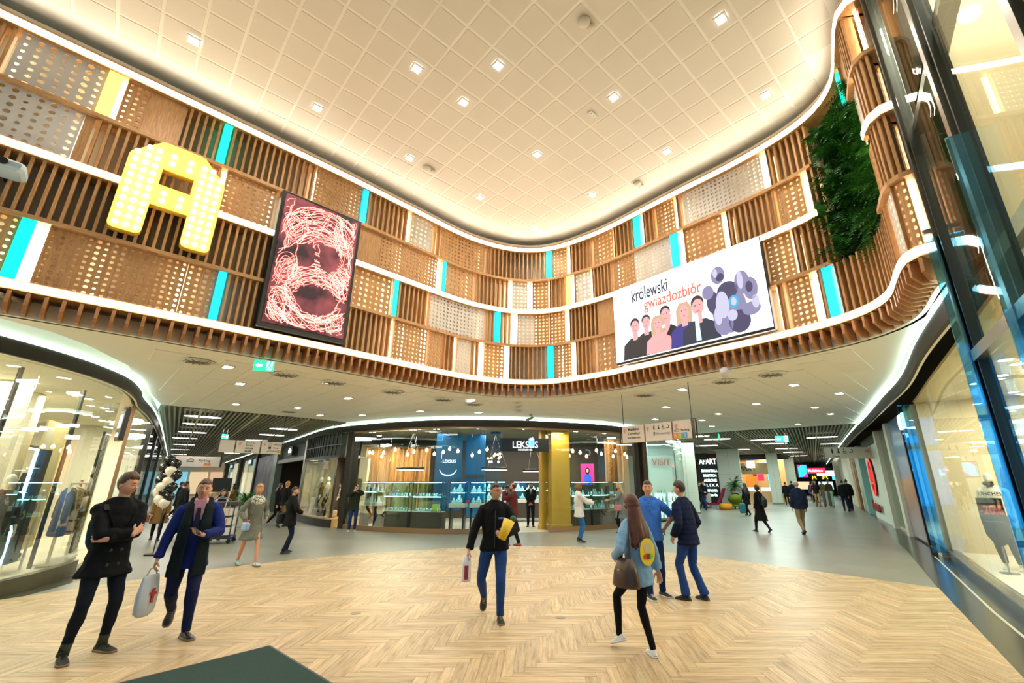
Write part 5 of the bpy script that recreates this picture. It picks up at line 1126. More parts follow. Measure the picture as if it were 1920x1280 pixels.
for x, y in ((-5.5,10.8),(-7.2,13.2),(-3,14.3),(0.6,14.6),(4,13),(6.5,12),(8,15.5),(9.5,18)): area('soffit_fill', (x, y, 4.02), .9, 46, (1, .96, .86), sizey=.9)
# columns of the right corridor
def bigcol(loc, w, dpt, rz, label, h=3.98):
    t = empty('column', loc, rz, label, 'column'); MB().cham((0, 0, h/2), (w, dpt, h), .02).build('shaft', PALEG, t); MB().box((0, -dpt/2-.004, h/2), (.012, .012, h)).build('joint', M('joint_grey', C(150,160,148), .6), t); MB().cham((0, 0, .05), (w+.03, dpt+.03, .1), .01).build('base', STEEL, t)
    for z in (1.1, 2.2, 3.1): MB().box((0, 0, z), (w+.006, dpt+.006, .008)).build('panel_joint', M('joint_grey', C(150,160,148), .6), t)
    return t
bigcol((8.75, 27.2, 0), 1.15, 1.0, radians(-8), 'large pale tiled column right of the jeweller, beside the men in blue'); bigcol((13.95, 33.2, 0), 1.5, 1.2, radians(-25), 'second pale column behind the palm and green armchair'); bigcol((19.3, 37.4, 0), .8, .8, radians(-30), 'third narrow pale column right of the beige jeweller'); bigcol((24.6, 45.0, 0), 1.3, 1.2, radians(-30), 'far pale column left of the hanging screen'); bigcol((30.9, 46.6, 0), 1.2, 1.2, radians(-30), 'farthest pale column at the right side of the corridor')
# dark totem with shop names
t = empty('totem', (13.55, 36.2, 0), radians(-20), 'tall dark totem listing shop names in glowing white letters', 'totem'); MB().cham((0, .2, 1.95), (1.75, .35, 3.7), .02).build('body', mat('totem_brown', C(52,22,12), .4), t); MB().box((0, .01, 1.7), (1.35, .03, 2.6)).build('panel', BLACK, t)
TS = emis('totem_white', (.75, 1, .92), 3.0); fit(text('aparts', TS, 'lettering', t, (0, -.02, 3.2)), 1.3, .42)
for k in range(6): fit(text('t%d' % (k+1), TS, 'lettering', t, (0.05, -.03, 2.5-.36*k)), (1.15, .95, .95, 1.1, .85, .8)[k], .2)
wd = empty('wall_behind', kind='structure'); MB().box((9.4, 37.0, 2.0), (5.0, .2, 4.0), radians(-14)).build('wall_panel', PALEG, wd); MB().box((10, 36.0, 3.55), (6.5, .3, .5), radians(-14)).build('dark_band', BLACK, wd)
# beige jeweller in the corridor
t = empty('wall_shop', kind='structure'); R = radians(-20)
def bxs(nm, c, dd, m, a=R): MB().box(c, dd, a).build(nm, m, t)
bxs('shop_back_wall', (19.6, 43.5, 1.9), (7, .1, 3.8), mat('beige_shop', C(200,150,90), .6)); bxs('fascia_board', (18.0, 39.3, 2.75), (3.4, .12, .9), mat('fascia_beige', C(206,178,128), .6)); bxs('shop_floor', (19, 41.5, .02), (7, 5, .04), SHFL); bxs('header_band', (18.0, 39.2, 3.7), (6.5, .3, .45), BLACK)
text('apart', M('letter_dark', C(40,24,14), .5), 'lettering', t, (17.85, 39.25, 2.75), (pi/2, 0, R)).scale = (1.1, 1.1, 1.1)
for k in range(5): bxs('counter', (16.6+1.0*k, 40.6-.35*k, .45), (.9, .5, .9), M('counter_warm', C(226,190,140), .5)); bxs('lit_case', (16.6+1.0*k, 40.6-.35*k, 1.05), (.85, .45, .3), emis('case_warm', (1, .85, .65), 1.2) if not bpy.data.materials.get('case_warm') else bpy.data.materials['case_warm'])
bxs('teal_display', (17.6, 41.5, 1.9), (1.3, .1, .5), M('display_teal', C(60,150,170), .5)); bxs('brown_arch', (19.4, 41.6, 1.4), (.9, .3, 1.5), M('arch_gold', C(190,130,40), .4))
area('shop_light', (18.6, 41.5, 3.6), 4, 240, WARM, sizey=3)
# small mint perfume corner right of the jeweller
t = empty('wall_shop', kind='structure'); MINT = mat('mint_wall', C(206,222,212), .4)
MB().box((6.2, 24.4, 2.0), (2.4, .2, 4.0), radians(12)).build('shop_back_wall', MINT, t); MB().box((5.3, 23.0, 2.0), (.5, .5, 4.0)).build('round_front', MINT, t)
mbg = MB(); Curve([(4.9,20.4),(5.6,20.9),(6.6,21.6),(7.3,22.8),(7.5,24)], 6).ribbon(mbg, 0, 4.2, -.03, 0, 0.1, 3.7, .3); mbg.build('curved_pane', GLASS, t)
text('visit', M('red_faint', C(190,70,70), .5), 'lettering', t, (6.6, 24.2, 2.7), (pi/2, 0, radians(12)))
area('shop_light', (6.2, 22.6, 3.7), 1.6, 80, COOL, sizey=1.2)
for k, x in enumerate((5.2, 5.9, 6.6)):
    q = empty('perfume_stand', (x, 21.7+.35*(x-5.2), 0), radians(20), ('first', 'second', 'third')[k]+' lit glass perfume shelf from the left, behind the man in the blue polo', 'shelf unit')
    MB().cham((0, 0, .05), (.62, .4, .1), .01).build('base', BLACK, q); MB().box((0, .17, .65), (.6, .03, 1.15)).build('back', emis('mint_back', (.75, 1, .9), 1.6) if not bpy.data.materials.get('mint_back') else bpy.data.materials['mint_back'], q)
    for z in (.12, .5, .85, 1.2): MB().box((0, 0, z), (.62, .36, .02)).build('shelf', CTOP, q)
    MB().box((0, -.18, .65), (.6, .01, 1.1)).build('pane', CASEG, q)
    for j in range(9):
        z = (.13, .51, .86)[j//3]; c = ((150,60,120), (230,190,90), (90,170,160), (220,120,60), (200,210,220))[(j+k) % 5]; Rr = Matrix.Rotation(radians(20), 3, 'Z'); p = Vector(q.location)+Rr @ Vector((-.2+.2*(j % 3), 0, z))
        o = MB().lathe([(.035, 0), (.035, .13), (.012, .15), (.012, .18), (.02, .18), (.02, .21)], (0, 0, 0), 10).build('perfume_bottle', M('perf%d' % ((j+k) % 5), C(*c), .2), None, p, smooth=True); tag(o, ('purple','amber','teal','orange','grey')[(j+k) % 5]+' perfume bottle on the '+('bottom','middle','top')[j//3]+' level of the '+('first','second','third')[k]+' lit shelf', 'bottle', 'perfume bottles right of the jeweller')
    if k < 3:
        o = MB(); rnd = random.Random(k)
        for j in range(16): a = rnd.uniform(0, 6.28); hh = rnd.uniform(.12, .28); xx = rnd.uniform(-.22, .22); o.add([(xx-.02, 0, 1.22), (xx+.02, .02, 1.22), (xx+.1*cos(a), .1*sin(a), 1.22+hh)], [(0, 1, 2)])
        tag(o.build('green_plant', M('leaf', C(60,120,40), .6), None, q.location, radians(20)), ('left', 'middle', 'right')[k]+' small green plant on top of the lit perfume shelves', 'plant')
# end of the right corridor
we = empty('wall_end', kind='structure'); MB().box((37, 66, 2.0), (30, .3, 4.5), radians(-30)).build('wall_panel', mat('end_dark', C(40,36,30), .7), we); MB().box((31, 61, 2.9), (14, .3, .9), radians(-30)).build('dark_bulkhead', BLACK, we)
def esign(loc, sz, m, label, key=None, km=None, ks=1.0, rz=radians(-30), cat='sign'):
    t = empty('lit_sign', loc, rz, label, cat); MB().cham((0, .08, 0), (sz[0], .14, sz[1]), .01).build('box', m, t)
    if key: q = text(key, km, 'lettering', t, (0, -.01, 0)); q.scale = (ks,)*3
    return t
SR = emis('sign_magenta', C(226,40,80), 1.2); SY = emis('sign_yellow', C(250,220,40), 2.0); SGR = emis('sign_pale', (.9, 1, .95), 2.0); SCY = emis('sign_cyan', C(60,190,230), 2.0)
esign((28.9, 47.6, 2.75), (1.75, .55), SR, 'magenta cinema sign hanging far down the right corridor', 'rmc', SGW, .58)
q = esign((31.9, 53, 2.1), (.6, .5), BLACK, 'black panel with yellow curved emblem at the far food court, left one'); MB().tube([(-.18, -.02, -.18), (-.1, -.02, .18), (0, -.02, -.1), (.1, -.02, .18), (.18, -.02, -.18)], .035, 6).build('arches', SY, q)
q = esign((34.4, 55, 2.15), (.8, .6), BLACK, 'black panel with yellow curved emblem at the far food court, right one'); MB().tube([(-.25, -.02, -.2), (-.14, -.02, .22), (0, -.02, -.1), (.14, -.02, .22), (.25, -.02, -.2)], .045, 6).build('arches', SY, q)
esign((32.8, 52, 2.55), (1.9, .6), SGR, 'long pale lit menu board far down the right corridor'); esign((35.6, 54.5, 2.1), (1.1, .5), SCY, 'blue and white lit sign far down the right corridor'); esign((36.3, 54.6, 1.4), (.7, 1.3), SGR, 'bright white standing panel far right of the corridor')
for k in range(6): MB().box((27+2.1*k, 61.5-1.2*k, 1.2), (1.5, .1, .9), radians(-30)).build('lit_counter', emis('counter_%d' % k, ((1, .8, .5), (.8, 1, .6), (1, .95, .8), (1, .7, .4), (.7, .9, 1), (1, .9, .6))[k], .8), we)
t = empty('hanging_screen', (19.7, 34.0, 2.45), radians(-22), 'hanging blue and magenta advertising screen in the right corridor', 'screen'); MB().cham((0, .06, 0), (.68, .1, .98), .01).build('frame', BLACK, t); MB().box((0, -.0, 0), (.58, .02, .86)).build('screen', emis('screen_blue', C(40,170,220), 1.2), t); MB().prism([(.29,-.43),(.29,-.1),(-.05,-.43)], 0, .006).prism([(-.29,.43),(-.29,.2),(-.05,.43)], 0, .006).build('magenta_corner', emis('screen_mag', C(200,30,170), 1.1), t, (0, -.012, 0), rot=(pi/2, 0, 0)); MB().tube([(0, .06, .45), (0, .06, 1.55)], .02, 6).build('hanger', BLACK, t)
for (x, y, z), sz, m, l in (((20.6,41.5,2.9), (.7,.9), SCY, 'pale blue lit blade sign left of the far column'), ((19.6,40.3,2.2), (.5,.9), SR, 'red lit sign behind the third column'), ((18.2,38.9,3.1), (.6,.6), SGR, 'small pale crown sign at the beige jeweller'),((21.5,42.5,2.0),(.3,1.6),SCY,'tall blue lit strip left of the far column')): esign((x, y, z), sz, m, l)
for k in range(5): MB().box((20.3+1.1*k, 42.8+1.75*k, 1.9), (.25, 1.2, 3.7), radians(-30)).build('shop_front', M('front_%d' % k, C(*((70,50,40), (150,120,90), (60,56,60), (180,150,120), (90,70,60))[k]), .5), we)
# ================================================================== left corridor, right hand row of shops
wm = empty('wall_row', kind='structure')
LR = Curve([(-53,75),(-32,48.4),(-24,38.3),(-16.3,28.5),(-12.8,24.1),(-9.9,20.45),(-8.5,19.05),(-7.9,18.6)], 8)
def lseg(name, ya, yb, o0, o1, z0, z1, m, parent=None):
    a, b = yat(LR, yb), yat(LR, ya); mb = MB(); LR.ribbon(mb, a, b, o0, o1, z0, z1, .8); return mb.build(name, m, parent or wm)
BLW = mat('black_store', C(28,26,22), .45); CRW = mat('window_cream', C(214,196,150), .7)
lseg('lattice_back', 18.75, 28.5, -.3, -.2, 2.75, 3.7, mat('lattice_dark', C(60,72,58), .6))
for k in range(14): lseg('lattice_bar', 18.8+.245*k, 18.83+.245*k, -.04, .0, 2.75, 3.7, BLW)
for z in (2.75, 3.2): lseg('lattice_rail', 18.75, 22.2, -.05, .01, z, z+.04, BLW)
lseg('window_back', 18.8, 22.0, -1.5, -1.4, 0, 2.75, CRW); lseg('window_floor', 18.8, 22.0, -1.5, -.03, 0, .32, mat('window_oak', C(196,160,96), .5)); lseg('window_plinth', 18.8, 22.2, -.06, .03, 0, .28, BLW); lseg('window_head', 18.8, 22.2, -1.5, .0, 2.7, 2.76, BLW)
lseg('window_side', 22.02, 22.12, -1.5, -.05, 0, 2.75, CRW); lseg('pane', 18.85, 22.0, -.03, -.015, .3, 2.7, GLASS); lseg('steel_post', 22.1, 22.35, -.15, .04, 0, 3.7, STEEL)
p = LR.off(yat(LR, 20.2), -.8); area('window_light', (p.x, p.y, 2.65), .8, 45, (1, .9, .7), sizey=.8)
lseg('entrance_back', 22.2, 29, -3.5, -3.4, 0, 3.7, BLW); lseg('entrance_side', 28.4, 28.6, -3.5, -.2, 0, 3.7, BLW); lseg('entrance_ceiling', 22.2, 28.4, -3.5, -.2, 2.95, 3.05, BLW); lseg('entrance_lintel', 22.3, 28.2, -.3, 0, 2.75, 2.95, mat('lintel_grey', C(96,104,92), .4)); lseg('entrance_light', 24.6, 25.6, -3.38, -3.3, 1.7, 2.6, emis('entrance_glow', (1, .75, .35), .8))
for k in range(6): lseg('red_lamp', 23+.8*k, 23.14+.8*k, -3.3, -3.25, 1.75, 1.84, emis('red_lamp', (1, .08, .05), 6) if not bpy.data.materials.get('red_lamp') else bpy.data.materials['red_lamp'])
lseg('steel_post', 28.2, 29.2, -.3, .05, 0, 3.7, mat('post_green_grey', C(90,104,92), .3)); NIGHT = pattern('night_print', 'noise', C(16,18,30), C(120,110,120), 3.0, .4, .5, (.5, .75), mapscale=(1.5, 1.5, .5))
lseg('photo_panel', 29.2, 35, -.1, 0, .1, 3.4, NIGHT); lseg('dark_wall', 28.5, 35.4, -.4, -.1, 0, 3.7, DARK)
LITS = emis('shop_lit', C(232,224,190), .55); LITC = pattern('shop_lit_blue', 'noise', C(120,190,215), C(240,232,205), .6, .5, .6)
lseg('lit_interior', 35.6, 44, -.8, -.7, 0, 3.7, LITS); lseg('pane', 35.6, 44, -.1, -.05, 0, 3.7, GLASS); lseg('blue_goods', 35.8, 40, -.65, -.5, .2, 1.9, LITC); lseg('black_post', 44, 45, -.3, .1, 0, 3.7, BLACK); lseg('black_post', 35.2, 35.7, -.3, .1, 0, 3.7, BLACK)
lseg('lit_interior', 45, 56, -.8, -.7, 0, 3.7, LITS); lseg('blue_goods', 46, 50, -.65, -.5, .1, 1.9, LITC); lseg('black_post', 56, 57.5, -.3, .1, 0, 3.7, BLACK); lseg('lit_interior', 57.5, 69, -.5, -.4, 0, 3.7, LITC); lseg('white_hoarding', 69, 74, -.3, 0, 0, 3.7, WHITE)
for yy, m, l, k in ((33.9+4.5, SGW, 'first white lit shop sign on the left corridor row', 'calzedonia'), (50, SGW, 'second white lit shop sign farther along the left corridor row', 'duka'), (62, SCY, 'blue lit shop sign far along the left corridor row', None)):
    s_ = yat(LR, yy); p = LR.off(s_, .1); n = LR.nrm(s_); esign((p.x, p.y, 3.25), (1.5, .6), BLUEW if k else SCY, l, k, SGW, 1.3 if k != 'duka' else 1, atan2(n.y, n.x)+pi/2)
s_ = yat(LR, 25.2); p = LR.off(s_, .08); n = LR.nrm(s_); esign((p.x, p.y, 3.35), (1.0, .5), BLW, 'small white lit emblem over the dark shop entrance on the left', 'duka', SGW, .9, atan2(n.y, n.x)+pi/2)
wf = empty('wall_far', kind='structure'); MB().box((-46, 58, 2), (14, .3, 4.2), radians(12)).build('wall_panel', CREAM, wf)
for k in range(5): MB().box((-44.5+2.2*k, 57+.47*k, 1.5), (1.9, .2, 2.6), radians(12)).build('lit_window', emis('far_lit_%d' % k, ((.3, .7, .9), (1, .75, .45), (.95, .6, .4), (1, .85, .6), (.4, .8, .95))[k], .6), wf)
for yy, mm in ((19.55, 0), (20.5, 1), (21.4, 2)):
    s_ = yat(LR, yy); p = LR.off(s_, -.65); n = LR.nrm(s_)
    mannequin((p.x, p.y, .32), atan2(n.y, n.x)+pi/2, ('white mannequin in patterned top at the right of the dark shop window', 'white mannequin in pale blouse holding a bag in the dark shop window', 'white mannequin in brown fur coat in the dark shop window')[mm], 1.62, (pattern('abstract_cloth', 'noise', C(60,40,50), C(190,180,160), 14, .7), M('blouse_cream', C(220,206,176), .7), LEOP)[mm], M('trouser_olive', C(50,48,32), .8), fem=True)
for yy, o_, c, l in ((20.1, -.35, (60,62,60), 'dark grey handbag on the dark shop window floor'), (19.3, -.4, (190,170,130), 'tan bag at the right of the dark shop window floor'), (20.9, -.4, (150,140,110), 'small beige bag in the dark shop window'), (21.6, -.5, (226,216,190), 'tall white box plinth in the dark shop window')):
    s_ = yat(LR, yy); p = LR.off(s_, o_); t = empty('bag' if 'bag' in l else 'plinth', (p.x, p.y, .32), radians(35), l, 'bag' if 'bag' in l else 'plinth'); hh = .28 if 'bag' in l else .7
    MB().cham((0, 0, hh/2), (.34, .16, hh), .03).build('body', M('bag%d' % int(yy*10), C(*c), .5), t)
    if 'bag' in l: MB().tube([(-.09, 0, hh-.02), (-.08, 0, hh+.12), (.08, 0, hh+.12), (.09, 0, hh-.02)], .008, 6).build('handle', BLACK, t)
# ================================================================== things on the oak wall
def flatplace(s0, s1, off):
    a, b = FC.off(s0, off), FC.off(s1, off); c = (a+b)/2; return c, (b-a).length, atan2((b-a).y, (b-a).x)
# marquee letter
c, w, rz = flatplace(7.17, 8.52, 0.10); LW = w
t = empty('marquee_letter', (c.x, c.y, 5.66), rz, 'big yellow glowing marquee letter A with bulbs on the oak wall', 'letter')
def arcs(P, R):    # rounded polygon
    out = []
    n = len(P)
    for i in range(n):
        p0, p, p1 = Vector(P[i-1]), Vector(P[i]), Vector(P[(i+1) % n]); r = R[i]
        if not r: out.append(tuple(p)); continue
        a = p+(p0-p).normalized()*r; b = p+(p1-p).normalized()*r
        for k in range(5): u = k/4; out.append(tuple(a*(1-u)**2+p*2*u*(1-u)+b*u*u))
    return out
h = LW/2; OUT = arcs([(-h, 0), (-h+.42, 0), (-h+.42, .60), (h-.42, .60), (h-.42, 0), (h, 0), (h, 1.42), (h-.38, 1.84), (-h+.38, 1.84), (-h, 1.42)], [.1, .1, 0, 0, .1, .1, .06, .06, .06, .06])
HOLE = [(-.22, 1.0), (.22, 1.0), (.22, 1.32), (-.22, 1.32)]
from mathutils.geometry import tessellate_polygon
def holed(out, holes, d0, d1):
    loops = [[Vector((x, z, 0)) for x, z in out]]+[[Vector((x, z, 0)) for x, z in hh] for hh in holes]; flat = [p for l in loops for p in l]; n = len(flat); tri = tessellate_polygon(loops)
    mb = MB(); vs = [(p.x, d0, p.y) for p in flat]+[(p.x, d1, p.y) for p in flat]; fs = [tuple(x) for x in tri]+[tuple(i+n for i in reversed(x)) for x in tri]; o = 0
    for l in loops:
        m = len(l); fs += [(o+i, o+(i+1) % m, n+o+(i+1) % m, n+o+i) for i in range(m)]; o += m
    return mb.add(vs, fs)
LFACE = emis('letter_face', C(250,204,84), 1.0); LRIM = mat('letter_rim', C(240,196,70), .4)
holed(OUT, [HOLE], 0.0, .02).build('face', LFACE, t); holed(OUT, [HOLE], .02, .17).build('return_rim', LRIM, t)
bme = MB().lathe([(.03, 0), (.034, .012), (.040, .03), (.032, .055), (.012, .068)], (0, 0, 0), 10).mesh('bulb', emis('bulb_white', (1, .93, .72), 9.0), True)
colx = [-h+.09, -h+.22, -h+.35, -.12, .12, h-.35, h-.22, h-.09]
for i, x in enumerate(colx):
    for k in range(12):
        z = .09+.152*k
        if abs(x) < .25 and (z < .66 or .96 < z < 1.36): continue
        if z > 1.84-.08 or (abs(x) > h-.38 and z > 1.42+(h-abs(x))*1.1-.05): continue
        inst(bme, 'bulb', t, (x, -.002, z), rot=(pi/2, 0, 0))
for sx in (-.45, .45): MB().box((sx, .33, .9), (.05, .34, .05)).build('bracket', STEELD, t)
# portrait screen with light trails
c, w, rz = flatplace(9.47, 11.15, 0.10)
t = empty('advertising_screen', (c.x, c.y, 4.55), rz, 'tall portrait screen showing red light trails on a dark ground', 'screen')
MB().cham((0, .14, 1.5), (w, .22, 3.0), .01).build('housing', BLACK, t)
TRB = pattern('trail_ground', 'noise', C(40,20,28), C(150,70,78), 1.6, .6, 1.0, (.40, .75)); MB().box((0, .02, 1.52), (w-.14, .02, 2.84)).build('screen', TRB, t)
rnd = random.Random(11); SWX, SZ0, SZ1 = (w-.16)/2, .12, 2.92; lay = [MB(), MB(), MB()]; TRM = [emis('trail_red', C(200,64,60), .8), emis('trail_pink', C(255,140,126), 1.1), emis('trail_white', C(255,226,216), 1.3)]
def dark(x, z): return ((x-.12)/.40)**2+((z-.78)/.30)**2 < 1 or ((x-.25)/.20)**2+((z-1.78)/.30)**2 < 1 or ((x+.22)/.17)**2+((z-1.70)/.26)**2 < 1
def trail(P, wd):
    run = []
    def flush():
        if len(run) > 2:
            for q, (f, dy) in enumerate(((1.5, 0), (.7, -.002), (.22, -.004))):
                vs = []
                for i, (x, z) in enumerate(run):
                    x2, z2 = run[min(i+1, len(run)-1)]; x1, z1 = run[max(i-1, 0)]; l = max(1e-6, hypot(x2-x1, z2-z1)); nx, nz = -(z2-z1)/l, (x2-x1)/l; vs += [(x+nx*wd*f/2, .008+dy, z+nz*wd*f/2), (x-nx*wd*f/2, .008+dy, z-nz*wd*f/2)]
                lay[q].add(vs, [(2*i, 2*i+1, 2*i+3, 2*i+2) for i in range(len(run)-1)])
        run.clear()
    for x, z in P:
        if abs(x) > SWX-.02 or not SZ0+.02 < z < SZ1-.02 or dark(x, z): flush()
        else: run.append((x, z))
    flush()
def arc(cx, cz, rx, rz_, a0, a1, wd, wob=.03, n=26): p = rnd.uniform(0, 6); trail([(cx+(rx+wob*sin(k*.9+p))*cos(a0+(a1-a0)*k/n), cz+(rz_+wob*cos(k*.7+p))*sin(a0+(a1-a0)*k/n)) for k in range(n+1)], wd)
for k in range(26): arc(.08+rnd.uniform(-.06, .06), 1.75+rnd.uniform(-.1, .1), .36+.025*k, .36+.035*k, rnd.uniform(-.2, .9), rnd.uniform(2.0, 3.4), rnd.uniform(.010, .02))
for k in range(24): arc(.12, .80, .44+.02*k, .34+.03*k, rnd.uniform(.1, .8), rnd.uniform(2.2, 3.1), rnd.uniform(.010, .022))
for k in range(26): arc(.12, .95+rnd.uniform(-.1, .1), .48+.024*k, .52+.018*k, rnd.uniform(3.2, 4.0), rnd.uniform(4.8, 6.1), rnd.uniform(.010, .02))
for cx, cz in ((-.55, 1.3), (.62, 1.32), (-.5, 2.3), (.5, 2.45), (-.55, .5), (.6, .45)):
    for k in range(9): arc(cx, cz, .05+.025*k, .10+.035*k, rnd.uniform(0, 3), rnd.uniform(4, 8), rnd.uniform(.008, .016), .02)
for k in range(120):
    x, z, a = rnd.uniform(-SWX, SWX), rnd.uniform(.15, 2.85), rnd.uniform(0, 6.28); P = []
    for q in range(rnd.randint(6, 14)): P.append((x, z)); a += rnd.uniform(-.5, .5); x += .03*cos(a); z += .03*sin(a)
    trail(P, rnd.uniform(.008, .02))
for k in range(60): a = rnd.uniform(0, 6.28); arc(rnd.uniform(-1.2, 1.2), rnd.uniform(-.4, 3.4), rnd.uniform(.4, 1.3), rnd.uniform(.4, 1.5), a, a+rnd.uniform(.6, 1.6), rnd.uniform(.008, .02), .02)
for cx, cz, n_ in ((-.2, -.1, 26), (.3, 3.05, 22), (.75, 2.2, 12), (-.75, .9, 12)):
    for k in range(n_): a = rnd.uniform(0, 6.28); l_ = rnd.uniform(.5, 1.1); x0, z0 = cx+.12*cos(a), cz+.12*sin(a); trail([(x0+cos(a)*l_*q/9+.03*sin(q*.8+k), z0+sin(a)*l_*q/9-.10*(q/9)**2) for q in range(10)], rnd.uniform(.008, .018))
for q, m_ in enumerate(TRM): o = lay[q].build('light_trails', m_, t); o['kind'] = 'stuff'
# wide LED screen
c, w, rz = flatplace(19.09, 22.88, 0.16); HH = 2.02
t = empty('advertising_screen', (c.x, c.y, 4.53), rz, 'wide white LED screen with królewski gwiazdozbiór lettering and a group of people', 'screen')
MB().cham((0, .12, HH/2), (w, .16, HH), .01).build('housing', BLACK, t); SCRW = emis('screen_white', (.90, .955, 1.0), 1.05); MB().box((0, .03, HH/2+.02), (w-.03, .02, HH-.07)).build('screen', SCRW, t)
def pm(nm, col): return emis('print_'+nm, C(*col), 0.95, (0.02, 0.02, 0.02))
PN, PK, PS, PB, PH, PL, PU, PWh, PG1, PG2 = pm('navy', (18,36,66)), pm('coral', (236,112,84)), pm('skin', (236,176,176)), pm('black', (16,16,34)), pm('hair', (44,26,40)), pm('blond', (214,176,136)), pm('blue', (40,40,140)), pm('white', (226,240,255)), pm('metal', (140,136,176)), pm('metal_dark', (66,60,100))
def flat(poly, m, nm, dy=0.0): return MB().prism(poly, 0, .004).build(nm, m, t, (0, .018-dy, 0), rot=(pi/2, 0, 0))
ell = lambda cx, cz, rx, rz_, n=18: [(cx+rx*cos(2*pi*k/n), cz+rz_*sin(2*pi*k/n)) for k in range(n)]
fit(text('krol', PN, 'lettering', t, (-.78, .012, 1.66)), 1.02, .34); fit(text('gwia', PK, 'lettering', t, (-.20, .012, 1.34)), 1.50, .36)
def bust_print(x, z, s, hairm, shirt, fem=False, dy=.004):
    if fem: flat([(x-.17*s, z-.50*s), (x+.15*s, z-.50*s), (x+.17*s, z+.05*s), (x+.09*s, z+.19*s), (x-.09*s, z+.19*s), (x-.17*s, z+.05*s)], hairm, 'hair_print', dy)
    flat([(x-.34*s, .07), (x+.34*s, .07), (x+.30*s, z-.36*s), (x+.12*s, z-.24*s), (x-.12*s, z-.24*s), (x-.30*s, z-.36*s)], shirt, 'clothes_print', dy+.002)
    flat([(x-.06*s, z-.30*s), (x+.06*s, z-.30*s), (x+.06*s, z-.1*s), (x-.06*s, z-.1*s)], PS, 'neck_print', dy+.004)
    if not fem: flat(ell(x, z+.07*s, .115*s, .125*s), hairm, 'hair_print', dy+.004)
    flat(ell(x+.005, z-.01*s, .105*s, .145*s), PS, 'face_print', dy+.006)
    for sx in (-.04, .04): flat(ell(x+sx*s, z+.02*s, .014*s, .008*s, 8), PB, 'eye_print', dy+.008)
    flat(ell(x, z-.085*s, .03*s, .010*s, 8), PK, 'mouth_print', dy+.008)
for k, (x, z, s, hm, sm, f) in enumerate(((-1.25, .86, 1.15, PH, PB, False), (-.92, .88, 1.05, PH, PB, False), (-.38, .93, 1.15, PH, PB, False), (-.60, .76, 1.05, PL, PS, True), (.10, .86, 1.15, PL, PU, True), (.44, .88, 1.3, PH, PN, False))): bust_print(x, z, s, hm, sm, f, .003+.01*k)
flat([(.34, .1), (.46, .1), (.44, .72), (.36, .72)], PWh, 'shirt_print', .075); flat([(-.46, .6), (-.38, .6), (-.38, .68), (-.46, .68)], PWh, 'shirt_print', .075)
flat([(-.72,.26),(-.42,.34),(-.26,.58),(-.20,.88),(-.27,.88),(-.36,.58),(-.50,.44),(-.74,.38)], PS, 'arm_print', .078)
PG3 = pm('metal_light', (206,204,232)); PC_ = pm('accent_blue', (60,180,220))
for cx, cz, rx, rz_, m, k in ((1.12,.62,.36,.52,PG1,0), (1.30,.30,.22,.24,PG2,1), (.98,.34,.2,.26,PG1,1), (.80,.86,.13,.26,PG2,1), (.72,1.10,.13,.16,PG1,2), (1.14,1.02,.22,.2,PG2,2), (.98,1.42,.15,.2,PG1,3), (1.02,1.36,.09,.09,PG2,4), (.93,1.48,.05,.1,PG3,5), (1.45,1.10,.15,.26,PG1,2), (1.42,1.16,.06,.2,PG3,3), (1.60,.92,.14,.24,PG1,3), (1.58,.96,.07,.12,PG2,4), (1.56,.50,.18,.14,PG1,2), (1.66,.62,.07,.14,PG3,3), (1.0,.74,.14,.3,PG3,3), (1.24,.74,.1,.14,PC_,4), (1.24,.74,.055,.09,PG3,5), (.88,.52,.08,.2,PG3,3), (1.18,.46,.1,.12,PG3,4)): flat(ell(cx, cz, rx, rz_, 24), m, 'grey_shape_print', .080+.0016*k)
# living wall of ferns
LEAF = [mat('fern_%d' % k, c, .55, spec=.3) for k, c in enumerate((C(34,96,28), C(58,128,40), C(22,70,22)))]
lv = empty('living_wall', kind=None, loc=(0, 0, 0), label='dark green living wall of ferns set between the oak shelves', cat='plant wall')
mb = MB(); FC.ribbon(mb, 24.08, 25.5, -.42, -.30, 5.55, 8.2, .1); mb.build('backing', mat('moss_backing', C(12,30,10), .9), lv)
rnd = random.Random(4)
def frond(mb, p, dr, ln, droop, mi):
    side = dr.cross(Vector((0, 0, 1))).normalized(); N = 9; pts = []
    for k in range(N+1): u = k/N; pts.append(p+dr*(ln*u)+Vector((0, 0, -droop*u*u+.10*ln*u)))
    for k in range(1, N):
        w = ln*.34*sin(pi*min(1, (k+.3)/N))**.8*(1-.45*k/N); a = pts[k]; f = (pts[k+1]-pts[k-1]).normalized()
        for sg in (-1, 1):
            tip = a+side*sg*w+f*w*.5+Vector((0, 0, -.15*w)); b1 = a-f*ln*.035; b2 = a+f*ln*.045; mb.add([b1, b2, tip], [(0, 1, 2)], mi)
for i in range(300):
    s = rnd.uniform(24.02, 25.5); z = rnd.uniform(5.62, 8.15); edge = (.0 if z < 7.9 else .2)
    n = FC.nrm(s); p = FC.off(s, rnd.uniform(-.32, -.12)); tan = Vector((-n.y, n.x, 0)); dr = (Vector((n.x, n.y, 0))*rnd.uniform(.6, 1)+tan*rnd.uniform(-.9, .9)+Vector((0, 0, rnd.uniform(-.5, .6)))).normalized()
    ln = rnd.uniform(.26, .50); f = MB()
    for q in range(4): frond(f, Vector((0, 0, 0)), (dr+Vector((rnd.uniform(-.5, .5), rnd.uniform(-.5, .5), rnd.uniform(-.4, .4)))).normalized(), ln*rnd.uniform(.7, 1.1), ln*rnd.uniform(.3, .9), rnd.choice((0, 1, 1, 2)))
    o = MB(); o.v, o.f, o.m = f.v, f.f, f.m; o.build('fern', LEAF, lv, (p.x, p.y, z))
f = MB(); p = FC.off(24.75, -.05)
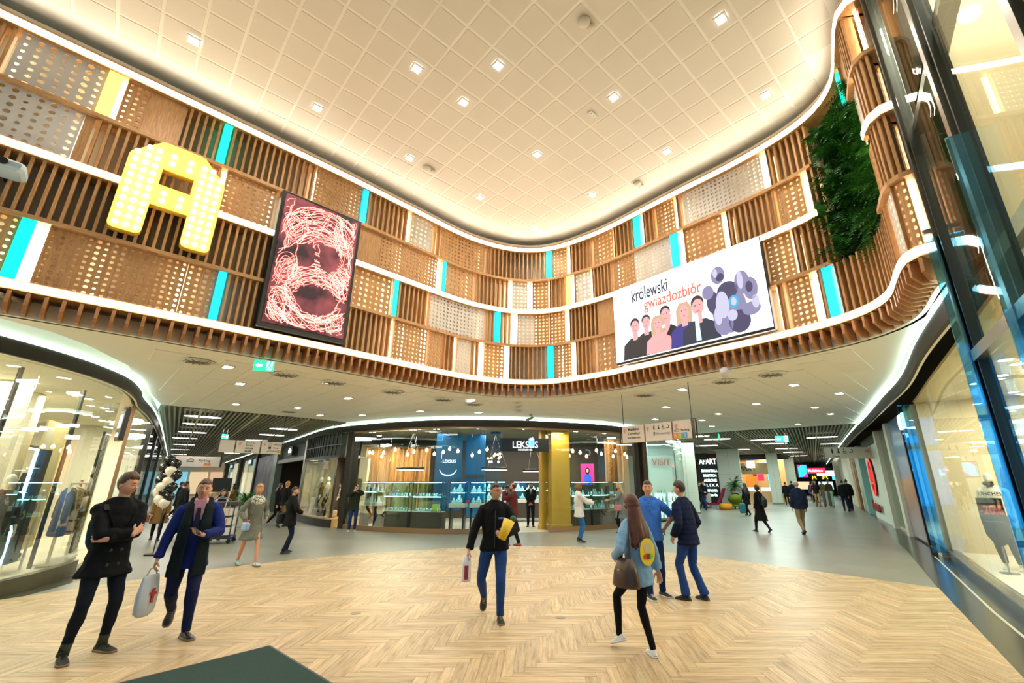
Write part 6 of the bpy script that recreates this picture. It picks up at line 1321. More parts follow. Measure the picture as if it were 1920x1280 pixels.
for q in range(14): frond(f, Vector((0, 0, 0)), Vector((rnd.uniform(-.8, .2), rnd.uniform(-.8, .5), rnd.uniform(-.9, .1))).normalized(), rnd.uniform(.25, .4), .2, rnd.choice((0, 1)))
f.build('fern', LEAF, lv, (p.x, p.y, 5.5))
# projector box at the far left
p = FC.off(6.05, .25); t = empty('wall_projector', (p.x, p.y, 6.0), radians(45), 'small pale blue grey projector box at the far left of the oak wall', 'projector'); MB().cham((0, 0, 0), (.42, .42, .15), .04).build('body', mat('proj_grey', C(176,196,206), .4), t); MB().lathe([(.05, 0), (.05, .03)], (0, 0, 0), 12).build('lens', BLACK, t, (0, -.21, 0), rot=(pi/2, 0, 0)); MB().box((0, .28, 0), (.06, .25, .06)).build('bracket', STEELD, t)
# ================================================================== soffit things
def exit_sign(loc, rz, label, w=.34, h_=.2, drop=.12):
    t = empty('exit_sign', loc, rz, label, 'exit sign'); G = emis('exit_green', (.02, .62, .34), 1.2) if not bpy.data.materials.get('exit_green') else bpy.data.materials['exit_green']
    MB().cham((0, 0, 0), (w, .05, h_), .006).build('box', G, t); a = w/.34
    ar = MB().prism([(-.14*a, 0), (-.09*a, .05*a), (-.09*a, .02*a), (-.02*a, .02*a), (-.02*a, -.02*a), (-.09*a, -.02*a), (-.09*a, -.05*a)], 0, .004); ar.prism([(.05*a, -.08*a), (.15*a, -.08*a), (.15*a, .08*a), (.05*a, .08*a)], 0, .003); ar.build('arrow', SGW, t, (0, -.026, 0), rot=(pi/2, 0, 0))
    MB().tube([(.11*a, -.031, .055*a), (.10*a, -.031, .01*a), (.075*a, -.031, -.03*a), (.06*a, -.031, -.06*a)], .011*a, 6).tube([(.10*a, -.031, .01*a), (.125*a, -.031, -.03*a), (.13*a, -.031, -.065*a)], .010*a, 6).tube([(.07*a, -.031, .02*a), (.105*a, -.031, .035*a), (.135*a, -.031, .01*a)], .008*a, 6).ball((.112*a, -.031, .07*a), .013*a, 8, 6).build('running_figure', G, t)
    MB().tube([(-w*.3, 0, h_/2), (-w*.3, 0, h_/2+drop)], .006, 5).tube([(w*.3, 0, h_/2), (w*.3, 0, h_/2+drop)], .006, 5).build('hanger', STEEL, t); return t
exit_sign((-5.25, 8.2, 3.88), radians(20), 'green emergency exit sign with left arrow under the oak battens', drop=.08)
exit_sign((8.6, 21.2, 3.75), radians(70), 'small green exit sign edge on at the right end of the soffit', .4, .26); exit_sign((11.4, 20.9, 3.62), radians(-20), 'green lit exit sign hanging before the right corridor ceiling', .55, .28, .3); exit_sign((-13.6, 19.5, 3.6), radians(70), 'tiny green exit sign hanging in the left corridor', .3, .2, .4)
t = empty('security_camera', (-.22, 15.9, 4.04), radians(-25), 'grey bullet security camera above the jeweller sign', 'camera'); MB().lathe([(.06, 0), (.06, -.03), (.02, -.04)], (0, 0, 0), 12).build('base', STEEL, t); MB().tube([(0, 0, -.03), (0, 0, -.12)], .014, 6).build('arm', STEEL, t); MB().tube([(.09, 0, -.10), (-.15, -.06, -.2)], [.04, .045], 12).build('body', mat('cam_grey', C(120,124,116), .4), t); MB().tube([(-.152, -.06, -.201), (-.16, -.062, -.204)], .034, 12).build('lens', BLACK, t)
p = FC.off(21.5, .12); t = empty('loudspeaker', (3.92, 8.95, 3.93), radians(-30), 'round white loudspeaker hanging below the wide screen', 'loudspeaker'); MB().lathe([(.02, .10), (.085, .08), (.1, 0), (.1, -.04), (.09, -.05)], (0, 0, 0), 16).build('body', mat('spk', C(206,204,204), .5), t, rot=(1.2, 0, 0), smooth=True); MB().tube([(0, 0, .08), (.05, .02, .18), (.09, .05, .30)], .008, 6).build('red_cable', mat('cable_red', C(140,50,60), .5), t)
SIGNP = mat('sign_panel', C(226,214,200), .5); ARR = mat('arrow_pink', C(226,150,134), .6); INK = mat('ink', C(52,52,54), .6); SIDE = mat('sign_side_brown', C(96,56,34), .5)
def arrow(mb, x, z, s): return mb.prism([(x-.5*s, z), (x, z+.5*s), (x+.5*s, z), (x+.2*s, z), (x+.2*s, z-.45*s), (x-.2*s, z-.45*s), (x-.2*s, z)], 0, .004)
def hsign(a, b, z0, z1, label, cuts, ztop=4.05):
    a, b = Vector(a), Vector(b); c = (a+b)/2; w = (b-a).length; t = empty('hanging_sign', (c.x, c.y, (z0+z1)/2), atan2((b-a).y, (b-a).x), label, 'sign'); hh = z1-z0
    x = -w/2
    for k, f in enumerate(cuts):
        ww = w*f; MB().cham((x+ww/2, 0, 0), (ww-.04, .14, hh), .004).build('panel', SIGNP, t); x += ww
    MB().box((0, .03, 0), (w-.02, .10, hh-.03)).build('core', SIDE, t)
    for sx in (-1, 1):
        q = MB(); q.box((sx*(w/2+.03), -.09, 0), (.025, .02, hh+.04)).box((sx*(w/2+.03), .09, 0), (.025, .02, hh+.04)).box((sx*(w/2+.03), 0, hh/2+.01), (.025, .2, .02)).box((sx*(w/2+.03), 0, -hh/2-.01), (.025, .2, .02)); q.build('end_frame', BLACK, t)
        MB().tube([(sx*(w/2-.02), 0, hh/2), (sx*(w/2-.02), 0, ztop-(z0+z1)/2)], .010, 6).build('hanger_rod', BLACK, t)
    return t, w, hh
t, w, hh = hsign((2.34, 12.12), (3.67, 10.46), 2.73, 3.16, 'right hanging direction sign with three white panels and coloured parking numbers', (.36, .39, .25))
Y = -.074; q = MB(); arrow(q, -w/2+.10, .09, .12); arrow(q, -w/2+.36*w+.10, .09, .12); arrow(q, w/2-.25*w+.12, .09, .12); q.build('arrow', ARR, t, (0, Y, 0), rot=(pi/2, 0, 0))
for k, z in (('multi', .12), ('carre', .01), ('stokrotka', -.10)): text(k, INK, 'lettering', t, (-w/2+.22, Y, z)).scale = (.75, .75, 1)
text('restau', M('ink_grey', C(160,156,150), .6), 'lettering', t, (-w/2+.36*w+.36, Y, -.05)).scale = (.8, .8, 1); text('park', INK, 'lettering', t, (w/2-.25*w+.24, Y, -.02)).scale = (.7, .7, 1)
def picto(t, x, z, s, kinds):
    for k, kd in enumerate(kinds):
        cx = x+k*s*1.15; q = MB()
        if kd in 'mf': q.prism(ell(cx, z+s*.38, s*.12, s*.12, 10), 0, .004); q.prism([(cx-s*.1, z-s*.45), (cx+s*.1, z-s*.45), (cx+s*(.2 if kd == 'm' else .1), z+s*.22), (cx-s*(.2 if kd == 'm' else .1), z+s*.22)] if kd == 'm' else [(cx-s*.24, z-s*.35), (cx+s*.24, z-s*.35), (cx+s*.07, z+s*.22), (cx-s*.07, z+s*.22)], 0, .004)
        elif kd == 'w': q.tube([(cx-s*.1, z+s*.2, .003), (cx-s*.1, z-s*.05, .003), (cx+s*.15, z-s*.05, .003), (cx+s*.25, z-s*.4, .003)], s*.06, 5); q.tube([(cx+s*.25*cos(a)-s*.05, z-s*.2+s*.25*sin(a), .003) for a in [2.0+k2*.5 for k2 in range(9)]], s*.04, 5); q.prism(ell(cx-s*.1, z+s*.38, s*.11, s*.11, 10), 0, .004)
        elif kd == 'b': q.prism([(cx-s*.35, z-s*.3), (cx+s*.2, z-s*.3), (cx+s*.2, z-s*.15), (cx-s*.35, z-s*.15)], 0, .004); q.tube([(cx+s*.1, z-s*.3, .003), (cx+s*.3, z+s*.1, .003), (cx+s*.05, z+s*.35, .003)], s*.07, 5)
        elif kd == 'c': q.tube([(cx-s*.5, z-s*.15, .003), (cx-s*.45, z+s*.05, .003), (cx-s*.2, z+s*.1, .003), (cx-s*.05, z+s*.3, .003), (cx+s*.3, z+s*.28, .003), (cx+s*.5, z+s*.05, .003), (cx+s*.5, z-s*.15, .003), (cx-s*.5, z-s*.15, .003)], s*.04, 5)
        elif kd == 'k': q.tube([(cx-s*.15, z-s*.45, .003), (cx-s*.15, z+s*.45, .003)], s*.05, 5); q.tube([(cx+s*.15, z-s*.45, .003), (cx+s*.15, z+s*.1, .003)], s*.05, 5); q.prism(ell(cx+s*.15, z+s*.25, s*.12, s*.2, 10), 0, .004)
        q.build('pictogram', INK, t, (0, Y, 0), rot=(pi/2, 0, 0))
picto(t, -w/2+.36*w+.30, .10, .12, 'mfwb'); picto(t, -w/2+.36*w+.30, -.05, .10, 'k'); picto(t, w/2-.25*w+.12, -.02, .13, 'c')
for k, (d_, c_) in enumerate((('1', (236,140,50)), ('2', (150,190,60)), ('3', (60,160,210)))):
    x = w/2-.25*w+.09+.125*k; MB().box((x, Y, -.145), (.115, .006, .13)).build('parking_square', M('park'+d_, C(*c_), .5), t); text('n'+d_, WHITE, 'lettering', t, (x, Y-.004, -.145)).scale = (.7, .7, 1)
t, w, hh = hsign((-10.70, 15.14), (-9.36, 16.53), 2.69, 3.10, 'left hanging direction sign with beige panels before the left corridor', (.24, .40, .36)); 
q = MB(); arrow(q, -w/2+.24*w+.13, .10, .12); arrow(q, w/2-.36*w+.11, .10, .12); q.build('arrow', ARR, t, (0, Y, 0), rot=(pi/2, 0, 0))
for k, z in (('zara', .14), ('bershka', .05), ('house', -.05), ('empik', -.14)): text(k, INK, 'lettering', t, (-w/2+.24*w+.30, Y, z)).scale = (.7, .7, 1)
for k, z in (('inform', .12), ('winda', 0), ('park', -.12)): text(k, INK, 'lettering', t, (w/2-.36*w+.40, Y, z)).scale = (.65, .65, 1)
picto(t, w/2-.36*w+.29, -.12, .13, 'c'); MB().tube([(.05*cos(a), .05*sin(a), 0) for a in [k*pi/6 for k in range(13)]], .005, 5, caps=False).build('info_ring', INK, t, (w/2-.36*w+.29, Y, .12), rot=(pi/2, 0, 0)); text('i', INK, 'lettering', t, (w/2-.36*w+.29, Y, .12)).scale = (.7, .7, 1); MB().box((w/2-.36*w+.29, Y, 0), (.08, .005, .08)).build('lift_square', INK, t)
MB().box((w/2-.10, Y, -.12), (.05, .006, .09)).build('parking_square', M('park1', C(236,140,50), .5), t); MB().box((w/2-.05, Y, -.12), (.05, .006, .09)).build('parking_square', M('park2', C(150,190,60), .5), t)
t, w, hh = hsign((14.9, 22.6), (17.9, 22.4), 2.75, 3.45, 'pale green toilet direction sign hanging in the right corridor', (1.0,)); picto(t, -1.0, .10, .34, 'mfwb'); text('toilet', INK, 'lettering', t, (-1.0, Y, -.22)); q = MB(); arrow(q, 0, 0, .3); q.build('arrow', ARR, t, (w/2-.3, Y, .1), rot=(0, -pi/2, -pi/2))
t.location = (14.6, 21.3, 3.02); t.scale = (.72, 1, .72)
t, w, hh = hsign((-18.6, 23.0), (-16.6, 23.9), 2.45, 2.95, 'small beige parking sign hanging farther down the left corridor', (1.0,)); picto(t, -.2, .06, .3, 'c'); text('parkR', INK, 'lettering', t, (.15, Y, .06)); q = MB(); arrow(q, -.75, .06, .2); q.build('arrow', ARR, t, (0, Y, 0), rot=(pi/2, 0, 0)); MB().box((.55, Y, -.13), (.3, .006, .12)).build('parking_square', M('park1', C(236,140,50), .5), t)
# ================================================================== free-standing things
bal = [((.0, 0, 2.30), 1), ((.16, .02, 2.20), 1), ((-.05, -.05, 2.10), 1), ((.13, -.05, 2.02), 0), ((.02, 0, 1.90), 1), ((.24, .03, 1.92), 1), ((-.12, .02, 1.78), 1), ((.12, -.04, 1.76), 0), ((.0, -.06, 1.62), 0), ((.22, .0, 1.62), 1), ((.08, -.02, 1.48), 1), ((-.10, .0, 1.50), 0), ((.20, .0, 1.38), 1), ((.02, -.05, 1.32), 0), ((.14, -.03, 1.24), 0)]
BB = mat('balloon_black', C(10,10,12), .08, spec=.8); BW_ = mat('balloon_white', C(222,216,196), .12, spec=.7)
st = empty('balloon_stand', (-9.72, 12.05, 0), 0, 'thin pole of the black and white balloon column by the left shop', 'stand'); MB().tube([(0.06, .1, 0), (0.06, .1, 2.3)], .012, 6).build('pole', BLACK, st); MB().lathe([(.18, 0), (.18, .03), (.03, .05)], (.06, .1, 0), 16).build('base', BLACK, st)
cnt = [0, 0]
for k, (p, c_) in enumerate(bal):
    cnt[c_] += 1; t = empty('balloon', (-9.72+p[0], 12.05+p[1], p[2]), 0, ORD[cnt[c_]-1]+(' glossy black' if c_ else ' creamy white')+' balloon from the top of the balloon column', 'balloon', ('black' if c_ else 'white')+' balloons of the column'); MB().tube([(0, 0, -.16), (0, 0, -.13), (0, 0, -.07), (0, 0, .02), (0, 0, .09), (0, 0, .125)], [.008, .05, .105, .13, .095, .01], 14).build('skin', BB if c_ else BW_, t, smooth=True); MB().ball((0, 0, -.165), .014, 6, 5).build('knot', BB if c_ else BW_, t)
# cleaning trolley
TW = mat('trolley_panel', C(214,210,202), .5); TD = mat('trolley_dark', C(40,40,42), .5); TBL = mat('trolley_blue', C(24,40,190), .4)
t = empty('cleaning_trolley', (-9.55, 14.3, 0), radians(18), 'tall cleaning trolley with white drawers and coloured tabs', 'trolley')
for x in (-.36, .36):
    for y in (-.25, .25): MB().tube([(x, y, .14), (x, y, 1.08)], .016, 8).build('upright', TD, t); w_ = MB().lathe([(.06, -.02), (.065, 0), (.06, .02)], (0, 0, 0), 12).build('castor', BLACK, t, (x, y, .065), rot=(pi/2, 0, .3)); MB().box((x, y, .12), (.05, .05, .05)).build('castor_fork', TD, t)
MB().cham((0, 0, .17), (.82, .58, .07), .02).build('base', TD, t); MB().cham((0, 0, 1.10), (.84, .6, .12), .03).build('lid', mat('lid_rubber', C(60,58,54), .8, bump=.5, bscale=90), t)
for k in range(3):
    z = .34+.27*k; d_ = MB().cham((0, -.02, z), (.66, .50, .22), .01).build('drawer', TW, t); MB().box((0, -.275, z-.125), (.70, .02, .03)).build('rail', TD, t)
    for j, c_ in enumerate(((60,150,220), (110,180,70), (226,140,70))): MB().box((-.22+.2*j+.03*k, -.274, z+.0), (.03, .008, .16)).build('colour_tab', M('tab%d' % j, C(*c_), .5), t)
MB().cham((-.39, 0, .6), (.03, .5, .84), .01).build('side_panel', M('side_cream', C(206,196,170), .5), t); MB().tube([(-.40, -.12, .86), (-.41, -.12, .86)], .07, 14).build('blue_disc', TBL, t)
for x in (-.42, .42): MB().ball((x, -.28, .17), .04, 8, 6).build('bumper', TBL, t)
MB().tube([(-.25, -.3, 1.06), (-.25, -.32, 1.22), (-.18, -.32, 1.27), (.18, -.32, 1.27), (.25, -.32, 1.22), (.25, -.3, 1.06)], .014, 8).build('handle', STEEL, t)
o = MB().tube([(.02, -.33, .30), (.22, -.30, 1.72)], .014, 8).build('mop_handle', mat('mop_cream', C(214,204,180), .5), t)
# planter, black display stand
t = empty('planter', (-11.9, 19.3, 0), .3, 'pale tapered planter with leafy shrub in the left corridor', 'planter'); MB().tube([(0, 0, 0), (0, 0, .75)], [.34, .48], 4, up=(1, 1, 0)).build('pot', mat('pot_cream', C(206,200,184), .5), t); MB().box((.45, .1, .38), (.06, .5, .7), 0).build('wood_side', M('pot_wood', C(160,90,50), .5), t)
def bush(par, z0, r, n, ln, seed, mats=LEAF):
    rn = random.Random(seed); f = MB()
    for q in range(n):
        a = rn.uniform(0, 6.28); el = rn.uniform(.1, 1.3); dr = Vector((cos(a)*cos(el), sin(a)*cos(el), sin(el))); frond(f, Vector((dr.x*r*.3, dr.y*r*.3, z0+dr.z*r*.3)), dr, ln*rn.uniform(.7, 1.2), ln*.3, rn.choice((0, 1, 1, 2)))
    f.build('foliage', mats, par)
bush(t, .75, .5, 46, .6, 3)
t = empty('planter', (-13.4, 20.2, 0), .3, 'second leafy planter behind the black board in the left corridor', 'planter'); MB().tube([(0, 0, 0), (0, 0, .75)], [.3, .44], 4, up=(1, 1, 0)).build('pot', bpy.data.materials['pot_cream'], t); bush(t, .75, .5, 46, .7, 9)
t = empty('display_stand', (-12.0, 17.6, 0), radians(30), 'black rectangular board on a pale stand in the left corridor', 'stand'); MB().box((0, 0, 1.62), (.62, .04, .5)).build('board', BLACK, t); MB().tube([(0, .03, .02), (0, .03, 1.4)], .02, 8).build('pole', mat('pole_cream', C(196,190,160), .5), t); MB().lathe([(.2, 0), (.2, .02), (.03, .03)], (0, .03, 0), 16).build('base', BLACK, t)
# lounge chairs, pouf, palm
t = empty('lounge_chair', (12.2, 32.2, 0), radians(60), 'magenta high backed lounge chair beside the dark totem', 'armchair'); MAG = mat('fabric_magenta', C(150,20,70), .8)
prof = [(-.55, .40), (-.45, .30), (.1, .26), (.22, .34), (.55, .95), (.62, 1.25), (.78, 1.28), (.74, 1.12), (.66, .85), (.36, .30), (.26, .2), (-.5, .2)]
MB().prism([(-y, z) for y, z in prof][::-1], -.36, .36, 0, Matrix(((0, 0, 1, 0), (1, 0, 0, 0), (0, 1, 0, 0), (0, 0, 0, 1)))).build('shell', MAG, t)
for x in (-.3, .3):
    for y in (-.3, .3): MB().tube([(x, y, 0), (x*.8, y*.8, .24)], .015, 6).build('leg', STEEL, t)
o = MB().tube([(0, 0, 0), (0, 0, .05), (0, 0, .2), (0, 0, .34), (0, 0, .38)], [.30, .38, .42, .36, .2], 20).build('pouf', mat('fabric_mustard', C(214,140,24), .8), None, (12.15, 30.2, 0), smooth=True); tag(o, 'mustard yellow round pouf between the lounge chairs', 'pouf')
t = empty('armchair', (12.95, 30.4, 0), radians(155), 'olive green shell armchair seen from behind', 'armchair'); OLV = mat('fabric_olive', C(112,130,24), .8)
g = MB(); g.tube([(0, -.05, .38), (0, 0, .44)], [(.36, .34), (.34, .32)], 16); vs = []; fs = []
for k in range(17):
    a = -.45+(pi+.9)*k/16; x, y = .42*cos(a), .38*sin(a); hh_ = .46+.36*max(0, sin(a))**1.3
    vs += [(x*.72, y*.72, .34), (x*1.22, y*1.1+.10, hh_+.12), (x*1.12, y*1.0+.08, hh_+.13), (x*.64, y*.64, .42)]
for k in range(16):
    for q in range(4): r_ = (q+1) % 4; fs.append((k*4+q, k*4+r_, k*4+4+r_, k*4+4+q))
g.add(vs, fs+[(0, 1, 2, 3), (67, 66, 65, 64)]); g.build('shell', OLV, t, smooth=True)
for x in (-.32, .32): MB().tube([(x, -.3, 0), (x*.85, -.2, .37), (x*.85, .2, .37), (x, .3, 0)], .013, 6).build('leg', STEEL, t)
t = empty('potted_palm', (13.45, 31.6, 0), 0, 'bushy potted palm in front of the second pale column', 'potted palm'); MB().tube([(0, 0, 0), (0, 0, .6)], [.22, .3], 14).build('pot', mat('pot_white', C(206,210,196), .4), t); MB().tube([(0, 0, .6), (.03, 0, 1.5)], [.05, .035], 8).build('trunk', M('trunk', C(90,70,40), .8), t); f = MB(); rn = random.Random(8)
for q in range(44): a = rn.uniform(0, 6.28); el = rn.uniform(-.4, 1.2); frond(f, Vector((.03, 0, rn.uniform(1.25, 1.7))), Vector((cos(a)*cos(el), sin(a)*cos(el), sin(el))), rn.uniform(.6, .95), .45, rn.choice((0, 1, 2)))
f.build('fronds', LEAF, t)
t = empty('planter_box', (11.9, 33.6, 0), radians(-15), 'white cubic planter box left of the magenta chair', 'planter'); MB().cham((0, 0, .45), (1.1, .8, .9), .02).build('box', PALEG, t); bush(t, .85, .4, 24, .4, 5)
# right shop window: mannequins and discount sign
CRM = M('hoodie_white', C(232,226,208), .75); TAN = M('jacket_tan', C(176,132,70), .7)
r, F = mannequin((9.12, 9.30, .15), radians(-62), 'white mannequin in white hoodie behind the black discount sign', 1.80, CRM, M('joggers_black', C(26,28,26), .8)); text('nches', INK, 'lettering', r, (0, -.165, 1.36))
MB().tube([(-.07, -.075, 1.56), (0, -.10, 1.545), (.07, -.075, 1.56)], [.04, .04, .04], 8).build('neck_warmer', BLACK, r)
plz = MB().cham((0, 0, .22), (.6, .6, .44), .01).build('plinth', WHITE, None, (9.52, 9.12, .15), radians(-35)); tag(plz, 'low white plinth under the tan jacket mannequin', 'plinth')
plz = MB().cham((0, 0, .18), (.6, .6, .36), .01).build('plinth', WHITE, None, (9.75, 8.55, .15), radians(-35)); tag(plz, 'low white plinth under the rear mannequin', 'plinth')
mannequin((9.52, 9.12, .59), radians(-75), 'taller mannequin in tan jacket and dark trousers at the right window', 1.78, TAN, M('trouser_dark', C(50,40,24), .8)); mannequin((9.75, 8.55, .51), radians(-60), 'rear mannequin in dark patterned top at the right edge of the window', 1.72, LEOP, M('trouser_green', C(20,50,38), .8))
t = empty('discount_sign', (8.66, 8.96, .55), radians(-58), 'black oval ended discount sign with red -20% behind the right glass', 'sign'); t.scale = (.7,)*3; P = [(-.24, .35), (-.12, .14), (0, .08), (.12, .14), (.24, .35), (.27, .8), (.26, 1.3), (-.26, 1.3), (-.27, .8)]
MB().prism(P, 0, .02).build('board', M('sign_charcoal', C(40,34,32), .4), t, rot=(pi/2, 0, 0)); text('minus20', M('discount_red', C(206,50,36), .5), 'lettering', t, (0, -.024, .98)).scale = (.72, .95, 1); text('small1', M('ink_pale', C(150,140,130), .5), 'lettering', t, (0, -.024, .70)).scale = (.7, .8, 1); MB().tube([(0, .01, -.57), (0, .01, .1)], .018, 6).lathe([(.2, -.57), (.2, -.55), (.03, -.53)], (0, .01, 0), 16).build('stand', STEEL, t)
# mirrored shop sign: a real lit sign across the hall, seen reflected in the jeweller glass
# ================================================================== people
def cloth(nm, c, b=.35, sc=14, rough=.85): return mat('cloth_'+nm, C(*c), rough, spec=.2, bump=b, bscale=sc)
HB, HBL, HD, HF, HG = mat('hair_brown', C(84,58,36), .5), mat('hair_black', C(24,20,18), .4), mat('hair_dark', C(48,34,26), .5), mat('hair_fair', C(176,130,76), .5), mat('hair_grey', C(150,142,130), .6)
JEAN = cloth('jeans', (36,66,118)); JEAND = cloth('jeans_dark', (22,32,52)); BLK = cloth('black', (18,19,21)); NAVYC = cloth('navy', (20,28,56)); DENIM = cloth('denim_light', (124,164,194)); KHAKI = cloth('khaki', (150,130,96))
SUEDE = mat('suede_olive', C(48,52,40), .8); SOLE = mat('sole_tan', C(130,104,76), .6); WSOLE = mat('sole_white', C(220,220,216), .5); LACE = mat('lace', C(30,30,28), .7)
# 1 young man in the black coat
r, F = person('young man in black coat with crossed arms and backpack, leftmost in front', (-4.84, 5.46, 0), radians(58), 1.86, top='coat', topm=cloth('coat_black', (14,15,17)), topname='coat', hem=.74, hemr=(.235, .19), inf=.024, botm=cloth('jeans_black', (18,22,32)), shoes=(SUEDE, SOLE, LACE), shoek='boot', hairm=HB, style='short', lod=0, head=(.62, .12, 0), collar=.035, botinf=.004,
    legs={'L': ((.15, .03, .085), (.1, -1, 0)), 'R': ((-.16, -.05, .085), (-.1, -1, 0))}, feet={'L': (.35, 0), 'R': (-.15, 0)}, arms={'L': ((-.11, -.22, 1.12), (.7, -.1, -.5), (-.8, .55, .1), (.3, 1, 0), .5), 'R': ((.09, -.245, 1.15), (-.7, -.1, -.5), (.70, .48, .50), (-.3, 1, 0), .2)})
MB().tube([F.neck+V3((-.09, .0, .03)), F.neck+V3((-.11, -.08, -.10)), F.neck+V3((-.06, -.14, -.26))], [.012, .03, .012], 6).tube([F.neck+V3((.09, .0, .03)), F.neck+V3((.11, -.08, -.10)), F.neck+V3((.06, -.14, -.26))], [.012, .03, .012], 6).build('lapel', bpy.data.materials['cloth_coat_black'], r, smooth=True)
for sx in (-.13,): MB().tube([V3((sx, .12, 1.40)), V3((sx, .05, 1.462)), V3((sx*1.05, -.03, 1.458)), V3((sx*1.1, -.10, 1.40))], [(.024, .006)]*4, 6, up=(1, 0, 0)).build('backpack_strap', mat('strap_grey', C(24,27,29), .8) if not bpy.data.materials.get('strap_grey') else bpy.data.materials['strap_grey'], r)
for sx in (-.045, .045):
    for z in (1.0, .86): MB().lathe([(.016, 0), (.016, .008), (.01, .01)], (0, 0, 0), 10).build('button', BLACK, r, (sx, -.178, z), rot=(pi/2, 0, 0))
bp = empty('backpack', (-4.84, 5.46, 0), radians(58), 'dark teal backpack on the back of the young man in black coat', 'backpack'); bp.scale = (1.045,)*3; remesh(MB().tube([(0, .24, .98), (0, .25, 1.05), (0, .26, 1.25), (0, .22, 1.42), (0, .20, 1.46)], [(.12, .06), (.16, .10), (.17, .11), (.13, .07), (.05, .03)], 12, up=(1, 0, 0)).build('bag', cloth('backpack_teal', (16,50,60)), bp), .02, 2); MB().cham((0, .36, 1.12), (.22, .05, .2), .02).build('pocket', bpy.data.materials['cloth_backpack_teal'], bp)
# 2 man in blue suit
BLUES = cloth('suit_blue', (24,40,104), .2); r, F = person('man in blue suit with long dark green scarf looking at the camera, holding a phone', (-4.36, 6.08, 0), radians(32), 1.80, top='suit', topm=BLUES, topname='jacket', hem=.74, inf=.020, botm=cloth('trousers_navy', (22,28,60), .2), shoes=(M('shoe_black', C(18,20,22), .4), SOLE), hairm=HB, style='crop', lod=0, head=(.06, .05, .03),
    legs={'L': ((.12, -.14, .085), (.05, -1, 0)), 'R': ((-.10, .34, .24), (-.05, -1, .1))}, feet={'L': (.5, 0), 'R': (-.15, .85)}, arms={'R': ((-.31, -.08, .84), (-.4, .6, 0), None, (1, .1, 0), 1.0), 'L': ((.10, -.31, 1.13), (.7, .3, -.6), (-.75, -.45, .25), (0, -.2, 1), .55)})
SHIRT = mat('shirt_pink', C(206,150,166), .7); TIE = mat('tie_navy', C(20,24,48), .5)
MB().prism([(-.062, .10), (.062, .10), (.03, -.30), (-.02, -.30)], 0, .01).build('shirt_front', SHIRT, r, tuple(F.neck+V3((0, -.142, -.06))), rot=(pi/2+.12, 0, 0)); MB().tube([F.neck+V3((-.055, -.03, .045)), F.neck+V3((-.05, -.085, .01)), F.neck+V3((-.012, -.105, -.045))], [.02, .026, .012], 7).tube([F.neck+V3((.055, -.03, .045)), F.neck+V3((.05, -.085, .01)), F.neck+V3((.012, -.105, -.045))], [.02, .026, .012], 7).build('shirt_collar', SHIRT, r, smooth=True)
MB().prism([(-.018, .02), (.018, .02), (.024, -.03), (.034, -.30), (0, -.34), (-.034, -.30), (-.024, -.03)], 0, .014).build('tie', TIE, r, tuple(F.neck+V3((0, -.153, -.075))), rot=(pi/2+.12, 0, 0))
SCF = cloth('scarf_green', (14,26,28), .5, 30); sc = MB()
for sx in (-1, 1): sc.tube([F.neck+V3((sx*.03, .07, .05)), F.neck+V3((sx*.085, .0, .05)), F.neck+V3((sx*.10, -.10, -.06)), V3((sx*.105, -.165, 1.25)), V3((sx*.115, -.175, 1.0)), V3((sx*.125, -.18, .66))], [(.03, .02), (.04, .025), (.055, .02), (.065, .018), (.075, .016), (.085, .014)], 10, up=(1, 0, 0))
remesh(sc.build('scarf', SCF, r), .012, 2)
S, e, w_, hd, pn, cu = F.arm['L']; W2 = r.matrix_basis
def hold(label, name, cat, F, r, p, rot=None): q = empty(name, r.location, 0, label, cat); q.rotation_euler = r.rotation_euler; q.scale = r.scale; return q
ph = hold('black smartphone held in the left hand of the man in blue suit', 'smartphone', 'phone', F, r, w_); MB().cham((0, 0, 0), (.075, .15, .009), .003).build('body', BLACK, ph, tuple(w_+hd*.085+V3((0, 0, .03))), rot=(.5, 0, .9))
S, e, w_, hd, pn, cu = F.arm['R']; bg = hold('white paper carrier bag with red print carried by the man in blue suit', 'carrier_bag', 'bag', F, r, w_); c0 = w_+hd*.10
BAGM = mat('bag_paper', C(196,206,214), .45, bump=.6, bscale=16); mbb = MB(); mbb.tube([(c0.x, c0.y, c0.z-.50), (c0.x, c0.y, c0.z-.46), (c0.x, c0.y, c0.z-.28), (c0.x, c0.y, c0.z-.10), (c0.x, c0.y, c0.z-.07)], [(.07, .04), (.125, .07), (.14, .075), (.12, .035), (.115, .028)], 12, up=(.6, 1, 0)); mbb.build('bag_body', BAGM, bg, smooth=True)
MB().tube([(c0.x-.05, c0.y-.05, c0.z-.10), (c0.x-.02, c0.y-.02, c0.z), (c0.x+.02, c0.y+.02, c0.z), (c0.x+.05, c0.y+.05, c0.z-.10)], .008, 6).build('handle', M('handle_cream', C(190,170,140), .6), bg); MB().box((c0.x+.06, c0.y-.065, c0.z-.28), (.03, .01, .15), .8).box((c0.x+.06, c0.y-.065, c0.z-.26), (.07, .01, .03), .8).build('red_print', M('print_red', C(190,50,40), .6), bg)
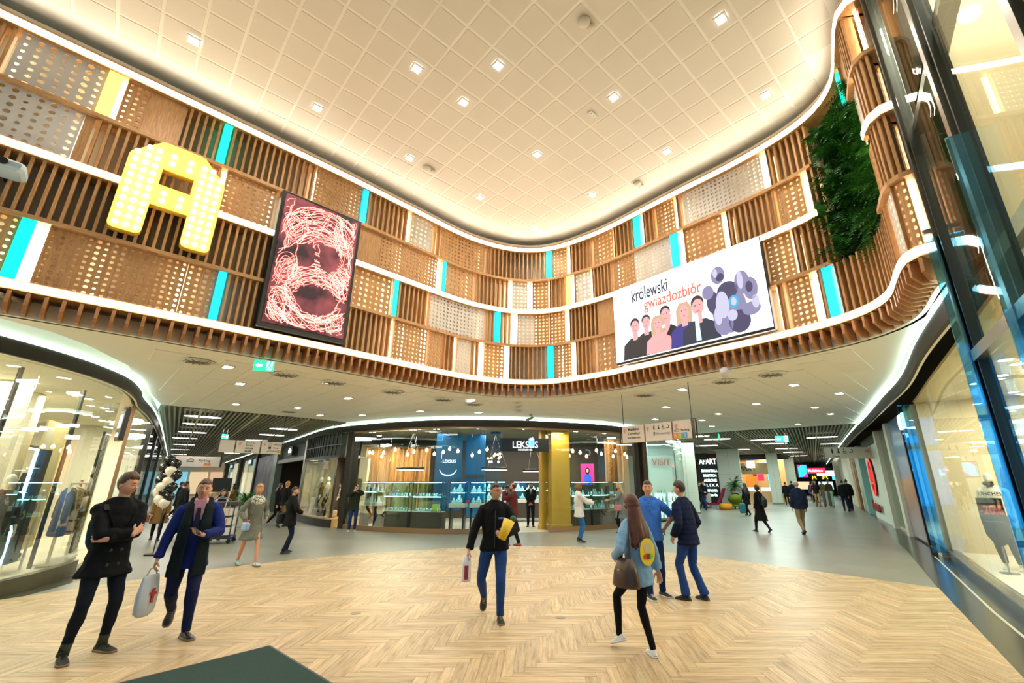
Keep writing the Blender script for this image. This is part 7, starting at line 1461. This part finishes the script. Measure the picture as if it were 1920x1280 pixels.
# 3 man in black jacket in the middle
r, F = person('man with glasses in black fleece jacket and jeans walking in the centre', (-.60, 6.75, 0), radians(6), 1.75, top='jacket', topm=cloth('fleece_black', (15,16,18)), hem=.87, inf=.026, botm=JEAN, shoes=(M('shoe_green_black', C(30,36,30), .7), SOLE, M('lace_tan', C(170,140,90), .6)), hairm=HD, style='crop', lod=0, head=(.62, 0, 0), collar=.05, belly=.012,
    legs={'L': ((.10, -.10, .085), (.05, -1, 0)), 'R': ((-.13, .40, .22), (-.35, -1, 0))}, feet={'L': (.12, 0), 'R': (-.1, .95)}, arms={'R': ((-.36, -.10, .86), (-.7, .4, 0), None, (1, .2, 0), .9), 'L': ((.15, -.29, 1.10), (.8, .4, -.5), (-.75, -.2, .1), (-.2, .9, 0), .9)})
for q in (-1, 1): MB().tube([F.hp(q*.033+.020*cos(a)*1.1, -.105, .006+.014*sin(a)) for a in [k*pi/7 for k in range(15)]], .002, 5, caps=False).build('glasses_rim', BLACK, r); MB().tube([F.hp(q*.055, -.102, .01), F.hp(q*.08, -.05, .012), F.hp(q*.078, .02, .008)], .0022, 5).build('glasses_temple', BLACK, r)
MB().tube([F.hp(-.012, -.106, .008), F.hp(.012, -.106, .008)], .002, 5).build('glasses_bridge', BLACK, r); MB().tube([F.neck+V3((0, -.085, -.01)), V3((0, -.15, 1.3)), V3((0, -.158, 1.1)), V3((0, -.15, .9))], .005, 5).build('zip', M('zip', C(50,52,54), .4), r)
MB().box((.085, -.152, 1.30), (.075, .008, .022)).build('chest_logo', M('logo_blue', C(60,130,210), .5), r); MB().box((.13, -.145, 1.298), (.03, .008, .014)).build('chest_logo', WHITE, r)
S, e, w_, hd, pn, cu = F.arm['L']; q = hold('yellow folder tube with green lid under the arm of the man in black jacket', 'folder', 'folder', F, r, w_); c0 = w_+hd*.06+V3((.05, -.005, .07)); MB().tube([c0+V3((-.05, -.03, -.13)), c0+V3((.05, .03, .10))], [.052, .082], 16).build('tube', M('yellow_tube', C(230,190,40), .4), q, smooth=True); MB().ball(c0+V3((.105, .035, .12)), .045, 10, 8).build('lid', M('lid_green', C(16,84,60), .5), q)
S, e, w_, hd, pn, cu = F.arm['R']; q = hold('white and red paper packet hanging from the hand of the man in black jacket', 'packet', 'packet', F, r, w_); c0 = w_+hd*.10; MB().tube([c0+V3((0, 0, -.30)), c0+V3((0, 0, -.27)), c0+V3((0, 0, -.08)), c0+V3((0, 0, .02))], [(.055, .03), (.062, .038), (.06, .035), (.05, .02)], 10).build('paper', mat('paper_white', C(226,220,222), .5), q, smooth=True); MB().box(c0+V3((0, -.036, -.18)), (.055, .012, .17)).build('red_print', M('print_darkred', C(150,40,50), .5), q)
# 4 girl from behind
r, F = person('long haired woman in light denim jacket seen from behind, black leggings and white sneakers', (1.14, 5.50, 0), radians(-146), 1.62, fem=True, top='jacket', topm=DENIM, hem=.74, hemr=(.215, .165), inf=.034, bot='leggings', botm=cloth('leggings', (14,14,16), .1), shoes=(mat('sneaker_white', C(222,222,220), .5), WSOLE, WSOLE), hairm=mat('hair_auburn', C(86,46,30), .5), style='verylong', lod=0, head=(.1, .12, 0), lean=(0, -.04),
    legs={'R': ((-.06, .10, .085), (0, -1, 0)), 'L': ((.09, -.30, .16), (.1, -1, 0))}, feet={'R': (-.45, 0), 'L': (.1, .35)}, arms={'L': ((.20, -.18, 1.05), (.5, .5, -.2)), 'R': ((-.34, .06, .74), (-.5, .4, 0))})
sk = [V3((.13*cos(k*pi/10), 0, .155*sin(k*pi/10))) for k in range(20)]
pr = MB().prism([(v.x, v.z) for v in sk], 0, .008).build('back_print', M('print_yellow', C(232,200,30), .6), r, (-.02, .150, 1.12), rot=(pi/2, 0, pi)); MB().prism([(.07*cos(k*pi/8), .06*sin(k*pi/8)) for k in range(16)], 0, .010).build('back_print', M('print_cream', C(206,190,140), .6), r, (-.02, .152, 1.17), rot=(pi/2, 0, pi))
for sx, c_ in ((-.045, (210,60,40)), (.045, (120,190,60)), (.0, (60,60,50))): MB().prism([(sx+.035*cos(k*pi/6), .03*sin(k*pi/6)) for k in range(12)], 0, .013).build('back_print', M('print_%d' % c_[0], C(*c_), .6), r, (-.02, .154, 1.07), rot=(pi/2, 0, pi))
q = hold('dark brown leather tote bag on the shoulder of the woman in denim jacket', 'tote_bag', 'bag', F, r, None); LEA = mat('leather_brown', C(62,42,30), .4); mbb = MB().tube([(.27, .06, .76), (.27, .06, .79), (.27, .06, .92), (.26, .06, 1.06)], [(.12, .19), (.125, .20), (.11, .17), (.06, .12)], 14, up=(1, 0, 0)); mbb.build('bag_body', LEA, q, smooth=True)
for dy in (-.07, .08): MB().tube([(.26, .06+dy, 1.05), (.20, .04+dy*.6, 1.28), (.15, .02, 1.45), (.22, .05+dy*.6, 1.28), (.28, .06+dy, 1.05)], .010, 6).build('strap', LEA, q)
MB().box((.385, .06, .95), (.01, .05, .014)).build('clasp', M('gold_clasp', C(200,160,80), .3, .8), q)
# 5 man in the blue polo
r, F = person('man in bright blue polo shirt with hand on hip, facing the camera', (1.88, 7.90, 0), radians(-8), 1.78, top='shirt', topm=cloth('polo_blue', (58,112,200), .2), topname='polo_shirt', hem=.84, inf=.024, sleeve=.3, belly=.03, botm=cloth('jeans_navy', (24,42,86)), shoes=(M('trainer_black', C(22,24,24), .6), WSOLE, WSOLE), hairm=HD, style='crop', lod=0, head=(-.08, 0, 0), collar=.02, slim=1.05,
    legs={'L': ((.14, .14, .085), (.05, -1, 0)), 'R': ((-.08, -.08, .085), (-.05, -1, 0))}, feet={'L': (.7, 0), 'R': (.35, 0)}, arms={'L': ((.24, .13, 1.0), (1, .15, .0), (-.5, .6, -.5), (0, -1, 0), .5), 'R': ((-.26, -.02, .88), (-.4, .5, 0))})
MB().tube([F.neck+V3((-.065, -.02, .035)), F.neck+V3((-.06, -.075, .005)), F.neck+V3((-.012, -.10, -.055))], [.016, .024, .01], 7).tube([F.neck+V3((.065, -.02, .035)), F.neck+V3((.06, -.075, .005)), F.neck+V3((.012, -.10, -.055))], [.016, .024, .01], 7).build('collar', bpy.data.materials['cloth_polo_blue'], r, smooth=True)
MB().box((0, -.150, 1.36), (.03, .01, .16)).build('placket', bpy.data.materials['cloth_polo_blue'], r)
for z in (1.40, 1.34): MB().ball((0, -.158, z), .006, 6, 5).build('button', WHITE, r)
# 6 man in navy puffer
PUF = pattern('puffer_navy', 'wave', C(10,16,36), C(20,29,58), 4.2, .8, 0, (.02, .12)); PUF.node_tree.nodes['Principled BSDF'].inputs['Specular IOR Level'].default_value = .15; [n_ for n_ in PUF.node_tree.nodes if n_.type == 'TEX_WAVE'][0].bands_direction = 'Z'
r, F = person('man in dark navy quilted jacket and jeans turned away to the left', (2.46, 7.78, 0), radians(-140), 1.76, top='jacket', topm=PUF, hem=.80, hemr=(.215, .165), inf=.036, belly=.02, botm=cloth('jeans_blue2', (34,64,124)), shoes=(M('shoe_black2', C(16,16,18), .6), BLACK), hairm=HD, style='short', lod=0, head=(.15, .10, 0), lean=(0, -.07), collar=.045, flare=.022,
    legs={'L': ((.12, -.06, .085), (.05, -1, 0)), 'R': ((-.12, .12, .085), (-.05, -1, 0))}, feet={'L': (.1, 0), 'R': (-.25, 0)}, arms={'L': ((.22, -.13, .93), (.5, .8, 0)), 'R': ((-.22, -.13, .93), (-.5, .8, 0))})
# 7 woman in grey coat
r, F = person('woman in short grey coat with patterned scarf striding to the right', (-6.38, 10.66, 0), radians(58), 1.70, fem=True, top='coat', topm=cloth('coat_grey', (112,116,104), .2), topname='coat', hem=.56, hemr=(.24, .21), inf=.026, bot=None, skin=mat('skin_fair', C(206,146,112), .5), shoes=(pattern('shoe_print', 'noise', C(90,170,180), C(220,210,190), 30, .5), SOLE), shoek='wedge', hairm=HF, style='full', lod=1, head=(-.40, 0, 0), collar=.03,
    legs={'L': ((.05, -.30, .085), (.05, -1, 0)), 'R': ((-.05, .30, .10), (-.05, -1, 0))}, feet={'L': (.1, 0), 'R': (-.1, .1)}, arms={'R': ((-.24, -.12, .98), (-.5, .7, 0)), 'L': ((.20, -.16, 1.02), (.5, .7, 0))})
SCP = pattern('scarf_pattern', 'vor', C(30,50,52), C(206,206,190), 38, .8, pos=(.3, .5)); s_ = MB()
for k, (z, R_) in enumerate(((-.02, .10), (-.07, .125), (-.12, .13))): s_.tube([F.neck+V3((R_*cos(a), -.02+R_*.85*sin(a), z+.03*sin(a*2+k))) for a in [j*pi/8 for j in range(17)]], .042, 8, caps=False)
remesh(s_.build('scarf', SCP, r), .014, 2)
q = hold('pale blue handbag carried by the woman in grey coat', 'handbag', 'bag', F, r, None); MB().cham((-.26, -.20, .86), (.10, .24, .18), .03).build('body', mat('bag_paleblue', C(150,176,214), .4), q); MB().tube([(-.26, -.27, .94), (-.25, -.2, 1.02), (-.26, -.13, .94)], .008, 6).tube([(-.26, -.28, .94), (-.1, -.15, 1.42), (.05, .1, 1.48), (-.24, -.12, .95)], .005, 5).build('strap', M('strap_red', C(130,80,70), .5), q)
# 8 woman from behind in black jacket
r, F = person('short haired woman in black jacket and dark jeans seen from behind with a shoulder bag', (-6.50, 12.45, 0), radians(140), 1.62, fem=True, top='jacket', topm=BLK, hem=.72, inf=.036, botm=JEAND, shoes=(BLACK, BLACK), hairm=HD, style='crop', lod=1, head=(-.55, 0, 0), legs={'L': ((.10, -.06, .085), (.05, -1, 0)), 'R': ((-.10, .10, .085), (-.05, -1, 0))}, arms={'L': ((.12, -.28, 1.18), (.5, .5, -.4)), 'R': ((-.20, -.22, 1.05), (-.6, .4, -.3))})
q = hold('black shoulder bag of the short haired woman in black jacket', 'shoulder_bag', 'bag', F, r, None); MB().cham((.24, .10, .92), (.12, .36, .30), .04).build('body', mat('bag_black', C(20,20,22), .5), q); MB().tube([(.25, -.05, 1.05), (.17, .03, 1.46), (.25, .25, 1.05)], .012, 6).build('strap', bpy.data.materials['bag_black'], q)
# 9 photographer in maroon shirt
r, F = person('bearded man in maroon shirt photographing to the left by the jeweller door', (-.70, 13.75, 0), radians(-108), 1.72, top='shirt', topm=cloth('maroon', (92,40,40), .2), hem=.84, inf=.022, botm=BLK, shoes=(M('shoe_tan', C(140,94,50), .6), M('sole_red', C(170,50,36), .6)), hairm=HD, style='balding', beard=HBL, lod=1, arms={'L': ((.05, -.26, 1.52), (.5, .2, -.8), (-.2, -.3, .9), (0, .8, 0), .8), 'R': ((-.06, -.26, 1.50), (-.5, .2, -.8), (.2, -.3, .9), (0, .8, 0), .8)}, legs={'L': ((.10, -.12, .085), (.05, -1, 0)), 'R': ((-.10, .16, .085), (-.05, -1, 0))})
q = hold('black camera held to the eye of the man in maroon shirt', 'photo_camera', 'camera', F, r, None); MB().cham((0, -.20, 1.66), (.13, .07, .09), .012).build('body', BLACK, q); MB().tube([(0, -.23, 1.655), (0, -.34, 1.65)], [.035, .04], 12).build('lens', BLACK, q)
# 10 guard
r, F = person('man in black suit and tie standing with folded hands in the jeweller doorway', (-.26, 18.95, .03), radians(2), 1.68, top='suit', topm=cloth('suit_black', (20,24,28), .15), hem=.78, botm=bpy.data.materials['cloth_suit_black'], shoes=(BLACK, BLACK), hairm=HBL, style='crop', beard=HBL, lod=1, skin=SKIND, arms={'L': ((.03, -.20, .94), (.8, .4, 0), (-.6, -.1, -.5), (0, 1, 0), .6), 'R': ((-.03, -.21, .95), (-.8, .4, 0), (.6, -.1, -.5), (0, 1, 0), .6)})
MB().prism([(-.05, .09), (.05, .09), (.0, -.22)], 0, .01).build('shirt_front', WHITE, r, tuple(F.neck+V3((0, -.128, -.06))), rot=(pi/2+.12, 0, 0)); MB().prism([(-.014, .04), (.014, .04), (.02, -.17), (0, -.2), (-.02, -.17)], 0, .012).build('tie', M('tie_teal', C(70,110,120), .5), r, tuple(F.neck+V3((0, -.138, -.07))), rot=(pi/2+.12, 0, 0))
# 11 woman in white blouse
r, F = person('woman in loose white blouse and blue jeans reaching out an arm', (1.30, 14.6, 0), radians(98), 1.70, fem=True, top='shirt', topm=cloth('blouse_white', (226,220,216), .25), topname='blouse', hem=.74, hemr=(.215, .17), inf=.034, botm=cloth('jeans_bright', (44,110,170)), botinf=.006, shoes=(M('boot_black', C(14,14,16), .4), BLACK), shoek='heel', hairm=mat('hair_bronze', C(130,92,50), .5), style='bun', lod=1, skin=SKINB, arms={'L': ((.16, -.50, 1.20), (.4, .3, -.8), (0, -1, .05), (-.3, 0, 1), .3), 'R': ((-.14, -.46, 1.16), (-.4, .3, -.8), (0, -1, .1), (.3, 0, 1), .3)})
# 12 blond woman
r, F = person('blond woman in grey coat holding out a phone at the right of the jeweller', (2.98, 16.85, 0), radians(-85), 1.70, fem=True, top='coat', topm=cloth('coat_pale_grey', (120,128,126), .2), hem=.52, botm=BLK, shoes=(BLACK, BLACK), hairm=mat('hair_blond', C(206,166,106), .5), style='long', lod=1, head=(0, .15, 0), arms={'L': ((.12, -.46, 1.16), (.4, .3, -.8)), 'R': ((-.22, -.1, .95), (-.5, .7, 0))})
q = hold('dusty pink handbag on the arm of the blond woman in grey coat', 'handbag', 'bag', F, r, None); MB().cham((.28, -.15, .90), (.12, .26, .22), .03).build('body', mat('bag_pink', C(190,120,120), .5), q); MB().tube([(.28, -.22, 1.0), (.26, -.15, 1.12), (.28, -.08, 1.0)], .008, 6).build('handle', bpy.data.materials['bag_pink'], q)
# 13 man taking a photo by the left end of the jeweller
r, F = person('man in dark green parka with camera at his face, left of the jeweller', (-6.80, 17.45, 0), radians(22), 1.62, top='jacket', topm=cloth('parka_green', (38,44,30), .3), hem=.80, inf=.03, botm=cloth('jeans_mid', (28,52,96)), shoes=(M('shoe_beige', C(190,170,130), .6), WSOLE), hairm=HBL, style='full', lod=1, arms={'L': ((.05, -.22, 1.60), (.8, .1, -.6), (-.5, -.2, .6), (0, 1, 0), .8), 'R': ((-.08, -.22, 1.52), (-.8, .1, -.6), (.4, -.2, .6), (0, 1, 0), .8)})
q = hold('small camera in the hands of the man in dark green parka', 'photo_camera', 'camera', F, r, None); MB().cham((0, -.19, 1.66), (.11, .05, .07), .01).build('body', BLACK, q); MB().tube([(0, -.21, 1.66), (0, -.26, 1.66)], .026, 10).build('lens', BLACK, q)
# 14, 15 by the dark shop
WALK = {'L': ((.09, -.22, .085), (.05, -1, 0)), 'R': ((-.09, .26, .14), (-.05, -1, 0))}; WF = {'L': (.12, 0), 'R': (-.12, .6)}; WALK2 = {'R': ((-.09, -.22, .085), (-.05, -1, 0)), 'L': ((.09, .26, .14), (.05, -1, 0))}; WF2 = {'R': (-.12, 0), 'L': (.12, .6)}
person('fair haired man in black jumper and khaki trousers entering the dark shop', (-10.25, 19.0, 0), radians(165), 1.74, top='jacket', topm=BLK, botm=cloth('chino', (134,106,56)), shoes=(BLACK, BLACK), hairm=HF, style='short', lod=1, legs=WALK, feet=WF)
person('figure in dark clothes and grey trainers beside the khaki trousers, by the dark shop', (-10.95, 19.75, 0), radians(100), 1.66, fem=True, top='jacket', topm=BLK, botm=BLK, shoes=(M('trainer_grey', C(150,150,150), .6), WSOLE), hairm=HBL, style='long', lod=2, legs=WALK, feet=WF)
# right corridor
r, F = person('woman in long black coat with black hair and backpack walking away on the right', (8.20, 17.30, 0), radians(205), 1.62, fem=True, top='coat', topm=cloth('coat_long_black', (12,12,14), .2), hem=.42, hemr=(.27, .24), botm=JEAND, shoes=(BLACK, BLACK), shoek='boot', hairm=HBL, style='full', lod=1, legs=WALK, feet=WF)
q = hold('dark backpack on the woman in long black coat', 'backpack', 'backpack', F, r, None); remesh(MB().tube([(0, .22, .92), (0, .24, 1.0), (0, .25, 1.2), (0, .21, 1.36)], [(.10, .05), (.15, .09), (.15, .10), (.06, .04)], 12, up=(1, 0, 0)).build('bag', mat('pack_green', C(20,30,26), .6), q), .02, 2); MB().tube([(-.12, .16, 1.0), (-.12, .10, 1.44)], .012, 6).tube([(.12, .16, 1.0), (.12, .10, 1.44)], .012, 6).build('strap', bpy.data.materials['pack_green'], q)
person('woman with long hair in black coat walking ahead of the long black coat', (11.3, 25.2, 0), radians(195), 1.64, fem=True, top='coat', topm=BLK, hem=.6, botm=BLK, shoes=(BLACK, BLACK), hairm=HD, style='verylong', lod=2, legs=WALK2, feet=WF2)
q = MB().cham((0, 0, .32), (.30, .16, .5), .04).build('shopping_bag', M('bag_teal', C(30,110,120), .5), None, (10.95, 25.0, .05)); tag(q, 'teal shopping bag beside the long haired woman in black coat', 'bag')
person('grey haired man in navy pullover and beige trousers seen from behind', (9.36, 16.72, 0), radians(172), 1.77, top='jacket', topm=cloth('pullover_navy', (22,34,56), .2), hem=.82, inf=.034, belly=.02, botm=KHAKI, shoes=(M('shoe_brown', C(40,32,26), .6), BLACK), hairm=HG, style='balding', lod=1, legs=WALK2, feet=WF2, collar=.02, slim=1.05)
for (x, y), hh, l, m, rz in (((18.85, 28.6), 1.80, 'left man of the dark trio walking away in the right corridor', BLK, 150), ((19.4, 29.0), 1.86, 'middle man of the dark trio walking away in the right corridor', BLK, 150), ((19.8, 29.7), 1.80, 'right man of the dark trio walking away in the right corridor', JEAND, 155)): person(l, (x, y, 0), radians(rz), hh, top='jacket', topm=m, inf=.03, botm=JEAND, shoes=(BLACK, BLACK), hairm=HBL, style='crop', lod=2, legs=WALK if x < 19.2 else WALK2, feet=WF if x < 19.2 else WF2)
person('cleaner in black shirt pushing a wheeled case in the right corridor', (20.2, 33.6, 0), radians(-28), 1.78, top='shirt', topm=BLK, sleeve=.3, botm=KHAKI, shoes=(BLACK, BLACK), hairm=HD, style='crop', lod=2, legs=WALK, feet=WF)
t = empty('wheeled_case', (20.65, 33.1, 0), radians(-28), 'tall striped wheeled case in front of the cleaner in the right corridor', 'trolley')
for k in range(4): MB().cham((-.24+.16*k, 0, .56), (.15, .5, .98), .02).build('panel', M('case%d' % (k % 2), C(*((90,70,56), (130,170,150))[k % 2]), .5), t)
for sx in (-.25, .25): MB().lathe([(.05, -.02), (.05, .02)], (0, 0, 0), 10).build('wheel', BLACK, t, (sx, 0, .05), rot=(pi/2, 0, 0))
MB().tube([(-.25, .2, 1.04), (-.25, .3, 1.15), (.25, .3, 1.15), (.25, .2, 1.04)], .015, 6).build('handle', STEEL, t)
person('man in brown jacket walking towards the camera in the right corridor', (22.9, 36.4, 0), radians(-25), 1.80, top='jacket', topm=cloth('jacket_brown', (70,58,36)), botm=BLK, shoes=(BLACK, BLACK), hairm=HBL, style='short', lod=2, legs=WALK2, feet=WF2)
person('left one of two dark figures at the third pale column', (19.4, 36.2, 0), radians(160), 1.66, top='coat', topm=BLK, botm=BLK, shoes=(BLACK, BLACK), hairm=HD, style='crop', lod=2); person('right one of two dark figures at the third pale column', (20.3, 36.9, 0), radians(170), 1.74, top='coat', topm=JEAND, botm=BLK, shoes=(BLACK, BLACK), hairm=HBL, style='crop', lod=2)
person('man leaning by the pale column and looking at his phone, right of the navy jacket', (10.05, 28.7, 0), radians(50), 1.72, top='jacket', topm=BLK, botm=JEAND, shoes=(M('shoe_teal', C(40,70,80), .6), WSOLE), hairm=HD, style='crop', lod=2, head=(0, .35, 0), arms={'R': ((-.05, -.30, 1.12), (-.6, .3, -.5)), 'L': ((.08, -.28, 1.10), (.6, .3, -.5))}, legs={'L': ((.12, -.25, .085), (.05, -1, 0)), 'R': ((-.12, .05, .085), (-.05, -1, 0))})
person('second man in dark jacket leaning left of the dark totem', (11.25, 31.3, 0), radians(-60), 1.74, top='jacket', topm=JEAND, botm=JEAN, shoes=(BLACK, BLACK), hairm=HD, style='crop', lod=2, arms={'R': ((-.05, -.30, 1.12), (-.6, .3, -.5))})
r, F = person('person in black sitting in the olive green armchair', (12.95, 30.4, 0), radians(155), 1.66, hipz=.50, top='jacket', topm=BLK, hem=.86, botm=BLK, shoes=(BLACK, BLACK), hairm=HD, style='crop', lod=2, legs={'L': ((.12, -.44, .085), (.05, -.4, 1)), 'R': ((-.12, -.42, .085), (-.05, -.4, 1))}, head=(.2, .3, 0))
for (x, y), hh, f, l, m, st, rz in (((24.2, 40.5), 1.75, False, 'distant figure in red top far down the right corridor', cloth('red_top', (150,50,40)), 'crop', -20), ((23.4, 39.2), 1.70, True, 'distant woman in dark coat near the far screen', BLK, 'long', 170), ((26.5, 44.5), 1.76, False, 'distant dark figure under the magenta cinema sign', BLK, 'crop', 150), ((28.6, 46.5), 1.72, False, 'distant figure in khaki jacket under the menu board', KHAKI, 'crop', -30), ((25.3, 42.8), 1.66, True, 'distant woman in blue coat in the right corridor', JEAN, 'full', 150)): person(l, (x, y, 0), radians(rz), hh, fem=f, top='coat', topm=m, botm=JEAND, shoes=(BLACK, BLACK), hairm=HD, style=st, lod=2, legs=WALK, feet=WF)
# left corridor
r, F = person('cleaning woman in pale blue shirt and dark vest behind the trolley', (-10.15, 15.05, 0), radians(40), 1.50, fem=True, top='shirt', topm=cloth('shirt_paleblue', (150,184,214), .2), botm=NAVYC, shoes=(BLACK, BLACK), hairm=HD, style='long', lod=1, arms={'L': ((.2, -.34, 1.12), (.5, .4, -.4)), 'R': ((-.2, -.34, 1.12), (-.5, .4, -.4))})
v_ = MB(); F.torso(v_, .022, hem=.88, hemr=(.20, .145)); remesh(v_.build('vest', NAVYC, r), .014, 3); MB().box((.07, -.155, 1.28), (.06, .01, .02)).build('badge', M('badge_red', C(190,70,60), .5), r)
r, F = person('woman in camel coat and shawl walking past the balloon column', (-12.0, 15.0, 0), radians(40), 1.60, fem=True, top='coat', topm=cloth('camel', (130,98,56), .4), hem=.55, hemr=(.26, .22), botm=BLK, shoes=(BLACK, BLACK), hairm=HB, style='long', lod=2, legs=WALK, feet=WF); s_ = MB(); s_.tube([F.neck+V3((.12*cos(a), -.02+.11*sin(a), -.05)) for a in [j*pi/8 for j in range(17)]], .05, 8, caps=False); s_.build('shawl', M('shawl', C(140,110,66), .8), r, smooth=True)
q = hold('tan leather bag of the woman in camel coat', 'handbag', 'bag', F, r, None); MB().cham((-.32, -.05, .72), (.12, .28, .24), .03).build('body', mat('bag_tan', C(130,70,34), .5), q); MB().tube([(-.32, -.14, .83), (-.28, -.05, 1.1), (-.32, .04, .83)], .008, 6).build('strap', bpy.data.materials['bag_tan'], q)
person('man in black coat half hidden behind the man in blue suit', (-12.6, 16.6, 0), radians(160), 1.76, top='coat', topm=BLK, botm=BLK, shoes=(BLACK, BLACK), hairm=HD, style='crop', lod=2, legs=WALK, feet=WF)
person('woman in brown jacket reaching out beside the leafy planter', (-11.7, 17.9, 0), radians(-60), 1.66, fem=True, top='coat', topm=cloth('brown_jacket', (106,76,42), .3), hem=.7, botm=BLK, shoes=(BLACK, BLACK), hairm=HBL, style='full', lod=2, arms={'R': ((-.15, -.50, 1.30), (-.4, .3, -.8)), 'L': ((.15, -.46, 1.26), (.4, .3, -.8))})
for (x, y), hh, f, l, m, rz in (((-17.6, 22.9), 1.72, False, 'dark figure far in the left corridor by the balloons', BLK, 140), ((-18.6, 24.6), 1.66, True, 'second distant figure in dark coat in the left corridor', JEAND, -30), ((-16.4, 22.6), 1.70, False, 'distant figure in navy jacket in the left corridor', NAVYC, 150), ((-12.9, 18.7), 1.62, True, 'fair woman behind the black board in the left corridor', KHAKI, 60)): person(l, (x, y, 0), radians(rz), hh, fem=f, top='coat', topm=m, botm=BLK, shoes=(BLACK, BLACK), hairm=HF if f else HD, style='long' if f else 'crop', lod=2, legs=WALK2, feet=WF2)
